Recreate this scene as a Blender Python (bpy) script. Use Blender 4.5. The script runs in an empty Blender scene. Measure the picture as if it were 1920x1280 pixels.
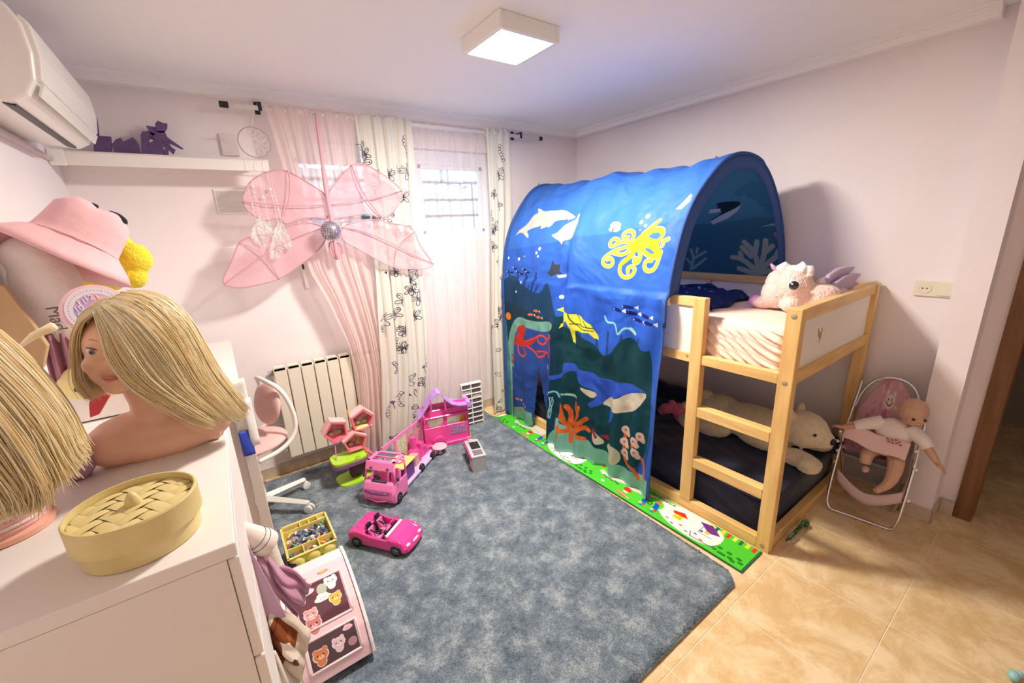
import bpy, bmesh, math, random
import numpy as np
from mathutils import Vector, Matrix, Euler
random.seed(7)
S = bpy.context.scene
COL = S.collection
PI = math.pi

# ---------------------------------------------------------------- camera, light, exposure
cd = bpy.data.cameras.new('camera'); cam = bpy.data.objects.new('camera', cd); COL.objects.link(cam)
cam.location = (-1.8436, -0.6325, 1.5182)
cam.rotation_euler = (1.30285, 0.044094, -0.622707)
cd.sensor_width = 36; cd.lens = 771.08 / 1920 * 36; cd.clip_start = 0.02
S.camera = cam
S.view_settings.view_transform = 'Standard'; S.view_settings.look = 'None'
S.view_settings.gamma = 1; S.view_settings.use_curve_mapping = False
S.view_settings.exposure = 0.60
S.cycles.use_denoising = True
S.cycles.max_bounces = 10; S.cycles.diffuse_bounces = 6; S.cycles.transparent_max_bounces = 12; S.cycles.use_adaptive_sampling = True; S.cycles.adaptive_threshold = .05; S.cycles.adaptive_min_samples = 16
S.cycles.sample_clamp_indirect = 6

W = bpy.data.worlds.new('sky'); S.world = W; W.use_nodes = True
wn = W.node_tree; bg = wn.nodes['Background']
tc = wn.nodes.new('ShaderNodeTexCoord'); sep = wn.nodes.new('ShaderNodeSeparateXYZ')
rp = wn.nodes.new('ShaderNodeValToRGB')
wn.links.new(tc.outputs['Generated'], sep.inputs[0]); wn.links.new(sep.outputs['Z'], rp.inputs[0])
rp.color_ramp.elements[0].color = (0.66, 0.84, 1.0, 1); rp.color_ramp.elements[1].color = (0.55, 0.75, 1.0, 1)
wn.links.new(rp.outputs[0], bg.inputs[0]); bg.inputs[1].default_value = 2.4

def area(name, loc, size, power, color, rot=(0, 0, 0)):
    l = bpy.data.lights.new(name, 'AREA'); l.shape = 'SQUARE'; l.size = size; l.energy = power; l.color = color
    o = bpy.data.objects.new(name, l); o.location = loc; o.rotation_euler = rot; COL.objects.link(o); return o
area('ceiling_lamp_light', (-0.655, 0.985, 2.246), 0.25, 44, (1.0, 0.90, 0.80))

# ---------------------------------------------------------------- materials
MC = {}
def nd(nt, t, **k):
    n = nt.nodes.new(t)
    for a, b in k.items(): setattr(n, a, b)
    return n
def mat(name, col, rough=0.5, metal=0.0, var=0.0, vscale=8.0, bump=0.0, bscale=60.0, emit=0.0, spec=0.5, trans=0.0, alpha=1.0, col2=None, sheen=0.0, stretch=None, clear=0.0, transl=0.0, detail=4.0):
    if name in MC: return MC[name]
    m = bpy.data.materials.new(name); m.use_nodes = True; nt = m.node_tree; p = nt.nodes['Principled BSDF']
    c = (*col, 1)
    p.inputs['Base Color'].default_value = c; p.inputs['Roughness'].default_value = rough; p.inputs['Metallic'].default_value = metal
    p.inputs['Specular IOR Level'].default_value = spec
    if trans: p.inputs['Transmission Weight'].default_value = trans
    if sheen: p.inputs['Sheen Weight'].default_value = sheen; p.inputs['Sheen Roughness'].default_value = .4
    if clear: p.inputs['Coat Weight'].default_value = clear
    if emit: p.inputs['Emission Color'].default_value = c; p.inputs['Emission Strength'].default_value = emit
    if alpha < 1: p.inputs['Alpha'].default_value = alpha
    g = nd(nt, 'ShaderNodeTexCoord'); src = g.outputs['Object']
    if stretch:
        mp = nd(nt, 'ShaderNodeMapping'); mp.inputs['Scale'].default_value = stretch; nt.links.new(src, mp.inputs[0]); src = mp.outputs[0]
    if var or col2:
        n = nd(nt, 'ShaderNodeTexNoise'); n.inputs['Scale'].default_value = vscale; n.inputs['Detail'].default_value = detail
        nt.links.new(src, n.inputs[0])
        r = nd(nt, 'ShaderNodeValToRGB'); nt.links.new(n.outputs[0], r.inputs[0])
        a = col; b = col2 or tuple(min(1, x * (1 - var)) for x in col)
        r.color_ramp.elements[0].position = .35; r.color_ramp.elements[1].position = .65
        r.color_ramp.elements[0].color = (*b, 1); r.color_ramp.elements[1].color = (*a, 1)
        nt.links.new(r.outputs[0], p.inputs['Base Color'])
    if bump:
        n = nd(nt, 'ShaderNodeTexNoise'); n.inputs['Scale'].default_value = bscale; n.inputs['Detail'].default_value = 6
        nt.links.new(src, n.inputs[0])
        b = nd(nt, 'ShaderNodeBump'); b.inputs['Strength'].default_value = bump; b.inputs['Distance'].default_value = .01
        nt.links.new(n.outputs[0], b.inputs['Height']); nt.links.new(b.outputs[0], p.inputs['Normal'])
    if transl:
        t = nd(nt, 'ShaderNodeBsdfTranslucent'); t.inputs[0].default_value = c
        mx = nd(nt, 'ShaderNodeMixShader'); mx.inputs[0].default_value = transl
        out = nt.nodes['Material Output']
        nt.links.new(p.outputs[0], mx.inputs[1]); nt.links.new(t.outputs[0], mx.inputs[2]); nt.links.new(mx.outputs[0], out.inputs[0])
    MC[name] = m; return m
def sheer(name, col, opac, transl=.5, weave=0.0):
    m = bpy.data.materials.new(name); m.use_nodes = True; nt = m.node_tree; nt.nodes.remove(nt.nodes['Principled BSDF'])
    out = nt.nodes['Material Output']
    d = nd(nt, 'ShaderNodeBsdfDiffuse'); d.inputs[0].default_value = (*col, 1)
    t = nd(nt, 'ShaderNodeBsdfTranslucent'); t.inputs[0].default_value = (*col, 1)
    x = nd(nt, 'ShaderNodeMixShader'); x.inputs[0].default_value = transl
    tr = nd(nt, 'ShaderNodeBsdfTransparent'); y = nd(nt, 'ShaderNodeMixShader'); y.inputs[0].default_value = opac
    nt.links.new(d.outputs[0], x.inputs[1]); nt.links.new(t.outputs[0], x.inputs[2])
    nt.links.new(tr.outputs[0], y.inputs[1]); nt.links.new(x.outputs[0], y.inputs[2]); nt.links.new(y.outputs[0], out.inputs[0])
    if weave:
        g = nd(nt, 'ShaderNodeTexCoord'); mp = nd(nt, 'ShaderNodeMapping'); mp.inputs['Scale'].default_value = (45, 45, 1.2)
        n = nd(nt, 'ShaderNodeTexNoise'); n.inputs['Scale'].default_value = 1.0
        nt.links.new(g.outputs['Object'], mp.inputs[0]); nt.links.new(mp.outputs[0], n.inputs[0])
        r = nd(nt, 'ShaderNodeMapRange'); r.inputs[1].default_value = .3; r.inputs[2].default_value = .7
        r.inputs[3].default_value = max(0, opac - weave); r.inputs[4].default_value = min(1, opac + weave)
        nt.links.new(n.outputs[0], r.inputs[0]); nt.links.new(r.outputs[0], y.inputs[0])
    MC[name] = m; return m
def imgmat(name, img, rough=.7, transl=0.0, opac=None, bump=0.0, alpha=False):
    m = bpy.data.materials.new(name); m.use_nodes = True; nt = m.node_tree; p = nt.nodes['Principled BSDF']
    t = nd(nt, 'ShaderNodeTexImage'); t.image = img; t.extension = 'EXTEND'
    nt.links.new(t.outputs[0], p.inputs['Base Color']); p.inputs['Roughness'].default_value = rough; p.inputs['Specular IOR Level'].default_value = .3
    out = nt.nodes['Material Output']; last = p.outputs[0]
    if bump:
        g = nd(nt, 'ShaderNodeTexCoord'); n = nd(nt, 'ShaderNodeTexNoise'); n.inputs['Scale'].default_value = 2.4; n.inputs['Detail'].default_value = 3; n.inputs['Distortion'].default_value = .5
        b = nd(nt, 'ShaderNodeBump'); b.inputs['Strength'].default_value = bump; b.inputs['Distance'].default_value = .09
        nt.links.new(g.outputs['Object'], n.inputs[0]); nt.links.new(n.outputs[0], b.inputs['Height']); nt.links.new(b.outputs[0], p.inputs['Normal'])
    if transl:
        tl = nd(nt, 'ShaderNodeBsdfTranslucent'); nt.links.new(t.outputs[0], tl.inputs[0])
        mx = nd(nt, 'ShaderNodeMixShader'); mx.inputs[0].default_value = transl
        nt.links.new(last, mx.inputs[1]); nt.links.new(tl.outputs[0], mx.inputs[2]); last = mx.outputs[0]
    if opac is not None:
        tr = nd(nt, 'ShaderNodeBsdfTransparent'); my = nd(nt, 'ShaderNodeMixShader'); my.inputs[0].default_value = opac
        nt.links.new(tr.outputs[0], my.inputs[1]); nt.links.new(last, my.inputs[2]); last = my.outputs[0]
    if alpha: nt.links.new(t.outputs[1], p.inputs['Alpha'])
    nt.links.new(last, out.inputs[0]); MC[name] = m; return m

# ---------------------------------------------------------------- flat prints (painted here, pixel by pixel)
class Print:
    """raster in metric coordinates: u0..u1 across, v0..v1 up; colours are sRGB 0..1"""
    def __init__(s, u0, u1, v0, v1, ppm, base):
        s.u0, s.v0, s.ppm = u0, v0, ppm; s.w = int((u1 - u0) * ppm); s.h = int((v1 - v0) * ppm); s.u1 = u1; s.v1 = v1
        s.a = np.ones((s.h, s.w, 4), np.float32); s.a[:, :, :3] = base[:3]
        if len(base) == 4: s.a[:, :, 3] = base[3]
    def px(s, pts): return np.array([((u - s.u0) * s.ppm, (v - s.v0) * s.ppm) for u, v in pts], np.float32)
    def box(s, P, pad):
        x0 = int(max(0, math.floor(P[:, 0].min() - pad))); x1 = int(min(s.w, math.ceil(P[:, 0].max() + pad) + 1))
        y0 = int(max(0, math.floor(P[:, 1].min() - pad))); y1 = int(min(s.h, math.ceil(P[:, 1].max() + pad) + 1))
        return x0, x1, y0, y1
    def poly(s, pts, c, a=1.0, sm=0):
        P = s.px(pts)
        for _ in range(sm): P = np.concatenate([P * .75 + np.roll(P, -1, 0) * .25, P * .25 + np.roll(P, -1, 0) * .75], 1).reshape(-1, 2)
        x0, x1, y0, y1 = s.box(P, 1)
        if x1 <= x0 or y1 <= y0: return
        X, Y = np.meshgrid(np.arange(x0, x1) + .5, np.arange(y0, y1) + .5); ins = np.zeros(X.shape, bool)
        for i in range(len(P)):
            ax, ay = P[i - 1]; bx, by = P[i]
            if ay == by: continue
            ins ^= ((ay > Y) != (by > Y)) & (X < (bx - ax) * (Y - ay) / (by - ay) + ax)
        r = s.a[y0:y1, x0:x1]; r[ins, :3] = r[ins, :3] * (1 - a) + np.array(c) * a; r[ins, 3] = 1
    def line(s, pts, w, c, smooth=2, a=1.0):
        P = s.px(pts)
        for _ in range(smooth):
            if len(P) < 3: break
            q = [P[0]]
            for i in range(len(P) - 1): q += [P[i] * .75 + P[i + 1] * .25, P[i] * .25 + P[i + 1] * .75]
            q.append(P[-1]); P = np.array(q)
        r0 = w * s.ppm / 2
        for i in range(len(P) - 1):
            A, B = P[i], P[i + 1]; x0, x1, y0, y1 = s.box(np.array([A, B]), r0 + 1)
            if x1 <= x0 or y1 <= y0: continue
            X, Y = np.meshgrid(np.arange(x0, x1) + .5, np.arange(y0, y1) + .5)
            d = B - A; t = np.clip(((X - A[0]) * d[0] + (Y - A[1]) * d[1]) / max(1e-6, d @ d), 0, 1)
            k = np.clip(r0 + .5 - np.hypot(X - A[0] - t * d[0], Y - A[1] - t * d[1]), 0, 1) * a
            r = s.a[y0:y1, x0:x1]; r[..., :3] = r[..., :3] * (1 - k[..., None]) + np.array(c) * k[..., None]; r[..., 3] = np.maximum(r[..., 3], k)
    def dot(s, u, v, r, c, ry=None, rot=0, a=1.0):
        ry = ry or r
        s.poly([(u + r * math.cos(t) * math.cos(rot) - ry * math.sin(t) * math.sin(rot), v + r * math.cos(t) * math.sin(rot) + ry * math.sin(t) * math.cos(rot)) for t in np.linspace(0, 2 * PI, 17)[:-1]], c, a)
    def rect(s, u0, v0, u1, v1, c): s.poly([(u0, v0), (u1, v0), (u1, v1), (u0, v1)], c)
    def image(s, name):
        im = bpy.data.images.new(name, s.w, s.h, alpha=True); im.pixels.foreach_set(np.clip(s.a, 0, 1).ravel()); im.update(); im.pack(); return im
    def uv(s, u, v): return ((u - s.u0) / (s.u1 - s.u0), (v - s.v0) / (s.v1 - s.v0))

# ---------------------------------------------------------------- mesh building
def eul(r): return Euler(r).to_matrix() if r is not None else Matrix.Identity(3)
class M:
    def __init__(s): s.v = []; s.f = []; s.uvs = {}
    def add(s, vs, fs):
        o = len(s.v); s.v += [tuple(v) for v in vs]; s.f += [tuple(i + o for i in f) for f in fs]; return s
    def box(s, c, size, rot=None):
        R = eul(rot); c = Vector(c); h = [x / 2 for x in size]
        vs = [c + R @ Vector((sx * h[0], sy * h[1], sz * h[2])) for sx in (-1, 1) for sy in (-1, 1) for sz in (-1, 1)]
        return s.add(vs, [(0, 1, 3, 2), (4, 6, 7, 5), (0, 4, 5, 1), (2, 3, 7, 6), (0, 2, 6, 4), (1, 5, 7, 3)])
    def bx(s, x0, x1, y0, y1, z0, z1): return s.box(((x0 + x1) / 2, (y0 + y1) / 2, (z0 + z1) / 2), (x1 - x0, y1 - y0, z1 - z0))
    def tube(s, pts, r, n=8, cap=True, flat=1.0, smooth=0):
        P = [Vector(p) for p in pts]
        for _ in range(smooth):
            q = [P[0]]
            for i in range(len(P) - 1): q += [P[i] * .75 + P[i + 1] * .25, P[i] * .25 + P[i + 1] * .75]
            q.append(P[-1]); P = q
        k = len(P); rr = [r] * k if not isinstance(r, (list, tuple)) else [r[0] + (np.interp(i / (k - 1) * (len(r) - 1), range(len(r)), r) - r[0]) for i in range(k)]
        vs = []; up = None
        for i in range(k):
            d = (P[min(i + 1, k - 1)] - P[max(i - 1, 0)]).normalized()
            if up is None:
                up = Vector((0, 0, 1)) if abs(d.z) < .9 else Vector((1, 0, 0))
            a = d.cross(up).normalized(); up = a.cross(d).normalized()
            for j in range(n):
                t = 2 * PI * j / n; vs.append(P[i] + a * math.cos(t) * rr[i] + up * math.sin(t) * rr[i] * flat)
        fs = [(i * n + j, i * n + (j + 1) % n, (i + 1) * n + (j + 1) % n, (i + 1) * n + j) for i in range(k - 1) for j in range(n)]
        if cap: fs += [tuple(range(n))[::-1], tuple((k - 1) * n + j for j in range(n))]
        return s.add(vs, fs)
    def ring(s, c, R, r, axis=(0, 0, 1), n=32, m=6, ry=None):
        q = Vector(axis).to_track_quat('Z', 'Y').to_matrix(); ry = ry or R; c = Vector(c)
        pts = [c + q @ Vector((R * math.cos(t), ry * math.sin(t), 0)) for t in np.linspace(0, 2 * PI, n + 1)[:-1]]
        vs = []
        for i, p in enumerate(pts):
            d = (pts[(i + 1) % n] - pts[i - 1]).normalized(); o = (q @ Vector((0, 0, 1))); a = d.cross(o).normalized()
            for j in range(m): t = 2 * PI * j / m; vs.append(p + a * math.cos(t) * r + o * math.sin(t) * r)
        return s.add(vs, [(i * m + j, i * m + (j + 1) % m, ((i + 1) % n) * m + (j + 1) % m, ((i + 1) % n) * m + j) for i in range(n) for j in range(m)])
    def lathe(s, prof, c=(0, 0, 0), n=24, axis=(0, 0, 1), cap=True, sy=1.0):
        q = Vector(axis).to_track_quat('Z', 'Y').to_matrix(); c = Vector(c); vs = []
        for r, z in prof:
            for j in range(n): t = 2 * PI * j / n; vs.append(c + q @ Vector((r * math.cos(t), r * sy * math.sin(t), z)))
        k = len(prof); fs = [(i * n + j, i * n + (j + 1) % n, (i + 1) * n + (j + 1) % n, (i + 1) * n + j) for i in range(k - 1) for j in range(n)]
        if cap: fs += [tuple(range(n))[::-1], tuple((k - 1) * n + j for j in range(n))]
        return s.add(vs, fs)
    def ell(s, c, r, rot=None, n=16, m=10):
        R = eul(rot); c = Vector(c); r = (r, r, r) if not isinstance(r, (tuple, list)) else r
        vs = [c + R @ Vector((0, 0, r[2]))]
        for i in range(1, m):
            a = PI * i / m
            for j in range(n): t = 2 * PI * j / n; vs.append(c + R @ Vector((r[0] * math.sin(a) * math.cos(t), r[1] * math.sin(a) * math.sin(t), r[2] * math.cos(a))))
        vs.append(c - R @ Vector((0, 0, r[2])))
        fs = [(0, 1 + j, 1 + (j + 1) % n) for j in range(n)]
        fs += [(1 + i * n + j, 1 + (i + 1) * n + j, 1 + (i + 1) * n + (j + 1) % n, 1 + i * n + (j + 1) % n) for i in range(m - 2) for j in range(n)]
        e = len(vs) - 1; b = 1 + (m - 2) * n; fs += [(e, b + (j + 1) % n, b + j) for j in range(n)]
        return s.add(vs, fs)
    def prism(s, pts, axis, lo, hi):
        """2D outline extruded along axis ('x': pts=(y,z); 'y': (x,z); 'z': (x,y))"""
        f = {'x': lambda a, b, h: (h, a, b), 'y': lambda a, b, h: (a, h, b), 'z': lambda a, b, h: (a, b, h)}[axis]
        n = len(pts); vs = [f(a, b, lo) for a, b in pts] + [f(a, b, hi) for a, b in pts]
        fs = [tuple(range(n)), tuple(range(n, 2 * n))[::-1]] + [(i, i + n, (i + 1) % n + n, (i + 1) % n) for i in range(n)]
        return s.add(vs, fs)
    def grid(s, fn, nu, nv, u=(0, 1), v=(0, 1), uv=None, skip=None):
        o = len(s.v)
        for j in range(nv + 1):
            for i in range(nu + 1):
                a = u[0] + (u[1] - u[0]) * i / nu; b = v[0] + (v[1] - v[0]) * j / nv
                s.v.append(tuple(fn(a, b)))
                if uv: s.uvs[len(s.v) - 1] = uv(a, b)
        for j in range(nv):
            for i in range(nu):
                if skip and skip(u[0] + (u[1] - u[0]) * (i + .5) / nu, v[0] + (v[1] - v[0]) * (j + .5) / nv): continue
                s.f.append((o + j * (nu + 1) + i, o + j * (nu + 1) + i + 1, o + (j + 1) * (nu + 1) + i + 1, o + (j + 1) * (nu + 1) + i))
        return s
    def xf(s, mtx, start=0):
        for i in range(start, len(s.v)): s.v[i] = tuple(mtx @ Vector(s.v[i]))
        return s
    def obj(s, name, m, parent=None, smooth=False, bevel=0, seg=2, solid=0, remesh=0, fuzz=0, uvf=None, origin=None, subsurf=0, autos=None, sm_iter=4):
        if parent is not None: org = Vector(parent['_org'])
        elif origin is not None: org = Vector(origin)
        else:
            a = np.array(s.v); org = Vector(((a[:, 0].min() + a[:, 0].max()) / 2, (a[:, 1].min() + a[:, 1].max()) / 2, a[:, 2].min()))
        me = bpy.data.meshes.new(name); me.from_pydata([tuple(Vector(v) - org) for v in s.v], [], s.f)
        if uvf or s.uvs:
            l = me.uv_layers.new(name='UVMap')
            for lp in me.loops: l.data[lp.index].uv = uvf(*s.v[lp.vertex_index]) if uvf else s.uvs.get(lp.vertex_index, (0, 0))
        bm = bmesh.new(); bm.from_mesh(me)
        if not s.uvs and not uvf and not remesh: bmesh.ops.recalc_face_normals(bm, faces=bm.faces)
        bm.to_mesh(me); bm.free()
        me.materials.append(m)
        if smooth or remesh: me.shade_smooth()
        elif autos:
            me.shade_smooth(); me.set_sharp_from_angle(angle=autos)
        o = bpy.data.objects.new(name, me); COL.objects.link(o)
        if parent is not None: o.parent = parent; o['_org'] = tuple(org)
        else: o.location = org; o['_org'] = tuple(org)
        if solid: q = o.modifiers.new('s', 'SOLIDIFY'); q.thickness = solid; q.offset = 0
        if bevel:
            q = o.modifiers.new('b', 'BEVEL'); q.width = bevel; q.segments = seg; q.limit_method = 'ANGLE'; q.angle_limit = .6
        if remesh:
            q = o.modifiers.new('r', 'REMESH'); q.mode = 'VOXEL'; q.voxel_size = remesh; q.use_smooth_shade = True
            q = o.modifiers.new('sm', 'SMOOTH'); q.factor = .6; q.iterations = sm_iter
        if subsurf: q = o.modifiers.new('ss', 'SUBSURF'); q.levels = q.render_levels = subsurf
        if fuzz:
            t = bpy.data.textures.new(name + '_t', 'CLOUDS'); t.noise_scale = fuzz * 2.2; t.noise_depth = 1
            q = o.modifiers.new('d', 'DISPLACE'); q.texture = t; q.strength = fuzz; q.texture_coords = 'LOCAL'
        return o
def thing(name, label, cat, loc, group=None):
    o = bpy.data.objects.new(name, None); o.location = loc; o.empty_display_size = .05; COL.objects.link(o)
    o['_org'] = tuple(loc); return tag(o, label, cat, group)
def tag(o, label, cat, group=None, kind=None):
    o['label'] = label; o['category'] = cat
    if group: o['group'] = group
    if kind: o['kind'] = kind
    return o
def struct(o): o['kind'] = 'structure'; return o
def dup(root, off):
    """copy a thing with its parts and sub-parts"""
    def rec(o, par):
        c = o.copy(); COL.objects.link(c)
        if par is not None: c.parent = par
        for ch in o.children: rec(ch, c)
        return c
    r = rec(root, None); r.location = Vector(root.location) + Vector(off); r['_org'] = tuple(r.location); return r
def text_mesh(txt, size, mtx, name, m, parent, ext=.0008):
    cu = bpy.data.curves.new('t', 'FONT'); cu.body = txt; cu.size = size; cu.extrude = ext; cu.align_x = 'CENTER'; cu.align_y = 'CENTER'
    t = bpy.data.objects.new('t', cu); COL.objects.link(t); bpy.context.view_layer.update()
    me = bpy.data.meshes.new_from_object(t.evaluated_get(bpy.context.evaluated_depsgraph_get())); bpy.data.objects.remove(t)
    q = M(); q.v = [tuple(mtx @ v.co) for v in me.vertices]; q.f = [tuple(p.vertices) for p in me.polygons]
    return q.obj(name, m, parent)
def lerp(a, b, t): return a + (b - a) * t
def interp(x, xs, ys): return float(np.interp(x, xs, ys))

# common materials
WALL = mat('wall_paint', (.88, .82, .83), .9, bump=.06, bscale=120, var=.03, vscale=3)
CEIL = mat('ceiling_paint', (.93, .92, .92), .9, bump=.04, bscale=90)
WHITE = mat('white_plaster', (.88, .86, .85), .7)
WLAM = mat('white_laminate', (.84, .80, .76), .45, bump=.02, bscale=200)
WPLA = mat('white_plastic', (.88, .87, .82), .3, clear=.2)
CREAM = mat('cream_enamel', (.80, .76, .62), .35, clear=.2)
BLACK = mat('black_plastic', (.012, .012, .016), .4)
CHROME = mat('chrome', (.75, .75, .77), .18, metal=1)
PINE = mat('pine_wood', (.83, .56, .22), .5, col2=(.68, .41, .14), stretch=(9, 9, 1.1), vscale=3.2, bump=.03, bscale=30, clear=.1)
PINEY = mat('pine_wood_long', (.85, .58, .23), .5, col2=(.70, .43, .15), stretch=(9, 1.1, 9), vscale=3.2, bump=.03, bscale=30, clear=.1)
PINEX = mat('pine_wood_across', (.83, .56, .22), .5, col2=(.68, .41, .14), stretch=(1.1, 9, 9), vscale=3.2, bump=.03, bscale=30, clear=.1)
SKIN = mat('vinyl_skin', (.88, .55, .39), .5, var=.08, vscale=6, spec=.35)
HOT = mat('hot_pink_plastic', (.78, .045, .30), .25, clear=.4)
PINKP = mat('pink_plastic', (.86, .20, .50), .3, clear=.3)
BABYP = mat('baby_pink_plastic', (.87, .56, .62), .35, clear=.2)
LILAC = mat('lilac_plastic', (.50, .28, .78), .35, clear=.2)
LIME = mat('lime_plastic', (.45, .80, .04), .35, clear=.2)
YEL = mat('yellow_plastic', (.85, .72, .22), .35, clear=.2)
REDP = mat('coral_plastic', (.86, .16, .16), .35, clear=.2)
GREYP = mat('grey_plastic', (.42, .42, .44), .4)
PAPER = mat('paper', (.88, .85, .82), .9)
NAVY = mat('navy_cotton', (.018, .022, .06), .85, bump=.3, bscale=14, sheen=.3)
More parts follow.
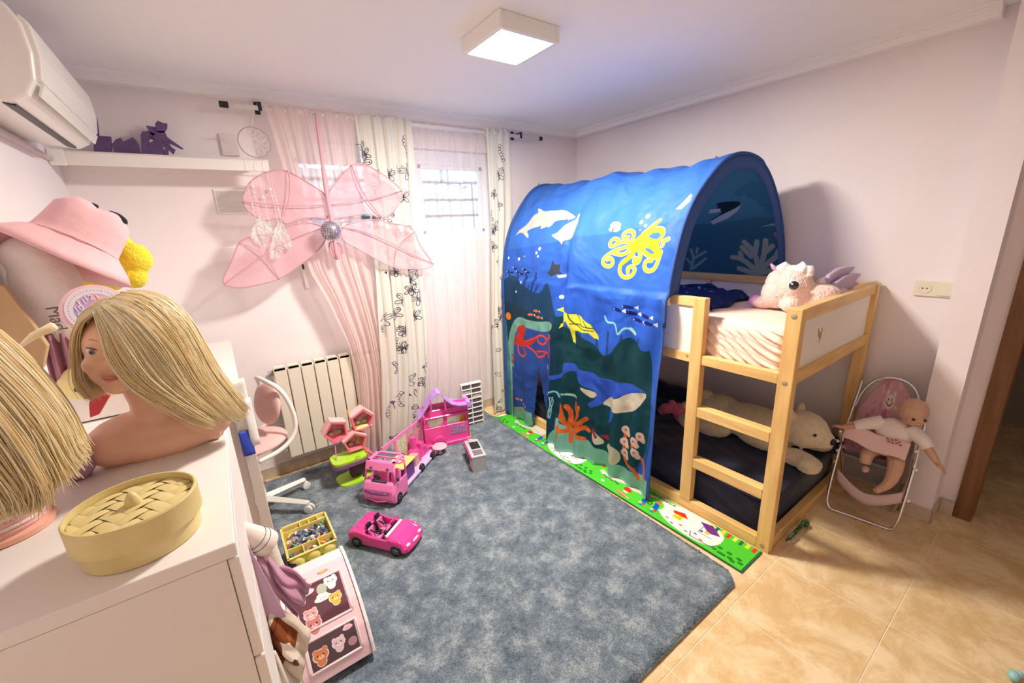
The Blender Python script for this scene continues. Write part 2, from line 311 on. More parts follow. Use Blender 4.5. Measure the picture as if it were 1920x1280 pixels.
# traced outlines in metres: prints on the tent as (y, cloth length), flat cut-outs as (x, z)
D = {
'dolphin':[[(1.934,1.466),(1.91,1.504),(1.856,1.535),(1.823,1.576),(1.799,1.626),(1.754,1.653),(1.785,1.686),(1.757,1.687),(1.714,1.669),(1.583,1.662),(1.462,1.643),(1.395,1.615),(1.358,1.594),(1.393,1.58),(1.461,1.577),(1.54,1.57),(1.546,1.544),(1.578,1.523),(1.589,1.536),(1.614,1.527),(1.677,1.524),(1.665,1.552),(1.729,1.537),(1.796,1.522),(1.815,1.506),(1.782,1.478),(1.783,1.453),(1.825,1.479),(1.855,1.496),(1.902,1.487)],[(1.531,1.477),(1.496,1.483),(1.464,1.504),(1.42,1.546),(1.385,1.564),(1.352,1.581),(1.351,1.613),(1.331,1.621),(1.318,1.579),(1.302,1.536),(1.312,1.488),(1.347,1.448),(1.386,1.436),(1.402,1.43),(1.401,1.402),(1.421,1.421),(1.448,1.437),(1.5,1.455)]],
'mantaray':[[(1.472,1.307),(1.44,1.276),(1.387,1.281),(1.391,1.237),(1.364,1.221),(1.417,1.218),(1.471,1.196),(1.51,1.218),(1.483,1.244)]],
'mantawhite':[[(1.417,1.209),(1.321,1.223),(1.346,1.201),(1.398,1.192)]],
'octo_body':[[(.73,1.545),(.776,1.517),(.81,1.478),(.843,1.449),(.866,1.424),(.905,1.404),(.865,1.394),(.854,1.375),(.884,1.339),(.911,1.313),(.918,1.273),(.884,1.304),(.846,1.335),(.814,1.385),(.794,1.376),(.755,1.357),(.707,1.344),(.664,1.346),(.657,1.378),(.694,1.41),(.668,1.452),(.69,1.49),(.748,1.501),(.782,1.482),(.785,1.473),(.748,1.501)]],
'octo_hole':[[(.775,1.458),(.752,1.477),(.714,1.478),(.691,1.457),(.708,1.44),(.748,1.445)],[(.776,1.397),(.74,1.391),(.701,1.368),(.722,1.363),(.76,1.381)]],
'octo_arm':[[(.785,1.473),(.768,1.492),(.726,1.5),(.69,1.49),(.679,1.461),(.695,1.433),(.739,1.433)],[(.808,1.473),(.771,1.517),(.736,1.544)],[(.866,1.424),(.913,1.434),(1.001,1.393),(1.023,1.424),(.995,1.448),(.948,1.434),(.966,1.414)],[(.869,1.434),(.863,1.474),(.9,1.493),(.939,1.478),(.929,1.444),(.9,1.454)],[(.868,1.409),(.982,1.372),(1.036,1.335),(1.037,1.298),(.986,1.282),(.956,1.307),(.981,1.336),(1.006,1.325)],[(.867,1.404),(.872,1.374),(.912,1.353),(.967,1.362)],[(.837,1.355),(.905,1.314),(.91,1.263),(.874,1.23),(.819,1.239),(.8,1.279),(.827,1.297),(.856,1.286),(.849,1.261)],[(.81,1.395),(.781,1.342),(.793,1.313),(.824,1.317),(.822,1.341),(.797,1.332)],[(.787,1.395),(.755,1.357),(.685,1.345)],[(.664,1.373),(.67,1.322),(.685,1.28),(.729,1.273),(.75,1.3),(.744,1.329),(.71,1.33)],[(.643,1.438),(.667,1.428),(.666,1.405)]],
'bubble':[(.821,1.571),(.845,1.535),(.813,1.517),(.836,1.494),(1.618,1.379),(1.644,1.35),(1.624,1.326),(1.336,1.11),(1.369,1.071),(1.789,1.136),(1.851,1.062),(1.78,1.323),(1.844,1.302),(1.967,1.305)],
'shell':[[(1.068,1.511),(1.052,1.494),(.991,1.484),(.972,1.497),(.982,1.535),(1.012,1.55),(1.053,1.552),(1.063,1.533),(1.054,1.51)],[(.672,1.602),(.632,1.594),(.6,1.626),(.603,1.663),(.619,1.678),(.635,1.65)]],
'turtle':[[(1.395,.986),(1.35,1.007),(1.289,1.002),(1.256,.98),(1.206,.978),(1.127,.957),(1.08,.936),(1.061,.904),(1.035,.869),(1.031,.847),(1.064,.849),(1.095,.881),(1.223,.871),(1.215,.787),(1.231,.796),(1.248,.878),(1.269,.93),(1.316,.91),(1.38,.856),(1.37,.889),(1.325,.94),(1.29,.951),(1.351,.967)]],
'turtleline':[[(1.256,.977),(1.247,.939),(1.206,.898),(1.065,.895)],[(1.206,.975),(1.158,.917)],[(1.142,.955),(1.103,.915)],[(1.248,.915),(1.158,.917),(1.065,.91)]],
'snake':[[(.983,.998),(.964,.963),(.896,.976),(.879,.952),(.868,.905),(.83,.957),(.793,.956),(.764,.932)],[(1.457,.372),(1.436,.399),(1.378,.417),(1.36,.36),(1.313,.426),(1.259,.436),(1.19,.428)]],
'fish':[(.81,1.077),(.879,1.053),(.79,1.045),(.695,1.042),(.746,1.01),(.67,1.009)],
'whale_back':[[(1.453,.516),(1.339,.546),(1.293,.65),(1.223,.66),(1.157,.633),(1.046,.625),(.928,.615),(.832,.636),(.736,.647),(.643,.62),(.715,.615),(.855,.531),(.968,.489),(1.027,.42),(1.074,.385),(1.106,.394),(.998,.51),(1.107,.514),(1.173,.553),(1.198,.603),(1.258,.6),(1.312,.534),(1.435,.48)],[(1.106,.414),(.998,.487),(.939,.482),(.997,.432),(1.09,.388)],[(.93,.436),(.852,.439),(.892,.364),(.957,.315),(.928,.369)]],
'whale_belly':[[(1.156,.521),(1.091,.502),(1.002,.508),(1.071,.448),(1.123,.479)],[(.993,.442),(.925,.514),(.855,.524),(.79,.576),(.697,.615),(.646,.617),(.704,.514),(.766,.467),(.866,.434),(.923,.439)]],
'coral':[[(1.234,.09),(1.234,.195),(1.297,.255),(1.348,.236)],[(1.297,.255),(1.333,.319)],[(1.278,.248),(1.3,.35)],[(1.242,.213),(1.233,.298),(1.26,.35)],[(1.216,.223),(1.156,.326),(1.198,.337),(1.19,.387)],[(1.172,.32),(1.156,.372)],[(1.207,.205),(1.13,.282),(1.106,.304)],[(1.234,.174),(1.307,.16),(1.373,.148)],[(1.316,.156),(1.325,.203)],[(1.335,.149),(1.345,.094)],[(1.198,.175),(1.122,.245),(1.088,.225)],[(1.19,.164),(1.121,.158)]],
'coralpink':[(.789,.346),(.795,.268),(.789,.197),(.72,.306),(.681,.351),(.711,.238)],
'coralstem':[[(.791,.337),(.802,.197),(.779,.133),(.712,.135),(.684,.081)],[(.681,.351),(.732,.289),(.724,.245),(.658,.214),(.637,.165),(.639,.086)]],
'clam':[[(.969,.162),(.902,.217),(.845,.216),(.816,.179),(.82,.12),(.869,.084),(.914,.115)],[(1.064,.188),(1.048,.254),(1.001,.221),(.961,.179),(1.023,.146)]],
'clamred':[[(1.064,.234),(1.048,.26),(1.008,.211),(1.024,.192)],[(.993,.23),(.948,.242),(.917,.217),(.947,.211),(.985,.214)]],
'sand':[[(1.474,-.323),(1.464,.091),(1.297,.163),(1.225,.122),(1.121,.165),(1.055,.132),(.96,.127),(.914,.083),(.812,.08),(.724,.104),(.69,.084),(.593,.14),(.579,-.046),(.807,-.047),(.958,.009)]],
'green':[[(1.443,.935),(1.351,.948),(1.223,.858),(1.126,.852),(1.018,.774),(.945,.756),(.854,.881),(.778,.917),(.684,.842),(.635,.883),(.594,.155),(1.037,.003),(1.462,.179)]],
'farhill':[[(2.066,1.114),(1.889,1.196),(1.747,1.105),(1.572,1.056),(1.49,1.189),(1.437,1.039),(1.342,.802),(2.107,.658)]],
'cave':[[(2.027,-.05),(1.986,.651),(1.934,.799),(1.837,.877),(1.763,.873),(1.622,.864),(1.427,.905),(1.428,.838),(1.535,.805),(1.647,.8),(1.73,.809),(1.829,.808),(1.901,.7),(1.928,.512),(1.899,.35),(1.916,-.009)]],
'cavein':[[(1.928,.512),(1.901,.7),(1.829,.808),(1.73,.809),(1.647,.8),(1.535,.805),(1.428,.838),(1.443,.206),(1.913,.037),(1.899,.35)]],
'cavesand':[[(1.912,.056),(1.678,.122),(1.446,.085),(1.922,-.103)]],
'redocto':[[(1.856,.796),(1.778,.82),(1.736,.812),(1.745,.752),(1.785,.706),(1.71,.72),(1.638,.749),(1.628,.729),(1.689,.678),(1.763,.655),(1.789,.642),(1.853,.645),(1.891,.653),(1.92,.622),(1.895,.701),(1.847,.734)]],
'redarm':[[(1.852,.653),(1.85,.58),(1.793,.564),(1.728,.607),(1.776,.636)],[(1.736,.7),(1.65,.739),(1.569,.784),(1.504,.76),(1.538,.709),(1.605,.718),(1.615,.754)],[(1.725,.671),(1.643,.634),(1.61,.603),(1.541,.626),(1.529,.666),(1.62,.647)],[(1.504,.76),(1.44,.786),(1.46,.808),(1.492,.784),(1.462,.732),(1.453,.69)],[(1.529,.666),(1.454,.642)],[(1.939,.548),(1.914,.524),(1.944,.483)]],
'redfish':[(1.624,.946),(1.683,.912),(1.597,.904),(1.889,.188),(1.804,.164),(1.868,.098)],
'jelly':[(1.486,.56),(1.483,.542)],
'slit':[[(1.595,.529),(1.633,.319),(1.721,.02)],[(1.595,.529),(1.528,.336),(1.49,.108)]],
'orca':[[(.937,2.53),(.855,2.522),(.776,2.537),(.787,2.559),(.875,2.614),(.992,2.686),(1.003,2.654),(.919,2.612),(.896,2.574),(1.001,2.607),(.977,2.568),(.916,2.564)]],
'orcaw':[[(1.001,2.603),(.978,2.572),(.906,2.569),(.923,2.596)],[(1,2.662),(.92,2.619),(.781,2.563),(.816,2.603),(.88,2.645),(.988,2.686)]],
'icoral':[[(.715,3.022),(.738,2.881),(.801,2.81)],[(.765,2.903),(.816,2.846)],[(.738,2.881),(.724,2.81)],[(.711,2.986),(.683,2.88),(.674,2.803)],[(.683,2.88),(.638,2.838)],[(.705,2.986),(.616,2.899),(.578,2.891)],[(.616,2.899),(.605,2.871)],[(.689,3.006),(.575,2.952)],[(.724,3.001),(.822,2.919),(.882,2.913)],[(.822,2.919),(.831,2.883)],[(.73,3.016),(.841,2.985)]],
'icoral2':[[(1.158,3.008),(1.134,2.928),(1.15,2.865)],[(1.134,2.928),(1.057,2.879)],[(1.116,2.888),(1.107,2.856)],[(1.15,2.976),(1.178,2.937)],[(1.14,3),(1.057,2.926)]],
'shrimp':[[(.707,2.718),(.64,2.699),(.577,2.688),(.536,2.716),(.531,2.77),(.555,2.817),(.568,2.797),(.543,2.756),(.56,2.715),(.615,2.707)]],
'shrimpp':[[(.63,2.762),(.591,2.732),(.567,2.756),(.574,2.803),(.593,2.82),(.612,2.796)]],
'seaweed':[[(.774,2.473),(.698,2.434),(.669,2.421)],[(.713,2.496),(.637,2.442)],[(.681,2.523),(.616,2.453),(.544,2.424)],[(.662,2.562),(.589,2.495),(.534,2.456)],[(.63,2.601),(.534,2.516)]],
'b_ul':[(-1.663,1.726),(-1.617,1.808),(-1.561,1.853),(-1.491,1.881),(-1.423,1.885),(-1.36,1.85),(-1.274,1.792),(-1.233,1.759),(-1.231,1.614),(-1.304,1.635),(-1.397,1.628),(-1.473,1.592),(-1.491,1.639),(-1.571,1.613),(-1.636,1.66)],
'b_ur':[(-1.217,1.769),(-1.193,1.798),(-1.136,1.856),(-1.066,1.926),(-1.014,1.94),(-.964,1.93),(-.864,1.875),(-.761,1.795),(-.769,1.731),(-.835,1.658),(-.914,1.615),(-1.002,1.65),(-1.087,1.641),(-1.19,1.623),(-1.221,1.614)],
'b_ll':[(-1.275,1.576),(-1.345,1.607),(-1.464,1.592),(-1.515,1.547),(-1.632,1.547),(-1.714,1.515),(-1.758,1.423),(-1.824,1.324),(-1.818,1.291),(-1.748,1.269),(-1.647,1.281),(-1.554,1.296),(-1.42,1.377),(-1.27,1.487)],
'b_lr':[(-1.178,1.573),(-1.093,1.6),(-.985,1.618),(-.856,1.583),(-.753,1.569),(-.709,1.529),(-.683,1.432),(-.594,1.309),(-.623,1.276),(-.762,1.282),(-.882,1.299),(-.986,1.363),(-1.085,1.434),(-1.185,1.492)],
'b_tail':[(-1.263,1.496),(-1.26,1.425),(-1.232,1.377),(-1.192,1.41),(-1.186,1.482)],
'f1':[(-1.66,1.72),(-1.473,1.696),(-1.247,1.697),(-1.097,1.716),(-.924,1.746),(-.762,1.789)],
'f2':[(-1.415,1.884),(-1.413,1.821),(-1.432,1.73),(-1.473,1.643)],
'f3':[(-1.066,1.926),(-1.041,1.82),(-1.001,1.731),(-.914,1.615)],
'f4':[(-1.276,1.571),(-1.393,1.542),(-1.507,1.495),(-1.61,1.44),(-1.722,1.365),(-1.817,1.3)],
'f5':[(-1.715,1.511),(-1.645,1.475),(-1.59,1.41),(-1.558,1.301)],
'f6':[(-1.178,1.571),(-1.058,1.548),(-.957,1.502),(-.839,1.441),(-.715,1.365),(-.594,1.303)],
'f7':[(-.708,1.532),(-.799,1.478),(-.853,1.42),(-.882,1.305)],
'f8':[(-1.226,2.183),(-1.229,1.965),(-1.233,1.788),(-1.226,1.584),(-1.231,1.382)],
's_l_h':[(-2.2,1.963),(-2.166,2.114),(-2.155,2.118),(-2.165,2.038),(-2.124,2.038),(-2.137,1.967)],
's_l_a':[(-2.127,1.963),(-2.129,2.002),(-2.111,2.026),(-2.09,2.036),(-2.086,2.018),(-2.045,2.041),(-2.037,2.029),(-2.03,2.009),(-2.032,1.962)],
's_l_g':[(-1.949,1.96),(-1.924,2.024),(-1.915,2.018),(-1.927,1.958)],
's_l_d':[(-2.03,1.959),(-2.016,2.037),(-2.007,2.065),(-1.979,2.077),(-1.984,2.04),(-1.995,2.005),(-1.995,1.961)],
's_f_head':[(-1.947,2.11),(-1.935,2.125),(-1.916,2.116),(-1.899,2.115),(-1.904,2.094),(-1.92,2.072),(-1.944,2.07),(-1.951,2.09)],
's_f_body':[(-1.945,2.077),(-1.918,2.079),(-1.912,2.052),(-1.857,2.002),(-1.866,1.999),(-1.912,2.025),(-1.904,2.005),(-1.891,1.995),(-1.905,1.973),(-1.919,1.99),(-1.954,2.022),(-1.971,2.047)],
's_f_wing':[(-1.986,2.1),(-1.949,2.096),(-1.936,2.077),(-1.954,2.049),(-1.974,2.061)],
's_f_wing2':[(-2.016,2.05),(-2.006,2.071),(-1.982,2.077),(-1.946,2.056),(-1.948,2.022),(-1.979,2.04),(-2.005,2.021)],
's_l_r':[(-1.996,1.959),(-1.992,2.019),(-1.963,2.035),(-1.939,2.023),(-1.937,1.961)],
's_base':[(-2.231,1.961),(-1.864,1.96),(-1.865,1.954),(-2.232,1.955)],
}
# ================================================================ room shell
XL, XR, YB, YN, H = -2.34, 1.0, 2.28, -1.75, 2.31
TILE = mat('floor_tile_stone', (.83, .66, .40), .32, col2=(.66, .46, .22), vscale=6, detail=9, bump=.05, bscale=25)
for n_ in TILE.node_tree.nodes:
    if n_.type == 'VALTORGB': n_.color_ramp.elements[0].position = .42; n_.color_ramp.elements[1].position = .60
    if n_.type == 'TEX_NOISE' and n_.inputs['Scale'].default_value < 20: n_.inputs['Roughness'].default_value = .72; n_.inputs['Distortion'].default_value = .5
fl = struct(M().bx(XL - .2, 3.2, YN - .2, YB + .2, -.06, -.0018).obj('floor', mat('grout', (.88, .76, .56), .8), origin=(0, 0, 0)))
tm = None
for i in range(-7, 7):
    for j in range(-4, 11):
        x0, y0 = .39 + .4 * i - .4, -.037 - .4 * j + 2.4 - .4
        x1, y1 = x0 + .4, y0 + .4
        x0, x1, y0, y1 = max(x0, XL), min(x1, 3.1), max(y0, YN), min(y1, YB)
        if x1 - x0 < .02 or y1 - y0 < .02: continue
        if x1 < -.45 and y0 > .3 and not y1 > 2.2: continue      # wholly under the rug
        full = abs(x1 - x0 - .4) < 1e-6 and abs(y1 - y0 - .4) < 1e-6
        if full and tm is not None:
            o = tm.copy(); COL.objects.link(o); o.location = (x0, y0, 0)
        else:
            o = M().bx(x0 + .0015, x1 - .0015, y0 + .0015, y1 - .0015, -.006, 0).obj('floor_tile', TILE, origin=(x0, y0, 0), bevel=.0012, seg=1)
            if full: tm = o
        o.parent = fl
nt = TILE.node_tree    # every tile has its own patch of the stone pattern
tcn = [n for n in nt.nodes if n.type == 'TEX_COORD'][0]; oi = nt.nodes.new('ShaderNodeObjectInfo'); va = nt.nodes.new('ShaderNodeVectorMath')
for l in list(nt.links):
    if l.from_node == tcn: nt.links.new(va.outputs[0], l.to_socket)
nt.links.new(tcn.outputs['Object'], va.inputs[0]); nt.links.new(oi.outputs['Location'], va.inputs[1])

# back wall with two window openings
WZ0, WZ1 = 1.45, 2.09
w = M().bx(XL - .1, XR + .1, YB, YB + .24, -.02, WZ0).bx(XL - .1, XR + .1, YB, YB + .24, WZ1, H + .05)
w.bx(XL - .1, -1.38, YB, YB + .24, WZ0, WZ1).bx(-.74, -.58, YB, YB + .24, WZ0, WZ1).bx(.05, XR + .1, YB, YB + .24, WZ0, WZ1)
struct(w.obj('wall_back', WALL))
struct(M().bx(XL - .12, XL, YN - .1, YB, -.02, H + .05).obj('wall_left', WALL))
wr = M().bx(XR, XR + .13, -.45, YB, -.02, H + .05).bx(XR, XR + .13, YN - .1, -1.32, -.02, H + .05).bx(XR, XR + .13, -1.32, -.45, 2.08, H + .05)
struct(wr.obj('wall_right', WALL))
struct(M().bx(XL - .12, 3.2, YN - .15, YN, -.02, H + .05).obj('wall_near', WALL))
struct(M().bx(XL - .12, 3.2, YN - .1, YB + .2, H, H + .08).obj('ceiling', CEIL))
struct(M().bx(.83, XR + .001, -.39, -.28, -.01, H + .01).obj('trim_1', WALL)).__setitem__('label', 'narrow wall pier beside the doorway')
# hallway beyond the door
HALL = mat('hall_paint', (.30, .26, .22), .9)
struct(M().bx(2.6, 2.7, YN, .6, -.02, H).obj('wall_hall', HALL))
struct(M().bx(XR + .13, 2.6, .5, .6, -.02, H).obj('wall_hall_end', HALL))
coat = M()
coat.prism([(-.72, .9), (-.4, .86), (-.3, 1.4), (-.35, 1.72), (-.55, 1.76), (-.7, 1.7), (-.78, 1.3)], 'x', 2.5, 2.59)
tag(coat.obj('hanging_coat', mat('dark_green_cloth', (.015, .05, .03), .9), bevel=.02), 'dark green coat hanging on the hallway wall seen through the doorway', 'coat')
# door jamb of brown wood
DW = mat('door_wood', (.23, .10, .035), .45, col2=(.15, .06, .02), stretch=(12, 12, 1), vscale=3, bump=.04)
dj = M().bx(.985, 1.14, -.515, -.45, 0, 2.08)
j = struct(dj.obj('door_1', DW, bevel=.004)); j['label'] = 'brown wooden door frame around the dark doorway'
M().bx(.985, 1.14, -1.325, -1.26, 0, 2.08).obj('jamb', DW, j, bevel=.004)
M().bx(.985, 1.14, -1.325, -.45, 2.02, 2.09).obj('lintel', DW, j, bevel=.004)
# ceiling moulding: stepped plaster cove
MOLD = mat('moulding_paint', (.93, .91, .91), .75)
def moulding(name, a, b, inward, cut0=0, cut1=0):
    prof = [(0, 2.262), (.066, 2.262), (.07, 2.268), (.07, 2.290), (.082, 2.294), (.082, 2.300), (.098, 2.305), (.098, H + .002), (0, H + .002)]
    q = M(); a = Vector((*a, 0)); b = Vector((*b, 0)); n = Vector((*inward, 0)); d = (b - a).normalized(); vs = []
    for p, (mi) in ((a, cut0), (b, cut1)):
        for t, z in prof: vs.append(p + n * t + d * (t * mi) + Vector((0, 0, z)))
    k = len(prof); q.add(vs, [tuple(range(k)), tuple(range(k, 2 * k))[::-1]] + [(i, (i + 1) % k, (i + 1) % k + k, i + k) for i in range(k)])
    return struct(q.obj(name, MOLD))
moulding('trim_2', (XL, YB), (XR, YB), (0, -1), 1, -1)
moulding('trim_3', (XR, YB), (XR, -.22), (-1, 0), 1, 0)
moulding('trim_4', (XL, YB), (XL, YN), (1, 0), 1, 0)
# baseboards of tile
BB = mat('skirting_tile', (.62, .52, .40), .4, var=.15, vscale=20)
def base(name, boxes):
    q = M()
    for b in boxes: q.bx(*b, 0, .075)
    return struct(q.obj(name, BB, bevel=.002, seg=1))
base('baseboard_back', [(XL, XR, YB - .009, YB)])
base('baseboard_right', [(XR - .009, XR, -.28, YB), (.821, .83, -.399, -.28), (.821, .985, -.399, -.39), (.976, .985, -.45, -.40)])
base('baseboard_left', [(XL, XL + .009, YN, YB)])

# windows: white frame, sash, glass, security grille
GL = mat('window_glass', (1, 1, 1), .02, trans=1.0, alpha=.25)
GRL = mat('grille_iron', (.10, .14, .17), .5, metal=.3)
PVC = mat('window_pvc', (.80, .84, .90), .35)
def window(n, x0, x1):
    wn_ = struct(M().bx(x0, x1, YB + .02, YB + .24, WZ0, WZ0 + .012).obj('window_%d' % n, WHITE))
    q = M(); a, b, c, d = x0 + .045, x1 - .045, WZ0 + .055, WZ1 - .10
    q.bx(x0, a, YB + .03, YB + .09, WZ0, WZ1).bx(b, x1, YB + .03, YB + .09, WZ0, WZ1).bx(a, b, YB + .03, YB + .09, WZ0, c).bx(a, b, YB + .03, YB + .09, d, WZ1)
    f = q.obj('window_frame', PVC, wn_, bevel=.004, seg=1)
    q = M(); e = .028
    q.bx(a, a + e, YB + .04, YB + .08, c, d).bx(b - e, b, YB + .04, YB + .08, c, d).bx(a, b, YB + .04, YB + .08, c, c + e).bx(a, b, YB + .04, YB + .08, d - e, d)
    q.obj('sash', PVC, wn_, bevel=.003, seg=1)
    M().bx(a + e, b - e, YB + .058, YB + .062, c + e, d - e).obj('pane', GL, wn_)
    M().bx(x0 + .01, x1 - .01, YB + .022, YB + .05, WZ1 - .075, WZ1 - .005).obj('blind_box', PVC, wn_, bevel=.006)
    g = M()
    for z in (1.64, 1.76, 1.89): g.bx(x0 - .02, x1 + .02, YB + .165, YB + .175, z - .010, z + .010)
    gr = g.obj('grille', GRL, wn_)
    k = 0; x = x0 + .03
    while x < x1:
        M().tube([(x, YB + .18, WZ0 - .02), (x, YB + .18, 1.895 if k % 3 else WZ1)], .010 if k % 2 else .008, n=6).obj('grille_bar', GRL, gr); x += .108; k += 1
window(1, -1.38, -.74); window(2, -.58, .05)

# outside: pale buildings and a tree in the daylight
bm_ = mat('pale_render', (.75, .72, .68), .9)
bl = M().bx(-4.5, 5.5, 13, 15, -1, 3.2)
b = bl.obj('neighbour_building', bm_); tag(b, 'pale low building seen outside through the window grille', 'building')
for k in range(8): M().bx(-4 + k * 1.2, -3.5 + k * 1.2, 12.93, 13.02, 1.0, 2.1).obj('house_window', mat('far_glass', (.25, .33, .38), .2), b)
M().bx(-4.7, 5.7, 12.7, 15, 3.2, 3.4).obj('roof', mat('roof_clay', (.5, .36, .3), .9), b)
def tree(x, y, h, lab):
    t = thing('tree', lab, 'tree', (x, y, -1)); q = M().tube([(x, y, -1), (x + .05, y, h * .5)], [.09, .05], n=8); q.obj('trunk', mat('bark', (.2, .15, .1), .9), t)
    q = M(); rr = random.Random(3)
    for _ in range(500):
        c = (x + rr.gauss(0, .45), y + rr.gauss(0, .4), h * .6 + rr.gauss(0, .55)); s_ = .11
        a = Vector((rr.uniform(-1, 1), rr.uniform(-1, 1), rr.uniform(-1, 1))).normalized(); b_ = a.orthogonal().normalized()
        c = Vector(c); q.add([c + a * s_, c + b_ * s_ * .4, c - a * s_, c - b_ * s_ * .4], [(0, 1, 2, 3)])
    o = q.obj('crown', mat('leaf_green', (.16, .30, .22), .7, transl=.3), t); o['kind'] = 'stuff'
tree(.35, 6.2, 3.0, 'small leafy tree outside the right-hand window'); tree(-3.6, 6.9, 2.9, 'leafy tree outside the window behind the butterfly')
struct(M().bx(-12, 12, YB + .3, 30, -1.1, -1.0).obj('ground_outside', mat('outdoor_concrete', (.55, .53, .5), .9)))

# ================================================================ ceiling lamp
cl = thing('ceiling_lamp', 'square white ceiling lamp glowing warm, flush under the ceiling', 'ceiling lamp', (-.655, .985, 2.25))
cx, cy = -.655, .985
q = M()
for a, b2, c2, d2 in ((-.15, -.128, -.15, .15), (.128, .15, -.15, .15), (-.128, .128, -.15, -.128), (-.128, .128, .128, .15)): q.bx(cx + a, cx + b2, cy + c2, cy + d2, 2.25, H)
q.obj('lamp_housing', WPLA, cl, bevel=.003, seg=1)
M().bx(cx - .128, cx + .128, cy - .128, cy + .128, 2.253, 2.262).obj('diffuser', mat('lamp_diffuser', (1, .93, .80), .5, emit=9), cl)

# ================================================================ air conditioner
ac = thing('air_conditioner', 'white split air conditioner high on the left wall', 'air conditioner', (-2.24, 1.5, 1.905))
prof = [(XL, 1.925), (-2.20, 1.905), (-2.165, 1.925), (-2.142, 1.965), (-2.132, 2.03), (-2.136, 2.10), (-2.155, 2.14), (-2.20, 2.165), (XL, 2.17)]
q = M().prism([(a, b) for a, b in prof], 'y', 1.14, 1.87)
q.obj('casing', WPLA, ac, bevel=.008, seg=3)
q = M().prism([(-2.150, 1.962), (-2.130, 1.966), (-2.119, 2.03), (-2.123, 2.105), (-2.140, 2.125), (-2.15, 2.10)], 'y', 1.15, 1.86)
q.obj('front_panel', WPLA, ac, bevel=.004)
M().prism([(-2.150, 1.930), (-2.145, 1.925), (-2.130, 1.957), (-2.138, 1.961)], 'y', 1.16, 1.85).obj('louvre', WPLA, ac, bevel=.002)
M().prism([(-2.225, 1.906), (-2.20, 1.9005), (-2.20, 1.912), (-2.225, 1.918)], 'y', 1.17, 1.82).obj('air_slot', BLACK, ac)
cb = M().bx(XL, XL + .02, .2, 2.1, 1.888, 1.905)
tag(cb.obj('wall_strip', mat('strip_mauve', (.62, .52, .52), .8), bevel=.003), 'thin mauve strip along the left wall under the air conditioner', 'cable duct')  # thin strip on the left wall, a darker mauve than the wall paint

# ================================================================ shelf and word sculpture
sh = thing('wall_shelf', 'long narrow white shelf high on the window wall left of the curtains', 'shelf', (-1.91, 2.18, 1.878))
M().bx(XL + .005, -1.50, 2.085, YB, 1.925, 1.935).obj('shelf_board', WLAM, sh, bevel=.002, seg=1)
M().bx(XL + .03, -1.50, 2.085, 2.097, 1.875, 1.935).obj('shelf_front', WLAM, sh, bevel=.002, seg=1)
M().bx(XL + .03, -1.50, 2.27, 2.28, 1.875, 1.925).obj('shelf_back', WLAM, sh)
M().bx(XL + .004, XL + .055, 2.082, 2.10, 1.872, 1.938).obj('end_cap', WPLA, sh, bevel=.002, seg=1)
VIO = mat('violet_card', (.13, .075, .20), .7, var=.25, vscale=20)
ws = thing('name_sculpture', 'dark violet cut-out letters with a fairy silhouette standing on the wall shelf', 'ornament', (-2.04, 2.2, 1.935))
dz = 1.9365 - min(p[1] for p in D['s_base'])
for k in ('l_h', 'l_a', 'l_d', 'l_r', 'l_g'):
    P = [(a, max(b + dz, 1.937)) for a, b in D['s_' + k]]
    M().prism(P, 'y', 2.19, 2.205).obj('letter', VIO, ws, bevel=.001, seg=1)
fy = M()
for k in ('f_head', 'f_body'): fy.prism([(a, b + dz) for a, b in D['s_' + k]], 'y', 2.192, 2.2)
fb = fy.obj('fairy_figure', VIO, ws)
for k in ('f_wing', 'f_wing2'): M().prism([(a, b + dz) for a, b in D['s_' + k]], 'y', 2.2, 2.204).obj('wing', VIO, fb)
M().bx(-2.19, -1.845, 2.185, 2.21, 1.936, 1.942).obj('base_strip', VIO, ws)

# ================================================================ curtain rod and curtains
rod = thing('curtain_rod', 'long white curtain rod with black end caps across the window wall', 'curtain rod', (-.58, 2.19, 2.19))
M().tube([(-1.60, 2.17, 2.207), (.47, 2.17, 2.207)], .0125, n=12).obj('pole', WPLA, rod, smooth=True)
for x0, x1 in ((-1.665, -1.625), (.478, .50)): M().tube([(x0, 2.17, 2.207), (x1, 2.17, 2.207)], .016, n=12).obj('end_cap', BLACK, rod, autos=.6)
for x in (-1.482, .285, -.74):
    q = M().bx(x - .013, x + .013, 2.272, YB, 2.20, 2.262).bx(x - .008, x + .008, 2.17, 2.275, 2.228, 2.236).bx(x - .009, x + .009, 2.155, 2.162, 2.192, 2.236)
    q.obj('bracket', BLACK if x != -.74 else WHITE, rod, bevel=.002, seg=1)

def curtain(name, label, L, R, folds, amp, m, y0=2.14, uvf=None, top=2.225, nu=150, nv=50, seed=0, zig=0.3, bottomamp=1.6, bot=.021):
    zl, xl = L; zr, xr = R; zl, xl, zr, xr = zl[::-1], xl[::-1], zr[::-1], xr[::-1]; rr = random.Random(seed)
    ph = [rr.uniform(0, 6) for _ in range(6)]
    def fn(u, v):
        z = lerp(bot, top, v); a = interp(z, zl, xl); b = interp(z, zr, xr)
        uu = u + .018 * math.sin(5 * v + ph[0]) + .012 * math.sin(2 * PI * u * 2 + 3 * v + ph[4])
        k = folds; s_ = math.sin(2 * PI * k * uu + ph[1]) + .45 * math.sin(2 * PI * k * 1.7 * uu + ph[2] + 2 * (1 - v)) + .2 * math.sin(2 * PI * k * 3.3 * uu + ph[3])
        A = amp * (lerp(bottomamp, .55, v)); y = y0 + A * s_ - .012 * (1 - v) + (.03 if v > .97 else .03 * v)
        x = lerp(a, b, u) + zig * A * math.cos(2 * PI * k * uu + ph[1])
        return (x, min(y, YB - .012), z)
    q = M().grid(fn, nu, nv, uv=uvf)
    return q.obj(name, m, smooth=True)
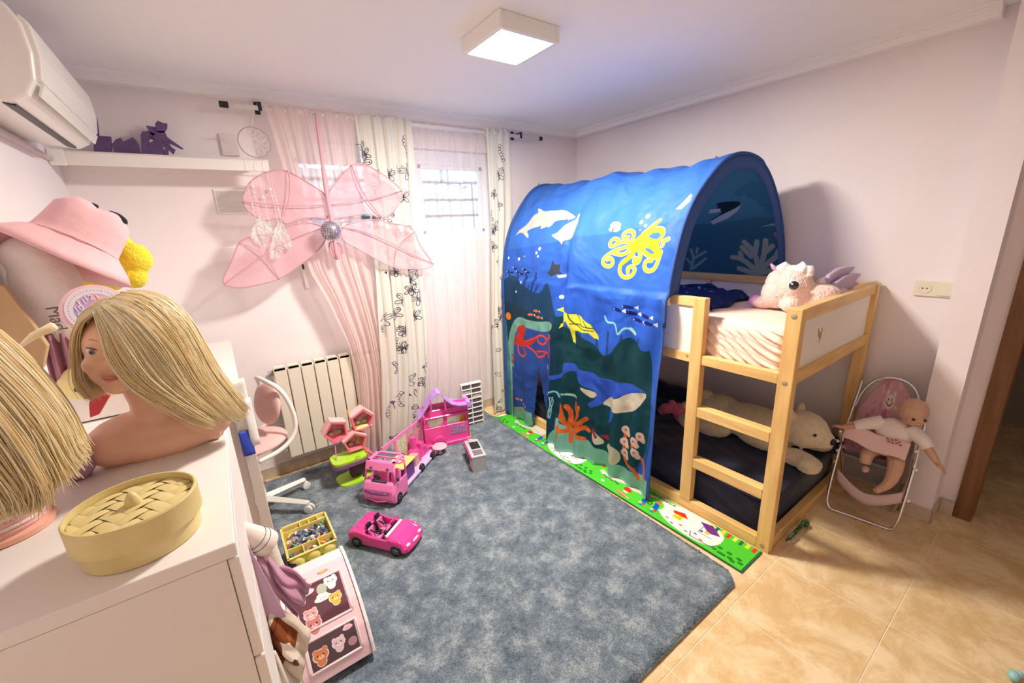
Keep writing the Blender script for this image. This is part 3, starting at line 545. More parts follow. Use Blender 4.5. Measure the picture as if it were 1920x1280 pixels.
PSH = sheer('pink_voile', (.95, .84, .85), .42, .5, weave=.08)
PSH2 = sheer('pink_voile_swag', (.93, .77, .75), .74, .4, weave=.08)
pl_ = ([2.23, 1.86, 1.54, 1.32, 1.14, .85, .62, .39, .05], [-1.46, -1.42, -1.40, -1.38, -1.31, -1.23, -1.20, -1.22, -1.30])
pr_ = ([2.23, 1.87, 1.52, 1.25, .95, .64, .32, .01], [-.99, -1.01, -1.03, -1.0, -.98, -.98, -.99, -.97])
wl_ = ([2.23, 1.97, 1.65, 1.31, .96, .58, .01], [-.99, -.99, -.98, -.99, -1.01, -1.03, -1.10])
wr_ = ([2.23, 1.99, 1.65, 1.29, .90, .49, .01], [-.63, -.64, -.66, -.66, -.66, -.69, -.77])
cr_ = ([2.23, 1.83, 1.44, .81, .36, .01], [-.04, -.06, -.09, -.13, -.16, -.25])
vl_ = ([2.23, 1.64, .81, .01], [-.04, -.06, -.12, -.15]); vr_ = ([2.23, 1.63, .79, .01], [.16, .14, .04, .01])
c = curtain('sheer_curtain', '', pl_, pr_, 7, .012, PSH2, y0=2.125, seed=1, nu=170); tag(c, 'pink sheer curtain swept over the radiator, behind the hanging butterfly', 'curtain')
c = curtain('sheer_curtain', '', wr_, cr_, 6, .007, PSH, y0=2.15, seed=2, nu=130); tag(c, 'pink sheer curtain hanging straight over the right-hand window', 'curtain')
# white cotton printed with line-drawn butterflies, flowers and caterpillars
def curtain_print(seed, w):
    p = Print(0, w, 0, 2.25, 640, (.93, .92, .88)); r = random.Random(seed); K = (.16, .15, .24); z = .06
    def bf(cx, cy, s, a):
        ca, sa = math.cos(a), math.sin(a); T_ = lambda l: [(cx + s * (x * ca - y * sa), cy + s * (x * sa + y * ca)) for x, y in l]
        for sx in (-1, 1):
            p.line(T_([(0, .1), (sx * .35, .75), (sx * .95, .85), (sx * .9, .3), (sx * .1, 0)]), .0035, K, 3)
            p.line(T_([(0, 0), (sx * .5, -.1), (sx * .75, -.55), (sx * .35, -.7), (0, -.1)]), .0035, K, 3)
            p.line(T_([(sx * .1, .1), (sx * .6, .5)]), .0025, K); p.line(T_([(0, .4), (sx * .25, .85), (sx * .35, .95)]), .0025, K)
            p.dot(*T_([(sx * .72, .55)])[0], s * .09, K)
        P_ = T_([(0, .4), (0, -.5)]); p.line(P_, s * .10, K)
    def cat(cx, cy, s, a):
        for i in range(6):
            x, y = cx + math.sin(i * .8 + a) * s * .2, cy + i * s * .28
            p.line([(x + s * .2 * math.cos(t), y + s * .17 * math.sin(t)) for t in np.linspace(0, 2 * PI, 11)], .003, K, 1)
    def leaf(cx, cy, s, a):
        ca, sa = math.cos(a), math.sin(a); T_ = lambda l: [(cx + s * (x * ca - y * sa), cy + s * (x * sa + y * ca)) for x, y in l]
        p.line(T_([(-.8, 0), (0, .35), (.8, 0), (0, -.35), (-.8, 0)]), .003, K, 2); p.line(T_([(-1, 0), (.7, 0)]), .0025, K)
        p.poly(T_([(.2, .5), (.5, .8), (.6, .5)]), K)
    while z < 2.1:
        for _ in range(max(1, int(w / .15))):
            x = r.uniform(.03, w - .03); y = z + r.uniform(-.05, .05); k = r.random(); s_ = r.uniform(.036, .062)
            if k < .45: bf(x, y, s_, r.uniform(-.8, .8))
            elif k < .7: cat(x, y, s_ * 1.3, r.uniform(0, 3))
            elif k < .9: leaf(x, y, s_, r.uniform(0, 3))
            else: p.dot(x, y, .012, (.55, .42, .55)); p.line([(x, y), (x + .01, y - .05)], .003, K)
        z += .13
    return p.image('curtain_print_%d' % seed)
c = curtain('printed_curtain', '', wl_, wr_, 5, .018, imgmat('butterfly_cotton_a', curtain_print(3, .62), .9, transl=.28, opac=.94), y0=2.115, seed=5, nu=200, uvf=lambda a, b: (a, b), zig=.8)
tag(c, 'white curtain printed with dark butterfly drawings, gathered between the two windows', 'curtain')
c = curtain('printed_curtain', '', vl_, vr_, 3, .013, imgmat('butterfly_cotton_b', curtain_print(4, .4), .9, transl=.28, opac=.94), y0=2.125, seed=6, nu=120, uvf=lambda a, b: (a, b), zig=.8)
tag(c, 'narrow white curtain printed with butterfly drawings, next to the play tent', 'curtain')
# tied tab loops on the rod
q = M()
for x in (-.98, -.92, -.84, -.76, -.70, -.65, -.03, .03, .09, .14): q.ring((x, 2.17, 2.215), .024, .007, axis=(1, 0, .2), n=12, m=5)
tag(q.obj('curtain_tabs', mat('tab_cotton', (.88, .86, .80), .9), smooth=True), 'white knotted fabric tabs of the printed curtains on the rod', 'curtain tab', kind='stuff')

# ================================================================ things on the window wall
rad = thing('radiator', 'cream aluminium radiator with ribbed panels under the left window', 'radiator', (-1.40, 2.2, .14))
x = -1.675
for i in range(9):
    q = M().bx(x + .0025, x + .0735, 2.165, 2.175, .15, .755).bx(x + .025, x + .052, 2.175, 2.25, .16, .74).bx(x + .006, x + .070, 2.165, 2.235, .735, .755)
    q.obj('radiator_section', CREAM, rad, bevel=.003, seg=1); x += .077
M().tube([(-1.70, 2.21, .72), (-1.665, 2.21, .72)], .018, n=10).obj('valve', GREYP, rad, autos=.6)
M().tube([(-1.665, 2.235, .72), (-1.665, 2.235, .19)], .01, n=8).tube([(-1.70, 2.21, .19), (-1.665, 2.21, .19)], .014, n=8).obj('pipe', CHROME, rad, smooth=True)
q = M().bx(-1.69, -1.61, 2.262, 2.2785, 1.975, 2.085)
tag(q.obj('junction_cover', mat('cover_paint', (.78, .69, .69), .8), bevel=.003), 'square cover plate painted wall pink, above the end of the wall shelf', 'cover plate')
vn = M().bx(-1.77, -1.62, 2.270, 2.279, 1.668, 1.80); v_ = vn.obj('vent_grille', WPLA, bevel=.002, seg=1); tag(v_, 'white slatted air vent on the wall left of the butterfly', 'vent')
for i in range(10): M().box((-1.695, 2.267, 1.680 + i * .012), (.134, .010, .003), (.5, 0, 0)).obj('slat', GREYP if i % 1 else mat('slat_white', (.72, .70, .70), .5), v_)
q = M().box((-1.39, 2.27, 1.285), (.022, .018, .15), (0, -.06, 0)); o = q.obj('blind_strap_winder', WPLA, bevel=.004); tag(o, 'narrow white blind strap winder on the wall just above the radiator, under the butterfly', 'strap winder')
M().bx(-1.398, -1.386, 2.258, 2.262, 1.33, 1.36).obj('slot', BLACK, o)
o = M().tube([(.498, 2.268, 1.82), (.541, 2.265, 1.885), (.575, 2.268, 1.815), (.565, 2.272, 1.75), (.50, 2.272, 1.75), (.498, 2.268, 1.82)], .0022, n=6).obj('wire_hanger', GREYP, smooth=True); tag(o, 'small triangular wire hanger on the wall above the far end of the tent', 'hanger')
o = M().lathe([(.003, 0), (.006, .006), (.006, .01), (0, .012)], (1.0, .965, 1.916), 10, axis=(-1, 0, 0)).obj('wall_nail', GREYP, smooth=True); tag(o, 'small grey nail in the wall above the tent', 'nail')
# double socket plate
so = thing('socket_plate', 'cream double plate with power socket and light switch on the right wall', 'socket', (.99, -.205, 1.105))
IV = mat('ivory_plastic', (.80, .76, .60), .35)
M().bx(.988, 1.0, -.285, -.125, 1.105, 1.182).obj('frame', IV, so, bevel=.003)
q = M().ring((.987, -.165, 1.144), .022, .003, axis=(1, 0, 0), n=20).lathe([(.021, 0), (.021, .002)], (.986, -.165, 1.144), 18, axis=(1, 0, 0)); sk = q.obj('power_socket', IV, so, smooth=False)
for dy in (-.008, .008): M().tube([(.9845, -.165 + dy, 1.144), (.987, -.165 + dy, 1.144)], .003, n=8).obj('pin_hole', BLACK, sk)
M().bx(.983, .989, -.278, -.212, 1.112, 1.175).obj('switch_rocker', IV, so, bevel=.002)

# ================================================================ hanging butterfly, mirror ball, dreamcatcher
bf = thing('butterfly_mobile', 'large pink gauze butterfly on a wire frame hanging in front of the curtains', 'hanging decoration', (-1.25, 2.07, 1.30))
BG = sheer('pink_gauze', (.94, .58, .64), .60, .4); PST = mat('pink_ribbon', (.74, .36, .42), .6); WIR = mat('pink_wire', (.60, .33, .38), .5)
def wingz(k): return 0
for k, nm in (('b_ul', 'wing'), ('b_ur', 'wing'), ('b_ll', 'wing'), ('b_lr', 'wing'), ('b_tail', 'tail')):
    P = D[k]; q = M(); cxm = sum(a for a, b in P) / len(P); czm = sum(b for a, b in P) / len(P); Y0 = 2.075 if k in ('b_ul', 'b_ur') else 2.065
    # smooth outline, dished centre
    Q = [Vector((a, b)) for a, b in P]
    for _ in range(2):
        n_ = len(Q); Q = [v for i in range(n_) for v in (Q[i] * .75 + Q[(i + 1) % n_] * .25, Q[i] * .25 + Q[(i + 1) % n_] * .75)]
    rings = 5; vs = []
    for r_ in range(rings + 1):
        t = r_ / rings
        for i, p_ in enumerate(Q):
            vs.append((lerp(cxm, p_[0], t), Y0 + .018 * (1 - t * t) + .002 * math.sin(i * 1.3) * t, lerp(czm, p_[1], t)))
    n_ = len(Q); q.add(vs, [(r_ * n_ + i, r_ * n_ + (i + 1) % n_, (r_ + 1) * n_ + (i + 1) % n_, (r_ + 1) * n_ + i) for r_ in range(rings) for i in range(n_)])
    wg = q.obj(nm, BG, bf, smooth=True)
    M().tube([(a, Y0, b) for a, b in [tuple(v) for v in Q] + [tuple(Q[0])]], .0035, n=6).obj('frame_wire', WIR, wg, smooth=True)
for k in ('f1', 'f2', 'f3', 'f4', 'f5', 'f6', 'f7'): M().tube([(a, 2.062, b) for a, b in D[k]], .006, n=6, flat=.5, smooth=2).obj('ribbon', PST, bf, smooth=True)
M().tube([(a, 2.055, b) for a, b in D['f8']], [.006, .008, .013, .012, .008], n=8, smooth=1).obj('body', PST, bf, smooth=True)
M().tube([(-1.232, 2.055, 2.17), (-1.235, 2.15, 2.21)], .0015, n=5).obj('string', WIR, bf)
mb = thing('mirror_ball', 'small mirrored silver-lilac ball hanging in front of the butterfly', 'mirror ball', (-1.255, 1.99, 1.50))
MIR = mat('mirror_tile', (.78, .74, .84), .22, metal=.8, var=.45, vscale=25)
q = M(); ns = 14
tile0 = []
for i in range(ns):
    a0, a1 = PI * i / ns + .02, PI * (i + 1) / ns - .02; k = max(4, int(2 * ns * math.sin((a0 + a1) / 2)))
    for j_ in range(k):
        b0, b1 = 2 * PI * j_ / k + .03, 2 * PI * (j_ + 1) / k - .03; r_ = .056
        f_ = lambda a, b: (-1.255 + r_ * math.sin(a) * math.cos(b), 1.99 + r_ * math.sin(a) * math.sin(b), 1.552 + r_ * math.cos(a))
        q.add([f_(a0, b0), f_(a1, b0), f_(a1, b1), f_(a0, b1)], [(0, 1, 2, 3)])
M().ell((-1.255, 1.99, 1.552), .0545).obj('core', mat('ball_core', (.25, .2, .3), .5), mb, smooth=True)
tl = q.obj('mirror_tiles', MIR, mb); tl['kind'] = 'stuff'
M().tube([(-1.255, 1.99, 1.605), (-1.24, 2.03, 2.19)], .001, n=4).obj('string', GREYP, mb)
dc = thing('dreamcatcher', 'round dreamcatcher with white feathers hanging in front of the wall shelf end', 'dreamcatcher', (-1.57, 2.07, 1.55))
DX, DY, DZ = -1.548, 2.07, 2.015
M().ring((DX, DY, DZ), .074, .003, axis=(0, 1, 0), n=36).obj('hoop', mat('hoop_grey', (.45, .38, .38), .7), dc, smooth=True)
q = M()
for r1, r2, n_ in ((.073, .05, 12), (.05, .03, 12), (.03, .012, 12)):
    for i in range(n_):
        for s_ in (-.5, .5):
            a = 2 * PI * i / n_ + (0 if r1 == .073 else .26); b = a + s_ * 2 * PI / n_
            q.tube([(DX + r1 * math.cos(a), DY, DZ + r1 * math.sin(a)), (DX + r2 * math.cos(b), DY, DZ + r2 * math.sin(b))], .0008, n=4)
q.obj('web', PAPER, dc)['kind'] = 'stuff'
M().tube([(DX, DY, DZ + .074), (-1.51, 2.15, 2.20)], .001, n=4).obj('string', PAPER, dc)
FE = sheer('white_feather', (.92, .88, .88), .75, .3)
for i, (fx, fz, ln) in enumerate(((-1.60, 1.93, .30), (-1.56, 1.92, .40), (-1.52, 1.93, .33), (-1.62, 1.80, .20), (-1.50, 1.80, .22))):
    q = M(); rr = random.Random(i)
    q.tube([(fx, DY, fz), (fx + .01, DY - .01, fz - ln)], .0012, n=4)
    s = q.obj('feather_string', PAPER, dc)
    q = M(); zc = fz - ln; L_ = .13
    for k in range(46):
        t = k / 46; z = zc + .02 - L_ * t; wdt = .035 * math.sin(PI * min(1, t * .9 + .12)) * rr.uniform(.8, 1.2)
        for sd in (-1, 1):
            x0 = fx + .01 + .01 * math.sin(t * 4 + i)
            q.add([(x0, DY - .01, z), (x0 + sd * wdt * .6, DY - .012 + rr.uniform(-.006, .006), z - .012), (x0 + sd * wdt, DY - .012 + rr.uniform(-.01, .01), z - .028), (x0 + sd * wdt * .5, DY - .01, z - .018)], [(0, 1, 2, 3)])
    q.obj('feather', FE, dc)
    M().ell((fx + .003, DY - .003, fz - ln * .45), .007).ell((fx + .005, DY - .004, fz - ln * .55), .005).obj('bead', WPLA, s, smooth=True)
# ================================================================ loft bed
bed = thing('loft_bed', 'low pine loft bed with white panels and ladder along the right wall', 'bed', (.49, 1.04, 0))
PANEL = mat('bed_panel_white', (.84, .81, .74), .6)
BW, BLn = .975, 2.07
def post(x, y, w=.058, d=.045, h=1.16): return M().bx(x, x + d, y, y + w, 0, h).obj('post', PINE, bed, bevel=.003)
post(0, 0); post(BW - .045, 0); post(0, BLn - .058); post(BW - .045, BLn - .058)
# long side rails
for x0 in (.002, BW - .040):
    M().bx(x0, x0 + .038, .058, BLn - .058, .832, .88).obj('side_rail', PINEY, bed, bevel=.003)
    M().bx(x0, x0 + .038, .058, BLn - .058, .002, .060).obj('floor_rail', PINEY, bed, bevel=.003)
M().bx(.004, .040, .46, BLn - .058, 1.115, 1.16).obj('top_rail', PINEY, bed, bevel=.003)
M().bx(BW - .042, BW - .004, .058, BLn - .058, 1.115, 1.16).obj('top_rail', PINEY, bed, bevel=.003)
M().bx(.012, .020, .46, BLn - .058, .878, 1.118).obj('side_panel', PANEL, bed)
M().bx(BW - .020, BW - .012, .058, BLn - .058, .878, 1.118).obj('side_panel', PANEL, bed)
for y in (.90, 1.5): M().bx(BW - .040, BW - .020, y, y + .03, .88, 1.116).obj('batten', PINE, bed, bevel=.002)
# short ends
for y0, sgn in ((.006, 1), (BLn - .044, -1)):
    M().bx(.045, BW - .045, y0, y0 + .038, 1.105, 1.158).obj('end_rail', PINEX, bed, bevel=.003)
    M().bx(.045, BW - .045, y0, y0 + .038, .832, .885).obj('end_rail', PINEX, bed, bevel=.003)
    M().bx(.045, BW - .045, y0 + .016, y0 + .024, .882, 1.108).obj('end_panel', PANEL, bed)
    M().bx(.045, BW - .045, y0, y0 + .038, .002, .055).obj('floor_rail', PINEX, bed, bevel=.003)
# a torn scuff on the near end panel
mk = mat('scuff_brown', (.45, .33, .14), .9)
M().prism([(.255, 1.035), (.270, 1.03), (.276, 1.012), (.290, 1.015), (.296, .995), (.302, 1.03), (.308, 1.032), (.304, .985), (.290, .965), (.286, .985), (.268, 1.0)], 'y', .0205, .0222).obj('scuff_mark', mk, bed)
# ladder
M().bx(-.004, .040, .40, .46, .06, 1.16).obj('ladder_post', PINE, bed, bevel=.003)
for z in (.265, .555): M().bx(-.002, .050, .058, .40, z, z + .052).obj('rung', PINEY, bed, bevel=.003)
BR = mat('bolt_brass', (.55, .47, .30), .4, metal=.7)
for (x, y, z) in ((-.001, .029, 1.13), (-.001, .029, .845), (-.001, .029, .03)):
    M().lathe([(.011, 0), (.011, .0015), (.005, .003), (0, .003)], (x + .001, y, z), 14, axis=(-1, 0, 0)).obj('bolt', BR, bed)
M().lathe([(.007, 0), (.007, .0015), (0, .002)], (.003, .475, .862), 12, axis=(-1, 0, 0)).obj('bolt', BR, bed)
M().bx(-.012, .05, .592, .628, 1.105, 1.172).box((.012, .600, 1.195), (.012, .014, .05)).obj('tent_clip', WPLA, bed, bevel=.003)
for i in range(12): M().bx(.045, BW - .045, .12 + i * .16, .20 + i * .16, .842, .858).obj('slat', PINEX, bed, bevel=.002, seg=1)

# upper mattress with crumpled pink sheet
rr = random.Random(4)
def crease(a, b):   # folds that fan out, as a pulled fitted sheet has
    return .011 * math.sin(34 * b + 13 * a + 3 * math.sin(4 * a)) * max(0, math.sin(PI * min(1, max(0, b * 1.1)))) + .005 * math.sin(61 * b - 16 * a)
def matt(x0, x1, y0, y1, z0, z1, creasef, nu, nv, rnd=.045):
    """a soft box: side and top surface swept from the lower front edge over the top to the lower back edge"""
    hw = z1 - z0; per = [(x0, z0), (x0, z1 - rnd), (x0 + rnd * .3, z1 - rnd * .3), (x0 + rnd, z1), (x1 - rnd, z1), (x1, z1 - rnd), (x1, z0)]
    cum = [0]
    for i in range(1, len(per)): cum.append(cum[-1] + math.dist(per[i], per[i - 1]))
    T = cum[-1]
    def fn(u, v):
        s = v * T; x = float(np.interp(s, cum, [p[0] for p in per])); z = float(np.interp(s, cum, [p[1] for p in per]))
        yv = lerp(y0, y1, u); e = min(1, min(u, 1 - u) * (y1 - y0) / rnd); e = math.sin(e * PI / 2)
        cx_, cz_ = (x0 + x1) / 2, (z0 + z1) / 2; k = .93 + .07 * e
        x = cx_ + (x - cx_) * k; z = z0 + (z - z0) * k
        c_ = creasef(yv, s)
        if s < cum[2]: x -= c_ * 1.0
        elif s < cum[4]: z += c_ * .35
        return (x, yv, z)
    q = M().grid(fn, nu, nv)
    n = nu + 1
    q.f.append(tuple(j * n for j in range(nv + 1))[::-1]); q.f.append(tuple(j * n + nu for j in range(nv + 1)))
    q.f.append((0, nu, nv * n + nu, nv * n))
    return q
SHEET = mat('pink_sheet', (.87, .66, .55), .9, sheen=.2, bump=.12, bscale=18)
um = matt(.055, .915, .055, 1.99, .862, 1.062, lambda y, s: (.014 * (1 - abs(math.sin(60 * s + 30 * (.4 - y) * (1 + 2 * s) + 2.6 * math.sin(11 * y)))) ** 2 * min(1, s / .03) + .005 * (1 - abs(math.sin(118 * s - 34 * y + 2 * math.sin(13 * y)))) ** 2) if y < .7 and s < .2 else .004 * math.sin(20 * s + 14 * y), 260, 300)
o = um.obj('mattress', SHEET, smooth=True); tag(o, 'mattress in a crumpled pale pink sheet on the upper bunk', 'mattress')
# lower mattress, navy
lm = matt(.075, .925, .06, 2.0, .008, .215, lambda y, s: .006 * math.sin(30 * s + 18 * y + 2 * math.sin(7 * y)) + .004 * math.sin(70 * s - 30 * y), 160, 70)
o = lm.obj('floor_mattress', NAVY, smooth=True); tag(o, 'thick mattress in a navy blue cover on the floor under the loft bed', 'mattress')
q = M()
for y in np.linspace(.14, 1.9, 9): q.ell((.84, y, .245), (.085, .16, .055 + .02 * math.sin(y * 7)))
o = q.obj('navy_blanket', NAVY, remesh=.012); tag(o, 'rumpled navy blanket along the wall side of the lower mattress', 'blanket')

# blue printed cloth on the upper bunk
bp = Print(0, 1, 0, 1, 200, (.04, .14, .38)); r = random.Random(2)
for _ in range(26): bp.dot(r.random(), r.random(), r.uniform(.015, .04), r.choice([(.6, .15, .25), (.15, .35, .3), (.7, .72, .7), (.1, .3, .55)]), r.uniform(.01, .02), r.random() * 3)
def blk(u, v):
    a = (.17, .46); b = (.60, .49); c2 = (.80, .86); d2 = (.58, 1.12)
    x = (1 - v) * lerp(a[0], b[0], u) + v * lerp(d2[0], c2[0], u); y = (1 - v) * lerp(a[1], b[1], u) + v * lerp(d2[1], c2[1], u)
    e = min(u, 1 - u, v, 1 - v); return (x + .012 * math.sin(13 * v), y + .014 * math.sin(11 * u), 1.072 + .03 * min(1, e / .1) + .008 * math.sin(9 * u + 7 * v) + .006 * math.sin(21 * v - 9 * u))
o = M().grid(blk, 40, 40, uv=lambda u, v: (u, v)).obj('folded_cloth', imgmat('blue_cloth', bp.image('blue_cloth_print'), .9, bump=.3), smooth=True, solid=.018)
tag(o, 'dark blue printed cloth folded on the upper bunk behind the ladder', 'cloth')

# ================================================================ tunnel tent over the bed
TA, TB, TCX, TCZ = .5, .68, .47, 1.16
_th = np.linspace(PI, 0, 200); _ex = TCX + TA * np.cos(_th); _ez = TCZ + TB * np.sin(_th)
_s = np.concatenate([[0], np.cumsum(np.hypot(np.diff(_ex), np.diff(_ez)))]) + TCZ; SM = float(_s[-1])
BLUE = (.25, .49, .88); BL2 = (.18, .38, .80); GRN = (.05, .26, .30); SAND = (.50, .74, .68); WHT = (.84, .82, .77)
def tent_print():
    p = Print(.5, 2.1, -.08, SM + .02, 420, BLUE)
    # water deepens from bright blue to teal green towards the sea bed
    p.poly([(.5, 1.55), (2.1, 1.35), (2.1, -.1), (.5, -.1)], (.21, .43, .85))
    p.poly([(.5, 1.15), (1.0, 1.1), (1.35, 1.2), (2.1, 1.1), (2.1, -.1), (.5, -.1)], BL2)
    for y0, s0, w_ in ((.95, .75, .35), (1.85, 1.05, .30), (.75, .45, .2)):
        for k in range(5): p.line([(y0 + k * .05 - .1, s0 - .4), (y0 + k * .07 - .14, s0 - .1), (y0 + (k - 2) * .11, s0 + .16)], .018, (.10, .26, .52), 2, .8)
    for P_ in D['farhill']: p.poly(P_, (.08, .27, .42), sm=3)
    for k in range(12):
        b = 1.62 + k * .035
        p.line([(1.86, .80), (1.80 + (k - 6) * .014, .98), (1.80 + (k - 6) * .035, 1.13 + .05 * math.sin(k * 2))], .011, (.06, .25, .40))
    for P_ in D['green']: p.poly(P_, GRN, sm=3)
    p.poly([(1.36, .88), (2.04, .98), (2.1, .98), (2.1, -.1), (1.40, -.1)], (.04, .23, .31))
    for P_ in D['cave']: p.poly(P_, SAND, sm=2)
    p.poly([(2.1, .9), (1.99, .83), (1.97, .5), (1.98, -.1), (2.1, -.1)], (.30, .55, .55))
    for P_ in D['cavein']: p.poly(P_, (.18, .34, .68), sm=2)
    p.poly([(1.95, .45), (1.48, .45), (1.46, -.1), (1.96, -.1)], (.18, .33, .66)); 
    p.poly([(1.94, .10), (1.80, .14), (1.70, .13), (1.68, -.1), (1.95, -.1)], SAND)
    for P_ in D['sand']: p.poly(P_, SAND, sm=2)
    p.poly([(1.38, .22), (1.30, .22), (1.05, .13), (.80, .10), (.55, .13), (.5, -.1), (1.4, -.1)], SAND)
    for P_ in D['whale_back']: p.poly(P_, (.20, .37, .82), sm=3)
    for P_ in D['whale_belly']: p.poly(P_, (.86, .83, .74), sm=1)
    for P_ in D['dolphin']: p.poly(P_, WHT, sm=1)
    d0 = D['dolphin'][0]; p.dot(1.43, 1.575, .006, (.5, .3, .2)); p.line([d0[11], (1.41, 1.568)], .003, (.85, .55, .5))
    for P_ in D['mantaray']: p.poly(P_, (.25, .27, .33))
    for P_ in D['mantawhite']: p.poly(P_, WHT)
    YO = (.98, .80, .20); YP = (.97, .88, .50)
    for L_ in D['octo_arm']: p.line(L_, .024, YP); p.line(L_, .012, YO)
    for P_ in D['octo_body']: p.poly(P_, (.95, .74, .12), sm=1)
    for P_ in D['octo_hole']: p.poly(P_, BLUE)
    for P_ in D['shell']: p.poly(P_, (.93, .90, .86))
    c0 = D['shell'][0]; cxs = sum(a for a, b in c0) / len(c0); cys = sum(b for a, b in c0) / len(c0)
    for k in range(5): p.line([(cxs, cys - .03), (cxs + (k - 2) * .014, cys + .025)], .003, (.2, .35, .6))
    p.poly([(a * .8 + D['shell'][1][0][0] * .0 + .2 * sum(x for x, _ in D['shell'][1]) / 6, b * .8 + .2 * sum(y for _, y in D['shell'][1]) / 6) for a, b in D['shell'][1]], (.93, .80, .72))
    for i, (u, v) in enumerate(D['bubble']): p.dot(u, v, (.013, .011, .009, .005)[i % 4], (.95, .97, 1))
    for P_ in D['turtle']: p.poly(P_, (.93, .91, .30))
    for L_ in D['turtleline']: p.line(L_, .006, (.25, .33, .15))
    t0 = D['turtle'][0][1]; p.dot(t0[0], t0[1] - .008, .005, (.1, .12, .1))
    for L_ in D['snake']: p.line(L_, .012, (.55, .85, .85)); p.line(L_[-2:], .018, (.7, .9, .8), 0)
    for u, v in D['fish']:
        p.dot(u, v, .035, (.06, .12, .42), .010, .1); p.poly([(u - .035, v), (u - .06, v + .014), (u - .06, v - .012)], (.85, .9, .95)); p.dot(u + .03, v + .002, .004, (.9, .95, 1))
    for k in range(7): p.dot(1.72 + .04 * k, 1.21 + .02 * math.sin(k * 2), .022, (.06, .14, .40), .007); p.dot(1.745 + .04 * k, 1.215 + .02 * math.sin(k * 2), .005, (.9, .95, 1))
    for L_ in D['coral']: p.line(L_, .030, (.90, .42, .16), 1)
    r = random.Random(3)
    for L_ in D['coral']:
        for a, b in L_: p.dot(a + r.uniform(-.01, .01), b + r.uniform(-.01, .01), .003, (.98, .7, .4))
    for L_ in D['coralstem']: p.line(L_, .022, (.88, .42, .18))
    for u, v in D['coralpink']: p.dot(u, v, .028, (.90, .78, .72)); p.dot(u - .018, v - .018, .018, (.92, .80, .74)); p.dot(u + .003, v, .008, (.75, .45, .35))
    for P_ in D['clam']: p.poly(P_, (.86, .83, .72), sm=3)
    for P_ in D['clamred']: p.poly(P_, (.70, .18, .24))
    R_ = (.85, .22, .18)
    for P_ in D['redocto']: p.poly(P_, R_, sm=2)
    for L_ in D['redarm']: p.line(L_, .020, (.80, .20, .25)); p.line(L_, .004, (.95, .6, .6))
    for u, v in D['redfish']: p.dot(u, v, .030, (.90, .45, .32), .010, -.1); p.poly([(u - .03, v), (u - .05, v + .012), (u - .05, v - .012)], (.9, .8, .7))
    u, v = D['jelly'][0]; p.dot(u, v, .022, (.85, .90, .95)); 
    for k in (-1, 0, 1): p.line([(u + k * .007, v), (u + k * .008, v - .05), (u + k * .003, v - .09)], .006, (.8, .87, .93))
    p.dot(1.965, .86, .030, (.95, .55, .15)); 
    for k in range(4): p.line([(1.43 + .01 * k, .20), (1.41 + .02 * math.sin(k * 2), .28 + .03 * k), (1.44 - .01 * k, .36)], .007, (.6, .85, .85))
    # wall side of the print, seen from inside the tunnel
    p.poly([(.5, 2.15), (2.1, 2.15), (2.1, SM + .02), (.5, SM + .02)], (.24, .46, .60))
    p.poly([(.5, 2.62), (1.1, 2.70), (1.5, 2.62), (2.1, 2.68), (2.1, SM + .02), (.5, SM + .02)], (.19, .40, .50), sm=2)
    for L_ in D['seaweed']: p.line(L_, .05, (.18, .42, .54), 1)
    for P_ in D['orca']: p.poly(P_, (.08, .16, .22), sm=2)
    for P_ in D['orcaw']: p.poly(P_, (.62, .68, .76))
    for L_ in D['icoral']: p.line(L_, .032, (.62, .68, .66), 1)
    for L_ in D['icoral2']: p.line(L_, .018, (.50, .64, .68), 1)
    for P_ in D['shrimp']: p.poly(P_, (.52, .62, .68), sm=2)
    for P_ in D['shrimpp']: p.poly(P_, (.60, .48, .55))
    # dark blue hems of the two open ends
    return p
TP = tent_print()
TM = imgmat('tent_fabric', TP.image('tent_print'), .55, transl=.34, bump=.9)
HEM = mat('tent_hem', (.03, .10, .36), .7, transl=.2)
T0, T1 = .575, 2.03
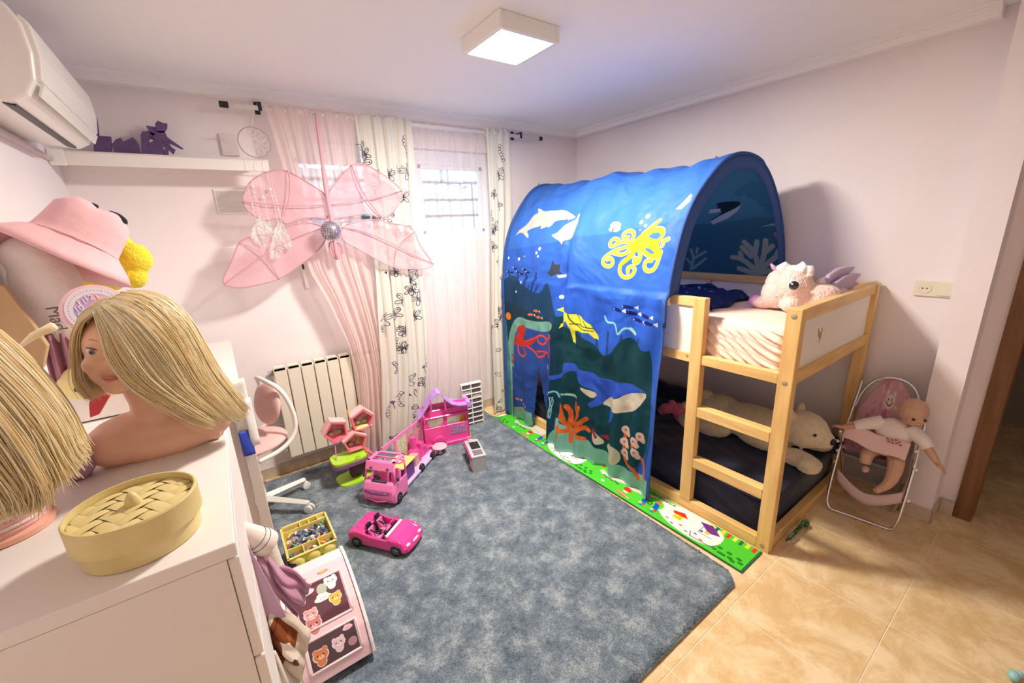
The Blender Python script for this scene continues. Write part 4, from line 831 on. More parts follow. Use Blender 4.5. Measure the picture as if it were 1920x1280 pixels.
def tent_pt(y, s, out=0):
    """cloth point at (y along the bed, s metres of cloth up from the floor on the room side)"""
    yy = y; mid = math.exp(-((y - 1.34) / .05) ** 2)
    if s < TCZ:
        low = 1 - s / TCZ
        x = -.034
        f = math.sin((y - 1.06) * 21) * .5 + .5 * math.sin((y - .7) * 43 + 2 * s)
        x -= .012 + (.040 * f + .022) * low ** .8 * (1 if y < 1.5 else .5) + .012 * math.exp(-((y - .62) / .05) ** 2)
        x -= .070 * low ** 1.3 * math.exp(-((y - 1.33) / .09) ** 2) + .035 * low * math.exp(-((y - .66) / .07) ** 2)
        x += mid * .012 * (1 - low)
        # outer folds of the near half run diagonally down from the middle hoop
        x -= .010 * math.sin(30 * (y - 1.33) + 9 * s) * math.exp(-((s - .9) / .35) ** 2) * (y < 1.34)
        x += .030 * math.exp(-((y - 1.345) / .028) ** 2) * min(1, s / .3) - .030 * math.exp(-((y - 1.27) / .045) ** 2)
        x = min(x, -.014)
        return Vector((x - out, yy, max(s, .003) if s > .02 else .012))
    t = float(np.interp(s, _s, _th)); k = (s - TCZ) / (SM - TCZ)
    sag = .020 * math.sin(PI * (y - T0) / (1.34 - T0)) if y < 1.34 else .016 * math.sin(PI * (y - 1.34) / (T1 - 1.34))
    sag *= math.sin(PI * k); sc = 1 - sag / .6
    wr_ = (.008 * math.sin(19 * y + 16 * k) + .004 * math.sin(43 * y - 30 * k + 2)) * math.sin(PI * k) * (1 if k < .6 else .3)
    wr_ -= (.020 * math.exp(-((y - 1.345) / .028) ** 2) - .022 * math.exp(-((y - 1.27) / .045) ** 2)) * max(0, 1 - 2.2 * k)
    sh = -.11 * k if y < 1.0 else -.11 * k * max(0, (1.6 - y) / .6)   # the near hoop leans towards the door at the wall side
    return Vector((TCX + (TA * sc + wr_ + out) * math.cos(t), yy + sh, TCZ + (TB * sc + wr_ + out) * math.sin(t)))
def slit(y, s):
    if s > .53: return False
    lo, hi = lerp(1.50, 1.595, s / .53), lerp(1.70, 1.600, s / .53)
    return lo < y < hi
tn = thing('tunnel_tent', 'blue tunnel tent printed with dolphins, octopuses and a whale, arched over the loft bed', 'play tent', (.30, 1.3, .0))
q = M().grid(lambda u, v: tent_pt(u, v), 150, 210, u=(T0, T1), v=(0.0, SM), uv=lambda u, v: TP.uv(u, v), skip=slit)
q.obj('tent_canopy', TM, tn, smooth=True)
# far post side panel hem, near and far hoops and dark hems
def hoop(y, name, m, r, out=0, s0=1.0):
    return M().tube([tent_pt(y, s, out) for s in np.linspace(s0, SM, 60)], r, n=8).obj(name, m, tn, smooth=True)
hoop(T0 + .002, 'hoop', HEM, .009); hoop(1.34, 'hoop', HEM, .006, -.012); hoop(T1 - .002, 'hoop', HEM, .009)
q = M().grid(lambda u, v: tent_pt(T0 - .001, v, -.002 - u) if v > TCZ else tent_pt(T0 + u * .22, v, .003), 3, 110, u=(0, .075), v=(0.02, SM))
q.obj('hem_border', HEM, tn, smooth=True, solid=.002)
q = M().grid(lambda u, v: tent_pt(T1 - u, v, .003), 3, 80, u=(0, .03), v=(0.02, SM)); q.obj('hem_border', HEM, tn, smooth=True, solid=.002)
M().bx(.945, .965, .475, .490, 1.16, 1.23).obj('tent_clip', WPLA, tn, bevel=.002)

# ================================================================ play mat (printed street map) and rug
pm = Print(0, 2.05, 0, .19, 420, (.30, .78, .18))
G = (.35, .80, .20); RD = (.82, .80, .78)
def town(o):
    r = random.Random(int(o * 10) + 1); W_ = (.94, .92, .88)
    pm.poly([(o + .16, .19), (o + .14, .05), (o + .24, .01), (o + .42, .03), (o + .52, .10), (o + .50, .19)], W_, sm=3)
    pm.poly([(o + .60, .19), (o + .62, .11), (o + .72, .10), (o + .80, .19)], (.84, .80, .74), sm=2)
    pm.line([(o + .50, .17), (o + .62, .12), (o + .74, .14), (o + .86, .09), (o + .93, .12)], .030, (.80, .77, .73))
    for k in range(9): pm.dot(o + .03 + k * .015, .045 + .02 * math.sin(k * 2), .013, (.10, .50, .10), .009); pm.dot(o + .035 + k * .015, .052 + .02 * math.sin(k * 2), .006, (.2, .66, .15), .004)
    for k in range(8): pm.rect(o + .02 + k * .030, .150 + .004 * (k % 2), o + .036 + k * .030, .186, ((.90, .2, .15), (.95, .85, .2), (.1, .4, .2), (.9, .88, .3))[k % 4])
    pm.rect(o + .19, .085, o + .26, .15, (.93, .93, .95)); pm.line([(o + .19, .085), (o + .26, .085), (o + .26, .15)], .003, (.3, .35, .5), 0); pm.poly([(o + .17, .13), (o + .23, .175), (o + .29, .16), (o + .22, .11)], (.42, .16, .50)); pm.rect(o + .215, .098, o + .235, .118, (.95, .75, .2)); pm.dot(o + .250, .10, .008, (.2, .25, .45)); pm.line([(o + .15, .065), (o + .17, .035), (o + .27, .030), (o + .285, .06)], .004, (.2, .25, .4), 0)
    pm.rect(o + .36, .085, o + .41, .125, (.96, .82, .15)); pm.poly([(o + .34, .125), (o + .375, .155), (o + .43, .135), (o + .42, .118)], (.88, .15, .12))
    for k in range(3): pm.dot(o + .37 + k * .014, .100, .003, (.2, .15, .1))
    for k in range(6): pm.dot(o + .22 + k * .04, .022 + .018 * (k % 2) + .02, .010, ((.75, .2, .15), (.15, .2, .35), (.2, .45, .3), (.55, .2, .2), (.3, .3, .5), (.8, .3, .2))[k], .004)
    pm.dot(o + .535, .10, .060, (.36, .82, .22), .050); pm.dot(o + .56, .06, .05, (.30, .76, .18), .03)
    for k in range(2):
        x = o + .485 + .075 * k; pm.poly([(x, .06), (x + .028, .065), (x + .045, .115), (x + .015, .11)], (.08, .30, .82)); pm.dot(x + .03, .128, .013, (.95, .40, .2)); pm.dot(x + .005, .052, .011, (.88, .15, .15), .007); pm.dot(x + .012, .036, .012, (.12, .35, .85), .006); pm.dot(x + .028, .054, .007, W_)
    pm.line([(o + .548 + .012 * math.cos(t), .088 + .012 * math.sin(t)) for t in np.linspace(0, 6.3, 12)], .005, (.12, .2, .12), 0)
    pm.poly([(o + .66, .075), (o + .70, .11), (o + .735, .10), (o + .72, .07)], (.90, .15, .12), sm=1); pm.poly([(o + .64, .035), (o + .73, .05), (o + .76, .035), (o + .68, .018)], (.88, .30, .22), sm=1); pm.line([(o + .65, .03), (o + .74, .04)], .004, W_, 0); pm.dot(o + .70, .062, .016, W_, .008)
    pm.dot(o + .84, .05, .075, (.30, .78, .18), .038); pm.dot(o + .86, .045, .016, (.6, .85, .9), .009); pm.dot(o + .86, .045, .010, W_, .005)
    for k in range(6): pm.dot(o + .78 + k * .022, .088 + .006 * (k % 2), .011, (.10, .48, .10), .007)
    pm.line([(o + .44, .165), (o + .56, .165), (o + .60, .17)], .004, (.1, .1, .12), 0)
    for k in range(7): pm.dot(o + .45 + k * .022, .172 - .006 * (k % 2), .005, (.12, .12, .14), .003)
town(0); town(.93); town(1.86)
pm.rect(0, 0, 2.05, .008, (.12, .36, .20)); pm.rect(0, 0, .010, .19, (.14, .38, .24)); pm.rect(2.04, 0, 2.05, .19, (.12, .36, .20))
q = M()
n = 60
q.grid(lambda u, v: (lerp(-.205, -.012, v), lerp(.018, 2.06, u), .0045 + .0012 * math.sin(u * 19)), n, 3, uv=lambda u, v: (u, v))
o = q.obj('play_mat', imgmat('play_mat_print', pm.image('play_mat_print'), .6, bump=.05), solid=.004); tag(o, 'narrow printed play mat with roads, trees and houses lying along the bed', 'play mat')

RUGC = bpy.data.materials.new('rug_pile'); RUGC.use_nodes = True; nt = RUGC.node_tree; p = nt.nodes['Principled BSDF']; p.inputs['Roughness'].default_value = .95; p.inputs['Specular IOR Level'].default_value = .1
p.inputs['Sheen Weight'].default_value = .35
g = nd(nt, 'ShaderNodeTexCoord'); n1 = nd(nt, 'ShaderNodeTexNoise'); n1.inputs['Scale'].default_value = 11; n1.inputs['Detail'].default_value = 12; n1.inputs['Roughness'].default_value = .8; n1.inputs['Distortion'].default_value = .1
n2 = nd(nt, 'ShaderNodeTexNoise'); n2.inputs['Scale'].default_value = 170; n2.inputs['Detail'].default_value = 3
r = nd(nt, 'ShaderNodeValToRGB'); r.color_ramp.elements[0].position = .36; r.color_ramp.elements[1].position = .66
r.color_ramp.elements[0].color = (.085, .12, .155, 1); r.color_ramp.elements[1].color = (.46, .52, .55, 1)
e = r.color_ramp.elements.new(.5); e.color = (.19, .245, .29, 1)
mm = nd(nt, 'ShaderNodeMix'); mm.data_type = 'RGBA'; mm.blend_type = 'MULTIPLY'; mm.inputs[0].default_value = .8
r2 = nd(nt, 'ShaderNodeValToRGB'); r2.color_ramp.elements[0].position = .3; r2.color_ramp.elements[1].position = .62; r2.color_ramp.elements[0].color = (.5, .5, .5, 1)
bpn = nd(nt, 'ShaderNodeBump'); bpn.inputs['Strength'].default_value = .9; bpn.inputs['Distance'].default_value = .006
nt.links.new(g.outputs['Object'], n1.inputs[0]); nt.links.new(g.outputs['Object'], n2.inputs[0]); nt.links.new(n1.outputs[0], r.inputs[0]); nt.links.new(n2.outputs[0], r2.inputs[0])
nt.links.new(r.outputs[0], mm.inputs[6]); nt.links.new(r2.outputs[0], mm.inputs[7]); nt.links.new(mm.outputs[2], p.inputs['Base Color'])
nt.links.new(n2.outputs[0], bpn.inputs['Height']); nt.links.new(bpn.outputs[0], p.inputs['Normal'])
rug = thing('rug', 'large shaggy blue-grey mottled rug covering the middle of the floor', 'rug', (-1.02, 1.1, 0))
RX0, RX1, RY0, RY1 = -1.86, -.228, .010, 2.225
rs = random.Random(9)
def rugf(u, v):
    x = lerp(RX0, lerp(-.246, -.190, v), u); y = lerp(RY0, RY1, v); e = min(u, 1 - u) * (RX1 - RX0); e2 = min(v, 1 - v) * (RY1 - RY0)
    h = .016 * min(1, e / .02, e2 / .02) ** .5
    k_ = .045 - (1 - u) * (RX1 - RX0) - v * (RY1 - RY0)
    if k_ > 0: x -= k_ * .5; y += k_ * .5; h = .016 * min(1, e / .02 + .35) ** .5
    return (x + rs.uniform(-.001, .001), y + rs.uniform(-.001, .001), .002 + h + rs.uniform(-.0016, .0016) * (h > 0))
M().grid(rugf, 300, 380).obj('rug_backing', RUGC, rug, smooth=True)
q = M()   # pile tufts standing out at the edges and over the surface
for k in range(30000):
    u, v = rs.random(), rs.random()
    if k % 6 == 0: u = rs.choice((.0, 1.0))
    elif k % 6 == 1: v = 0.0
    x = lerp(RX0, lerp(-.246, -.190, v), u); y = lerp(RY0, RY1, v); a = rs.uniform(0, 2 * PI); dx, dy = .0035 * math.cos(a), .0035 * math.sin(a); b = rs.uniform(0, 6.28); ln = .010
    if (1 - u) * (RX1 - RX0) + v * (RY1 - RY0) < .05: continue
    edge = u in (0.0, 1.0) or v == 0.0
    z = .006 if edge else .016
    tx, ty = (ln * .7 * (1 if u == 1.0 else -1), 0) if u in (0.0, 1.0) else ((0, -ln * .7) if v == 0.0 else (ln * .5 * math.cos(b), ln * .5 * math.sin(b)))
    q.add([(x - dx, y - dy, z), (x + dx, y + dy, z), (x + tx, y + ty, z + ln * .5)], [(0, 1, 2)])
o = q.obj('pile', RUGC, rug); o['kind'] = 'stuff'

# ================================================================ plush toys on the bunks
FUR = mat('cream_fur', (.80, .70, .48), .95, bump=.8, bscale=140, sheen=.6, var=.12, vscale=30)
q = M()
q.ell((.62, .38, .325), (.13, .26, .105)).ell((.63, .60, .33), (.12, .15, .10)).ell((.60, .12, .395), (.105, .115, .10)).ell((.60, .035, .37), (.055, .06, .05))
q.ell((.50, .10, .265), (.05, .12, .048)).ell((.47, .04, .262), (.048, .06, .045)).ell((.50, .60, .262), (.07, .14, .055)).ell((.47, .70, .262), (.06, .08, .05)).ell((.75, .12, .265), (.05, .1, .045))
q.ell((.62, .70, .40), (.05, .05, .05)).ell((.53, .17, .485), (.028, .02, .03)).ell((.66, .17, .49), (.028, .02, .03)).ell((.55, .30, .27), (.07, .15, .05))
pb = thing('polar_bear_plush', 'large cream plush polar bear lying on its belly on the lower navy mattress', 'plush toy', (.60, .35, .215))
q.obj('body', FUR, pb, remesh=.009, fuzz=.006)
M().ell((.585, -.018, .378), (.022, .014, .017)).obj('nose', BLACK, pb, smooth=True)
for x in (.52, ): M().ell((x, .045, .415), (.008, .008, .008)).obj('eye', BLACK, pb, smooth=True)
PKF = mat('pink_fur', (.72, .16, .26), .95, bump=.6, bscale=120, sheen=.4)
q = M().ell((.50, .80, .30), (.05, .055, .05)).ell((.46, .87, .30), (.035, .045, .035)).ell((.47, .84, .345), (.025, .025, .025)).ell((.48, .78, .255), (.03, .035, .03)).ell((.53, .74, .27), (.04, .05, .045)).ell((.47, .91, .265), (.025, .035, .03))
pt = thing('pink_plush', 'small pink plush toy tucked behind the ladder beside the polar bear', 'plush toy', (.50, .8, .215))
q.obj('body', PKF, pt, remesh=.007, fuzz=.003)
M().ell((.51, .765, .345), (.03, .03, .024)).obj('muzzle', FUR, pt, smooth=True)
M().ell((.455, .845, .355), .006).obj('eye', BLACK, pt, smooth=True)
# unicorn
UF = mat('peach_fur', (.93, .68, .61), .95, bump=.9, bscale=110, sheen=.7, var=.1, vscale=22); UW = mat('white_fur', (.92, .86, .84), .95, bump=.8, bscale=120, sheen=.7); UL = mat('lilac_fur', (.52, .38, .58), .9, bump=.5, bscale=90, sheen=.5)
un = thing('unicorn_plush', 'peach-pink plush unicorn with big black eyes and lilac wings on the upper bunk', 'plush toy', (.45, .22, 1.064))
M().ell((.44, .215, 1.185), (.088, .092, .092)).ell((.415, .265, 1.150), (.070, .072, .078)).ell((.42, .265, 1.205), (.060, .060, .062)).ell((.50, .12, 1.135), (.10, .10, .070)).ell((.60, .10, 1.12), (.11, .085, .060)).ell((.40, .19, 1.105), (.06, .05, .042)).ell((.42, .33, 1.095), (.045, .06, .032)).obj('body', UF, un, remesh=.007, fuzz=.006)
q = M()
for k in range(12): q.ell((.432 + .014 * math.sin(k * 2), .275 - .012 * k, 1.268 + .008 * math.sin(k)), (.022, .018, .022 + .004 * (k % 3)))
q.obj('mane', UW, un, remesh=.006, fuzz=.008)
M().tube([(.425, .275, 1.248), (.42, .30, 1.275), (.418, .313, 1.292)], [.014, .010, .004], n=10).obj('horn', mat('lilac_satin', (.62, .36, .52), .3, clear=.3), un, smooth=True)
M().ell((.42, .365, 1.098), (.035, .034, .034)).obj('hoof', mat('orchid_satin', (.72, .32, .62), .3, clear=.4), un, smooth=True)
dE = Vector((-.82, -.35, .05)).normalized(); eC = Vector((.425, .205, 1.198)) + dE * .086
q = M().ell((0, 0, 0), (.021, .008, .021)); q.xf(Matrix.Translation(eC) @ dE.to_track_quat('Y', 'Z').to_matrix().to_4x4()); ey = q.obj('eye', mat('glossy_black', (.01, .008, .012), .05, clear=1), un, smooth=True)
q = M().ell((0, 0, 0), (.028, .004, .027)); q.xf(Matrix.Translation(eC - dE * .001) @ dE.to_track_quat('Y', 'Z').to_matrix().to_4x4()); q.obj('eye_ring', mat('eye_silver', (.72, .66, .70), .4), un, smooth=True)
M().ell(tuple(eC + dE * .008 + Vector((0, .008, .007))), .0045).obj('glint', WPLA, ey, smooth=True)
M().tube([(.352, .24, 1.142), (.35, .265, 1.137), (.355, .285, 1.143)], .002, n=5).obj('mouth', mat('brown_thread', (.3, .12, .1), .8), un)
for sg, z0, y0 in ((1, 1.185, .10), (-1, 1.15, .07)):
    q = M(); P = [(.49, z0), (.53, z0 + .055), (.64, z0 + .075), (.78, z0 + .075), (.88, z0 + .062), (.80, z0 + .035), (.86, z0 + .015), (.76, z0 - .005), (.74, z0 - .03), (.60, z0 - .03)]
    q.prism(P, 'y', y0 - .012, y0 + .012); q.obj('wing', UL, un, bevel=.01, seg=3, smooth=False)
q = M()
for x in (.50, .53): q.ell((x, .115, 1.205), (.02, .02, .02))
q.obj('wing_tuft', UW, un, smooth=True, fuzz=.006)
# green toy on the floor at the bed corner
q = M(); P0 = Vector((.135, -.016, .012))
for k in range(9):
    a = k * .25; q.tube([P0 + Vector((.02 * k, -.004, .006)), P0 + Vector((.02 * k + .015, -.02, .02 + .006 * (k % 3))), P0 + Vector((.02 * k + .03, -.006, .008))], .006, n=6, smooth=1)
q.ell((.33, -.03, .022), (.022, .018, .018))
tag(q.obj('rubber_lizard', mat('dark_green_rubber', (.03, .09, .02), .35), smooth=True), 'dark green rubber animal on the floor beside the bed corner post', 'toy')
# ================================================================ toys on the floor
def TM4(loc, ang, tilt=None):
    m = Matrix.Translation(Vector(loc)) @ Matrix.Rotation(ang, 4, 'Z')
    return m @ tilt if tilt is not None else m
RIM = mat('rim_grey', (.55, .52, .58), .3, metal=.6); TYRE = mat('tyre_black', (.012, .012, .015), .5)
def wheel(Mt, parent, c, r, w, sy):
    c = Vector(c)
    q = M().lathe([(r * .55, 0), (r * .92, 0), (r, w * .2), (r, w * .8), (r * .92, w), (r * .55, w)], (0, 0, 0), 24, axis=(0, 1, 0)); q.xf(Mt @ Matrix.Translation(c - Vector((0, w / 2, 0))))
    wh = q.obj('wheel', TYRE, parent, autos=.7)
    q = M().lathe([(r * .68, 0), (r * .70, w * .3), (r * .15, w * .35), (0, w * .35)], (0, 0, 0), 20, axis=(0, sy, 0), cap=False); q.xf(Mt @ Matrix.Translation(c + Vector((0, sy * w * .18, 0)))); q.obj('rim', RIM, wh, smooth=True)
    for k in range(6):
        a = k * PI / 3; q = M().box((math.cos(a) * r * .38, sy * (w * .53), math.sin(a) * r * .38), (r * .62, .003, r * .10), (0, -a, 0)); q.xf(Mt @ Matrix.Translation(c)); q.obj('spoke', TYRE, wh)
# --- pink convertible
cm = TM4((-1.392, 1.205, .016), math.atan2(-.265, .19))
car = thing('toy_convertible', 'hot pink toy convertible car with black seats on the rug', 'toy car', (-1.392, 1.205, .016))
q = M()
q.prism([(-.168, .028), (-.172, .055), (-.160, .080), (-.10, .088), (-.075, .086), (-.075, .028)], 'y', -.072, .072)
q.prism([(.062, .028), (.062, .088), (.10, .084), (.150, .066), (.172, .048), (.172, .024), (.16, .018)], 'y', -.070, .070)
for s in (-1, 1):
    q.prism([(-.165, .026), (-.165, .072), (-.10, .086), (-.03, .074), (.05, .072), (.08, .082), (.13, .068), (.165, .045), (.165, .024), (.12, .018), (-.12, .018)], 'y', s * .081 - .0075 * (1 + s), s * .081 + .0075 * (1 - s))
    q.ell((-.115, s * .072, .055), (.045, .012, .034)).ell((.112, s * .072, .050), (.045, .012, .034))
q.bx(-.09, .08, -.075, .075, .018, .030).ell((.168, 0, .032), (.014, .070, .014)).ell((-.10, .035, .085), (.04, .025, .010)).ell((-.10, -.035, .085), (.04, .025, .010))
q.xf(cm); q.obj('body', HOT, car, remesh=.0036, sm_iter=3)
q = M().tube([(.048, -.066, .085), (.030, -.060, .105), (.030, .060, .105), (.048, .066, .085)], .003, n=6); q.xf(cm); q.obj('windscreen_frame', HOT, car, smooth=True)
q = M().bx(.045, .060, -.065, .065, .074, .087); q.xf(cm); q.obj('dashboard', mat('white_trim', (.86, .80, .80), .4), car, bevel=.002)
q = M().bx(-.07, .06, -.064, .064, .031, .034); q.xf(cm); q.obj('footwell', BLACK, car)
for s in (-1, 1):
    q = M().box((-.055, s * .034, .066), (.012, .042, .056), (0, -.25, 0)).box((-.028, s * .034, .042), (.05, .044, .016)); q.xf(cm); st = q.obj('seat', PINKP, car, bevel=.006, seg=3)
    q = M().box((-.071, s * .034, .100), (.014, .030, .026), (0, -.2, 0)).tube([(-.048, s * .052, .092), (-.02, s * .034, .060), (-.012, s * .016, .052)], .004, n=6).tube([(-.048, s * .016, .092), (-.03, s * .034, .062)], .004, n=6); q.xf(cm); q.obj('headrest', BLACK, st, bevel=.002)
q = M().bx(-.05, .03, -.008, .008, .036, .05).bx(-.07, -.06, -.06, .06, .085, .092); q.xf(cm); q.obj('console', BLACK, car, bevel=.002)
q = M().ring((.028, .036, .085), .014, .003, axis=(-1, 0, .5), n=18); q.xf(cm); q.obj('steering_wheel', mat('dark_rose', (.35, .05, .15), .4), car, smooth=True)
q = M().ell((.174, 0, .050), (.006, .024, .008)); q.xf(cm); q.obj('grille', mat('pale_pink_trim', (.86, .62, .70), .3), car, smooth=True)
for s in (-1, 1):
    q = M().ell((.165, s * .05, .054), (.008, .014, .006), (0, .5, 0)); q.xf(cm); q.obj('headlight', mat('pale_pink_trim', (.86, .62, .70), .3), car, smooth=True)
    for x, y_ in ((-.115, 1), (.112, 1)): wheel(cm, car, (x, s * .077, .030), .030, .020, s)

# --- camper van, opened out
ang = math.atan2(-.62, -.79)      # nose points towards the lower left of the picture
vm = TM4((-1.236, 1.575, .016), ang) @ Matrix.Diagonal((1.0, 1.08, 1.18, 1))
van = thing('toy_camper_van', 'pink toy camper van opened out on the rug, lilac roof behind', 'toy camper', (-1.10, 1.7, .016))
VP = mat('camper_pink', (.90, .22, .52), .3, clear=.3); VD = mat('camper_magenta', (.80, .07, .34), .35, clear=.3)
# cab: rounded nose, windscreen frame, roof with hatch
q = M().prism([(.115, .020), (.128, .045), (.122, .085), (.105, .115), (.080, .122), (.075, .030), (.02, .022), (.02, .018), (.10, .012)], 'y', -.088, .088)
for s in (-1, 1):
    q.prism([(-.03, .02), (-.03, .115), (.09, .115), (.118, .07), (.115, .02)], 'y', s * .094 - .004, s * .094 + .004)
q.xf(vm); q.obj('cab_front', VP, van, remesh=.0042, sm_iter=3)
q = M()
for s in (-1, 1):
    q.tube([(.092, s * .090, .112), (.060, s * .082, .205)], .006, n=6).tube([(-.03, s * .092, .11), (-.04, s * .082, .205)], .006, n=6)
q.xf(vm); q.obj('cab_pillar', VP, van, smooth=True)
q = M()
for a in ((.040, .062, -.088, .088), (-.055, -.038, -.088, .088), (-.055, .062, -.088, -.066), (-.055, .062, .066, .088), (-.002, .006, -.07, .07)): q.bx(*a, .203, .211)
q.prism([(.055, .205), (.078, .172), (.085, .172), (.066, .211)], 'y', -.086, .086)
q.xf(vm); rf = q.obj('cab_roof', VP, van, bevel=.004, seg=2)
q = M().bx(-.03, -.003, -.06, .03, .204, .207); q.xf(vm); q.obj('roof_window', mat('smoke_panel', (.12, .12, .14), .3), rf)
for s in (-.05, .05):
    q = M().ell((.078, s, .182), (.006, .010, .010)); q.xf(vm); q.obj('roof_lamp', mat('plum', (.35, .06, .22), .3), rf, smooth=True)
q = M().bx(.085, .10, -.045, .045, .116, .124).box((.08, -.03, .127), (.03, .02, .006)).ring((.065, -.03, .125), .017, .004, axis=(-1, 0, .6), n=16); q.xf(vm); q.obj('dashboard', mat('charcoal', (.06, .07, .08), .4), van)
q = M().box((-.010, -.035, .095), (.022, .06, .09), (0, -.2, 0)).box((-.010, .038, .095), (.022, .06, .09), (0, -.2, 0)); q.xf(vm); q.obj('cab_seat', VP, van, bevel=.010, seg=3)
q = M().tube([(.134, -.07, .082), (.143, -.03, .079), (.144, .03, .079), (.134, .07, .082)], .005, n=6, flat=.8); q.xf(vm); q.obj('front_stripe', mat('indigo_strip', (.10, .03, .16), .3), van, smooth=True)
q = M().tube([(.130, -.05, .036), (.140, 0, .033), (.130, .05, .036)], .003, n=6); q.xf(vm); q.obj('bumper_line', VD, van, smooth=True)
for x in (.07,):
    for s in (-1, 1): wheel(vm, van, (x, s * .088, .030), .030, .022, s)
q = M().box((.075, -.104, .135), (.012, .012, .022)).box((.075, .104, .135), (.012, .012, .022)); q.xf(vm); q.obj('side_mirror', mat('charcoal', (.06, .07, .08), .4), van, bevel=.003)
# floor plate, furniture
q = M().bx(-.47, -.02, -.11, .075, .012, .024); q.xf(vm); q.obj('floor_plate', mat('pale_lilac', (.72, .52, .80), .4), van, bevel=.003)
for x in (-.40, -.25): wheel(vm, van, (x, .07, .024), .024, .016, 1)
q = M().bx(-.19, -.06, -.04, .055, .024, .095); q.xf(vm); q.obj('purple_bed_box', mat('deep_purple', (.16, .04, .24), .4), van, bevel=.004)
q = M().bx(-.20, -.05, -.055, .062, .112, .118); q.xf(vm); tb = q.obj('orange_board', mat('amber_board', (.93, .66, .20), .4), van, bevel=.002)
q = M().ring((-.12, 0, .119), .020, .005, axis=(0, 0, 1), n=18); q.xf(vm); q.obj('red_flower', REDP, tb)
q = M().lathe([(.010, 0), (.010, .003), (0, .004)], (-.12, 0, .118), 12); q.xf(vm); q.obj('flower_centre', PAPER, tb)
q = M().bx(-.30, -.25, -.02, .03, .024, .085).bx(-.245, -.215, -.03, .03, .085, .092); q.xf(vm); q.obj('tan_stool', mat('tan_plastic', (.66, .42, .32), .4), van, bevel=.003)
q = M()
for dx in (-.24, -.21):
    for dy in (-.09, -.06): q.tube([(dx, dy, .024), (dx + .01, dy, .08)], .003, n=6)
q.xf(vm); q.obj('stool_legs', PINKP, van)
# long side wall swung open on the far side, with windows and stair unit
sm = TM4((-1.225, 1.69, .016), math.atan2(.235, .36))
q = M(); L_, H_ = .425, .25
q.bx(0, L_, -.005, .005, 0, .03).bx(0, L_, -.005, .005, H_ - .022, H_)
for x in (0, .12, .24, .34, L_ - .02): q.bx(x, x + .02, -.005, .005, .03, H_ - .02)
q.bx(.02, .24, -.005, .005, .03, .075).bx(.26, L_, -.005, .005, .03, .10)
q.xf(sm); sw = q.obj('side_wall', VP, van, bevel=.002, seg=1)
q = M().bx(.14, .24, -.004, -.002, .075, H_ - .02); q.xf(sm); q.obj('leaf_picture', mat('leafy_print', (.40, .55, .25), .5, col2=(.75, .72, .55), vscale=60), sw)
q = M()
for k in range(5): q.bx(.265 + .028 * k, .288 + .028 * k, -.004, -.001, .11, .19 + .01 * (k % 2))
q.xf(sm); q.obj('shelf_picture', mat('shelf_print', (.35, .20, .16), .5, col2=(.75, .5, .45), vscale=90), sw)
q = M().lathe([(.040, 0), (.046, .02), (.044, .09), (.030, .11), (.022, .12), (.020, .20)], (.25, -.045, 0), 20)
for k in range(3): q.bx(.29 + .028 * k, .33 + .028 * k, -.075, -.01, 0, .13 - .035 * k)
q.xf(sm); q.obj('slide_tower', VD, van, bevel=.003, autos=.6)
# rear module: upright magenta wall with window holes and lilac roof
rm = TM4((-.86, 1.925, .016), math.atan2(-.085, .33))
q = M(); WX, WH = .335, .285
q.bx(0, WX, -.006, .006, 0, .155).bx(0, WX, -.006, .006, .215, WH).bx(0, .035, -.006, .006, .155, .215).bx(.150, .175, -.006, .006, .155, .215).bx(WX - .02, WX, -.006, .006, .155, .215)
q.bx(0, WX, -.022, .014, .225, .240).bx(-.002, WX + .004, -.028, .004, 0, .030).prism([(.035, .155), (.035, .185), (.055, .165), (.075, .155)], 'y', -.006, .006).prism([(.150, .155), (.150, .185), (.130, .162), (.11, .155)], 'y', -.006, .006)
q.bx(0, .012, -.006, .10, 0, WH).bx(WX - .012, WX, -.006, .10, 0, .25)
q.prism([(.055, .03), (.06, .06), (.08, .082), (.105, .09), (.13, .082), (.15, .06), (.155, .03)], 'y', -.03, .0)
q.xf(rm); re = q.obj('rear_wall', VD, van, bevel=.003, seg=1)
q = M().bx(.20, .31, -.0085, -.006, .075, .135); q.xf(rm); q.obj('sticker', mat('bottles_print', (.10, .14, .35), .5, col2=(.7, .25, .45), vscale=120), re)
q = M().bx(.0, .012, -.10, .02, .24, .29).bx(.012, WX, .0, .012, .285, .33); q.xf(rm); q.obj('loft_parapet', VD, van, bevel=.003)
rp = [(-.03, .262), (.0, .29), (.04, .345), (.085, .405), (.115, .43), (.14, .425), (.17, .375), (.21, .335), (.26, .315), (.31, .31), (.345, .33)]
q = M()
lo = [(x, z - .010) for x, z in rp]
q.prism(rp[:5] + lo[:5][::-1], 'y', -.055, .055); q.xf(rm); rr_ = q.obj('lilac_roof', LILAC, van, bevel=.002)
q = M().prism(rp[4:] + lo[4:][::-1], 'y', -.06, .06).bx(.318, .348, -.062, .062, .285, .325); q.xf(rm); q.obj('roof_slope', LILAC, rr_, bevel=.002)
q = M().bx(.06, .07, -.05, -.042, .30, .39).bx(.16, .17, -.05, -.042, .29, .37).bx(.02, .22, .0, .006, .29, .31); q.xf(rm); q.obj('gable_post', VD, rr_)
# pale pink disc table before the wall
q = M().lathe([(.048, 0), (.052, .004), (.048, .008), (0, .008)], (0, 0, 0), 28).lathe([(.015, -.05), (.008, -.04), (.008, 0)], (0, 0, 0), 12); q.xf(Matrix.Translation((-.80, 1.80, .068)))
tag(q.obj('toy_round_table', BABYP, autos=.6), 'round pale pink toy table in front of the magenta camper wall', 'toy table')

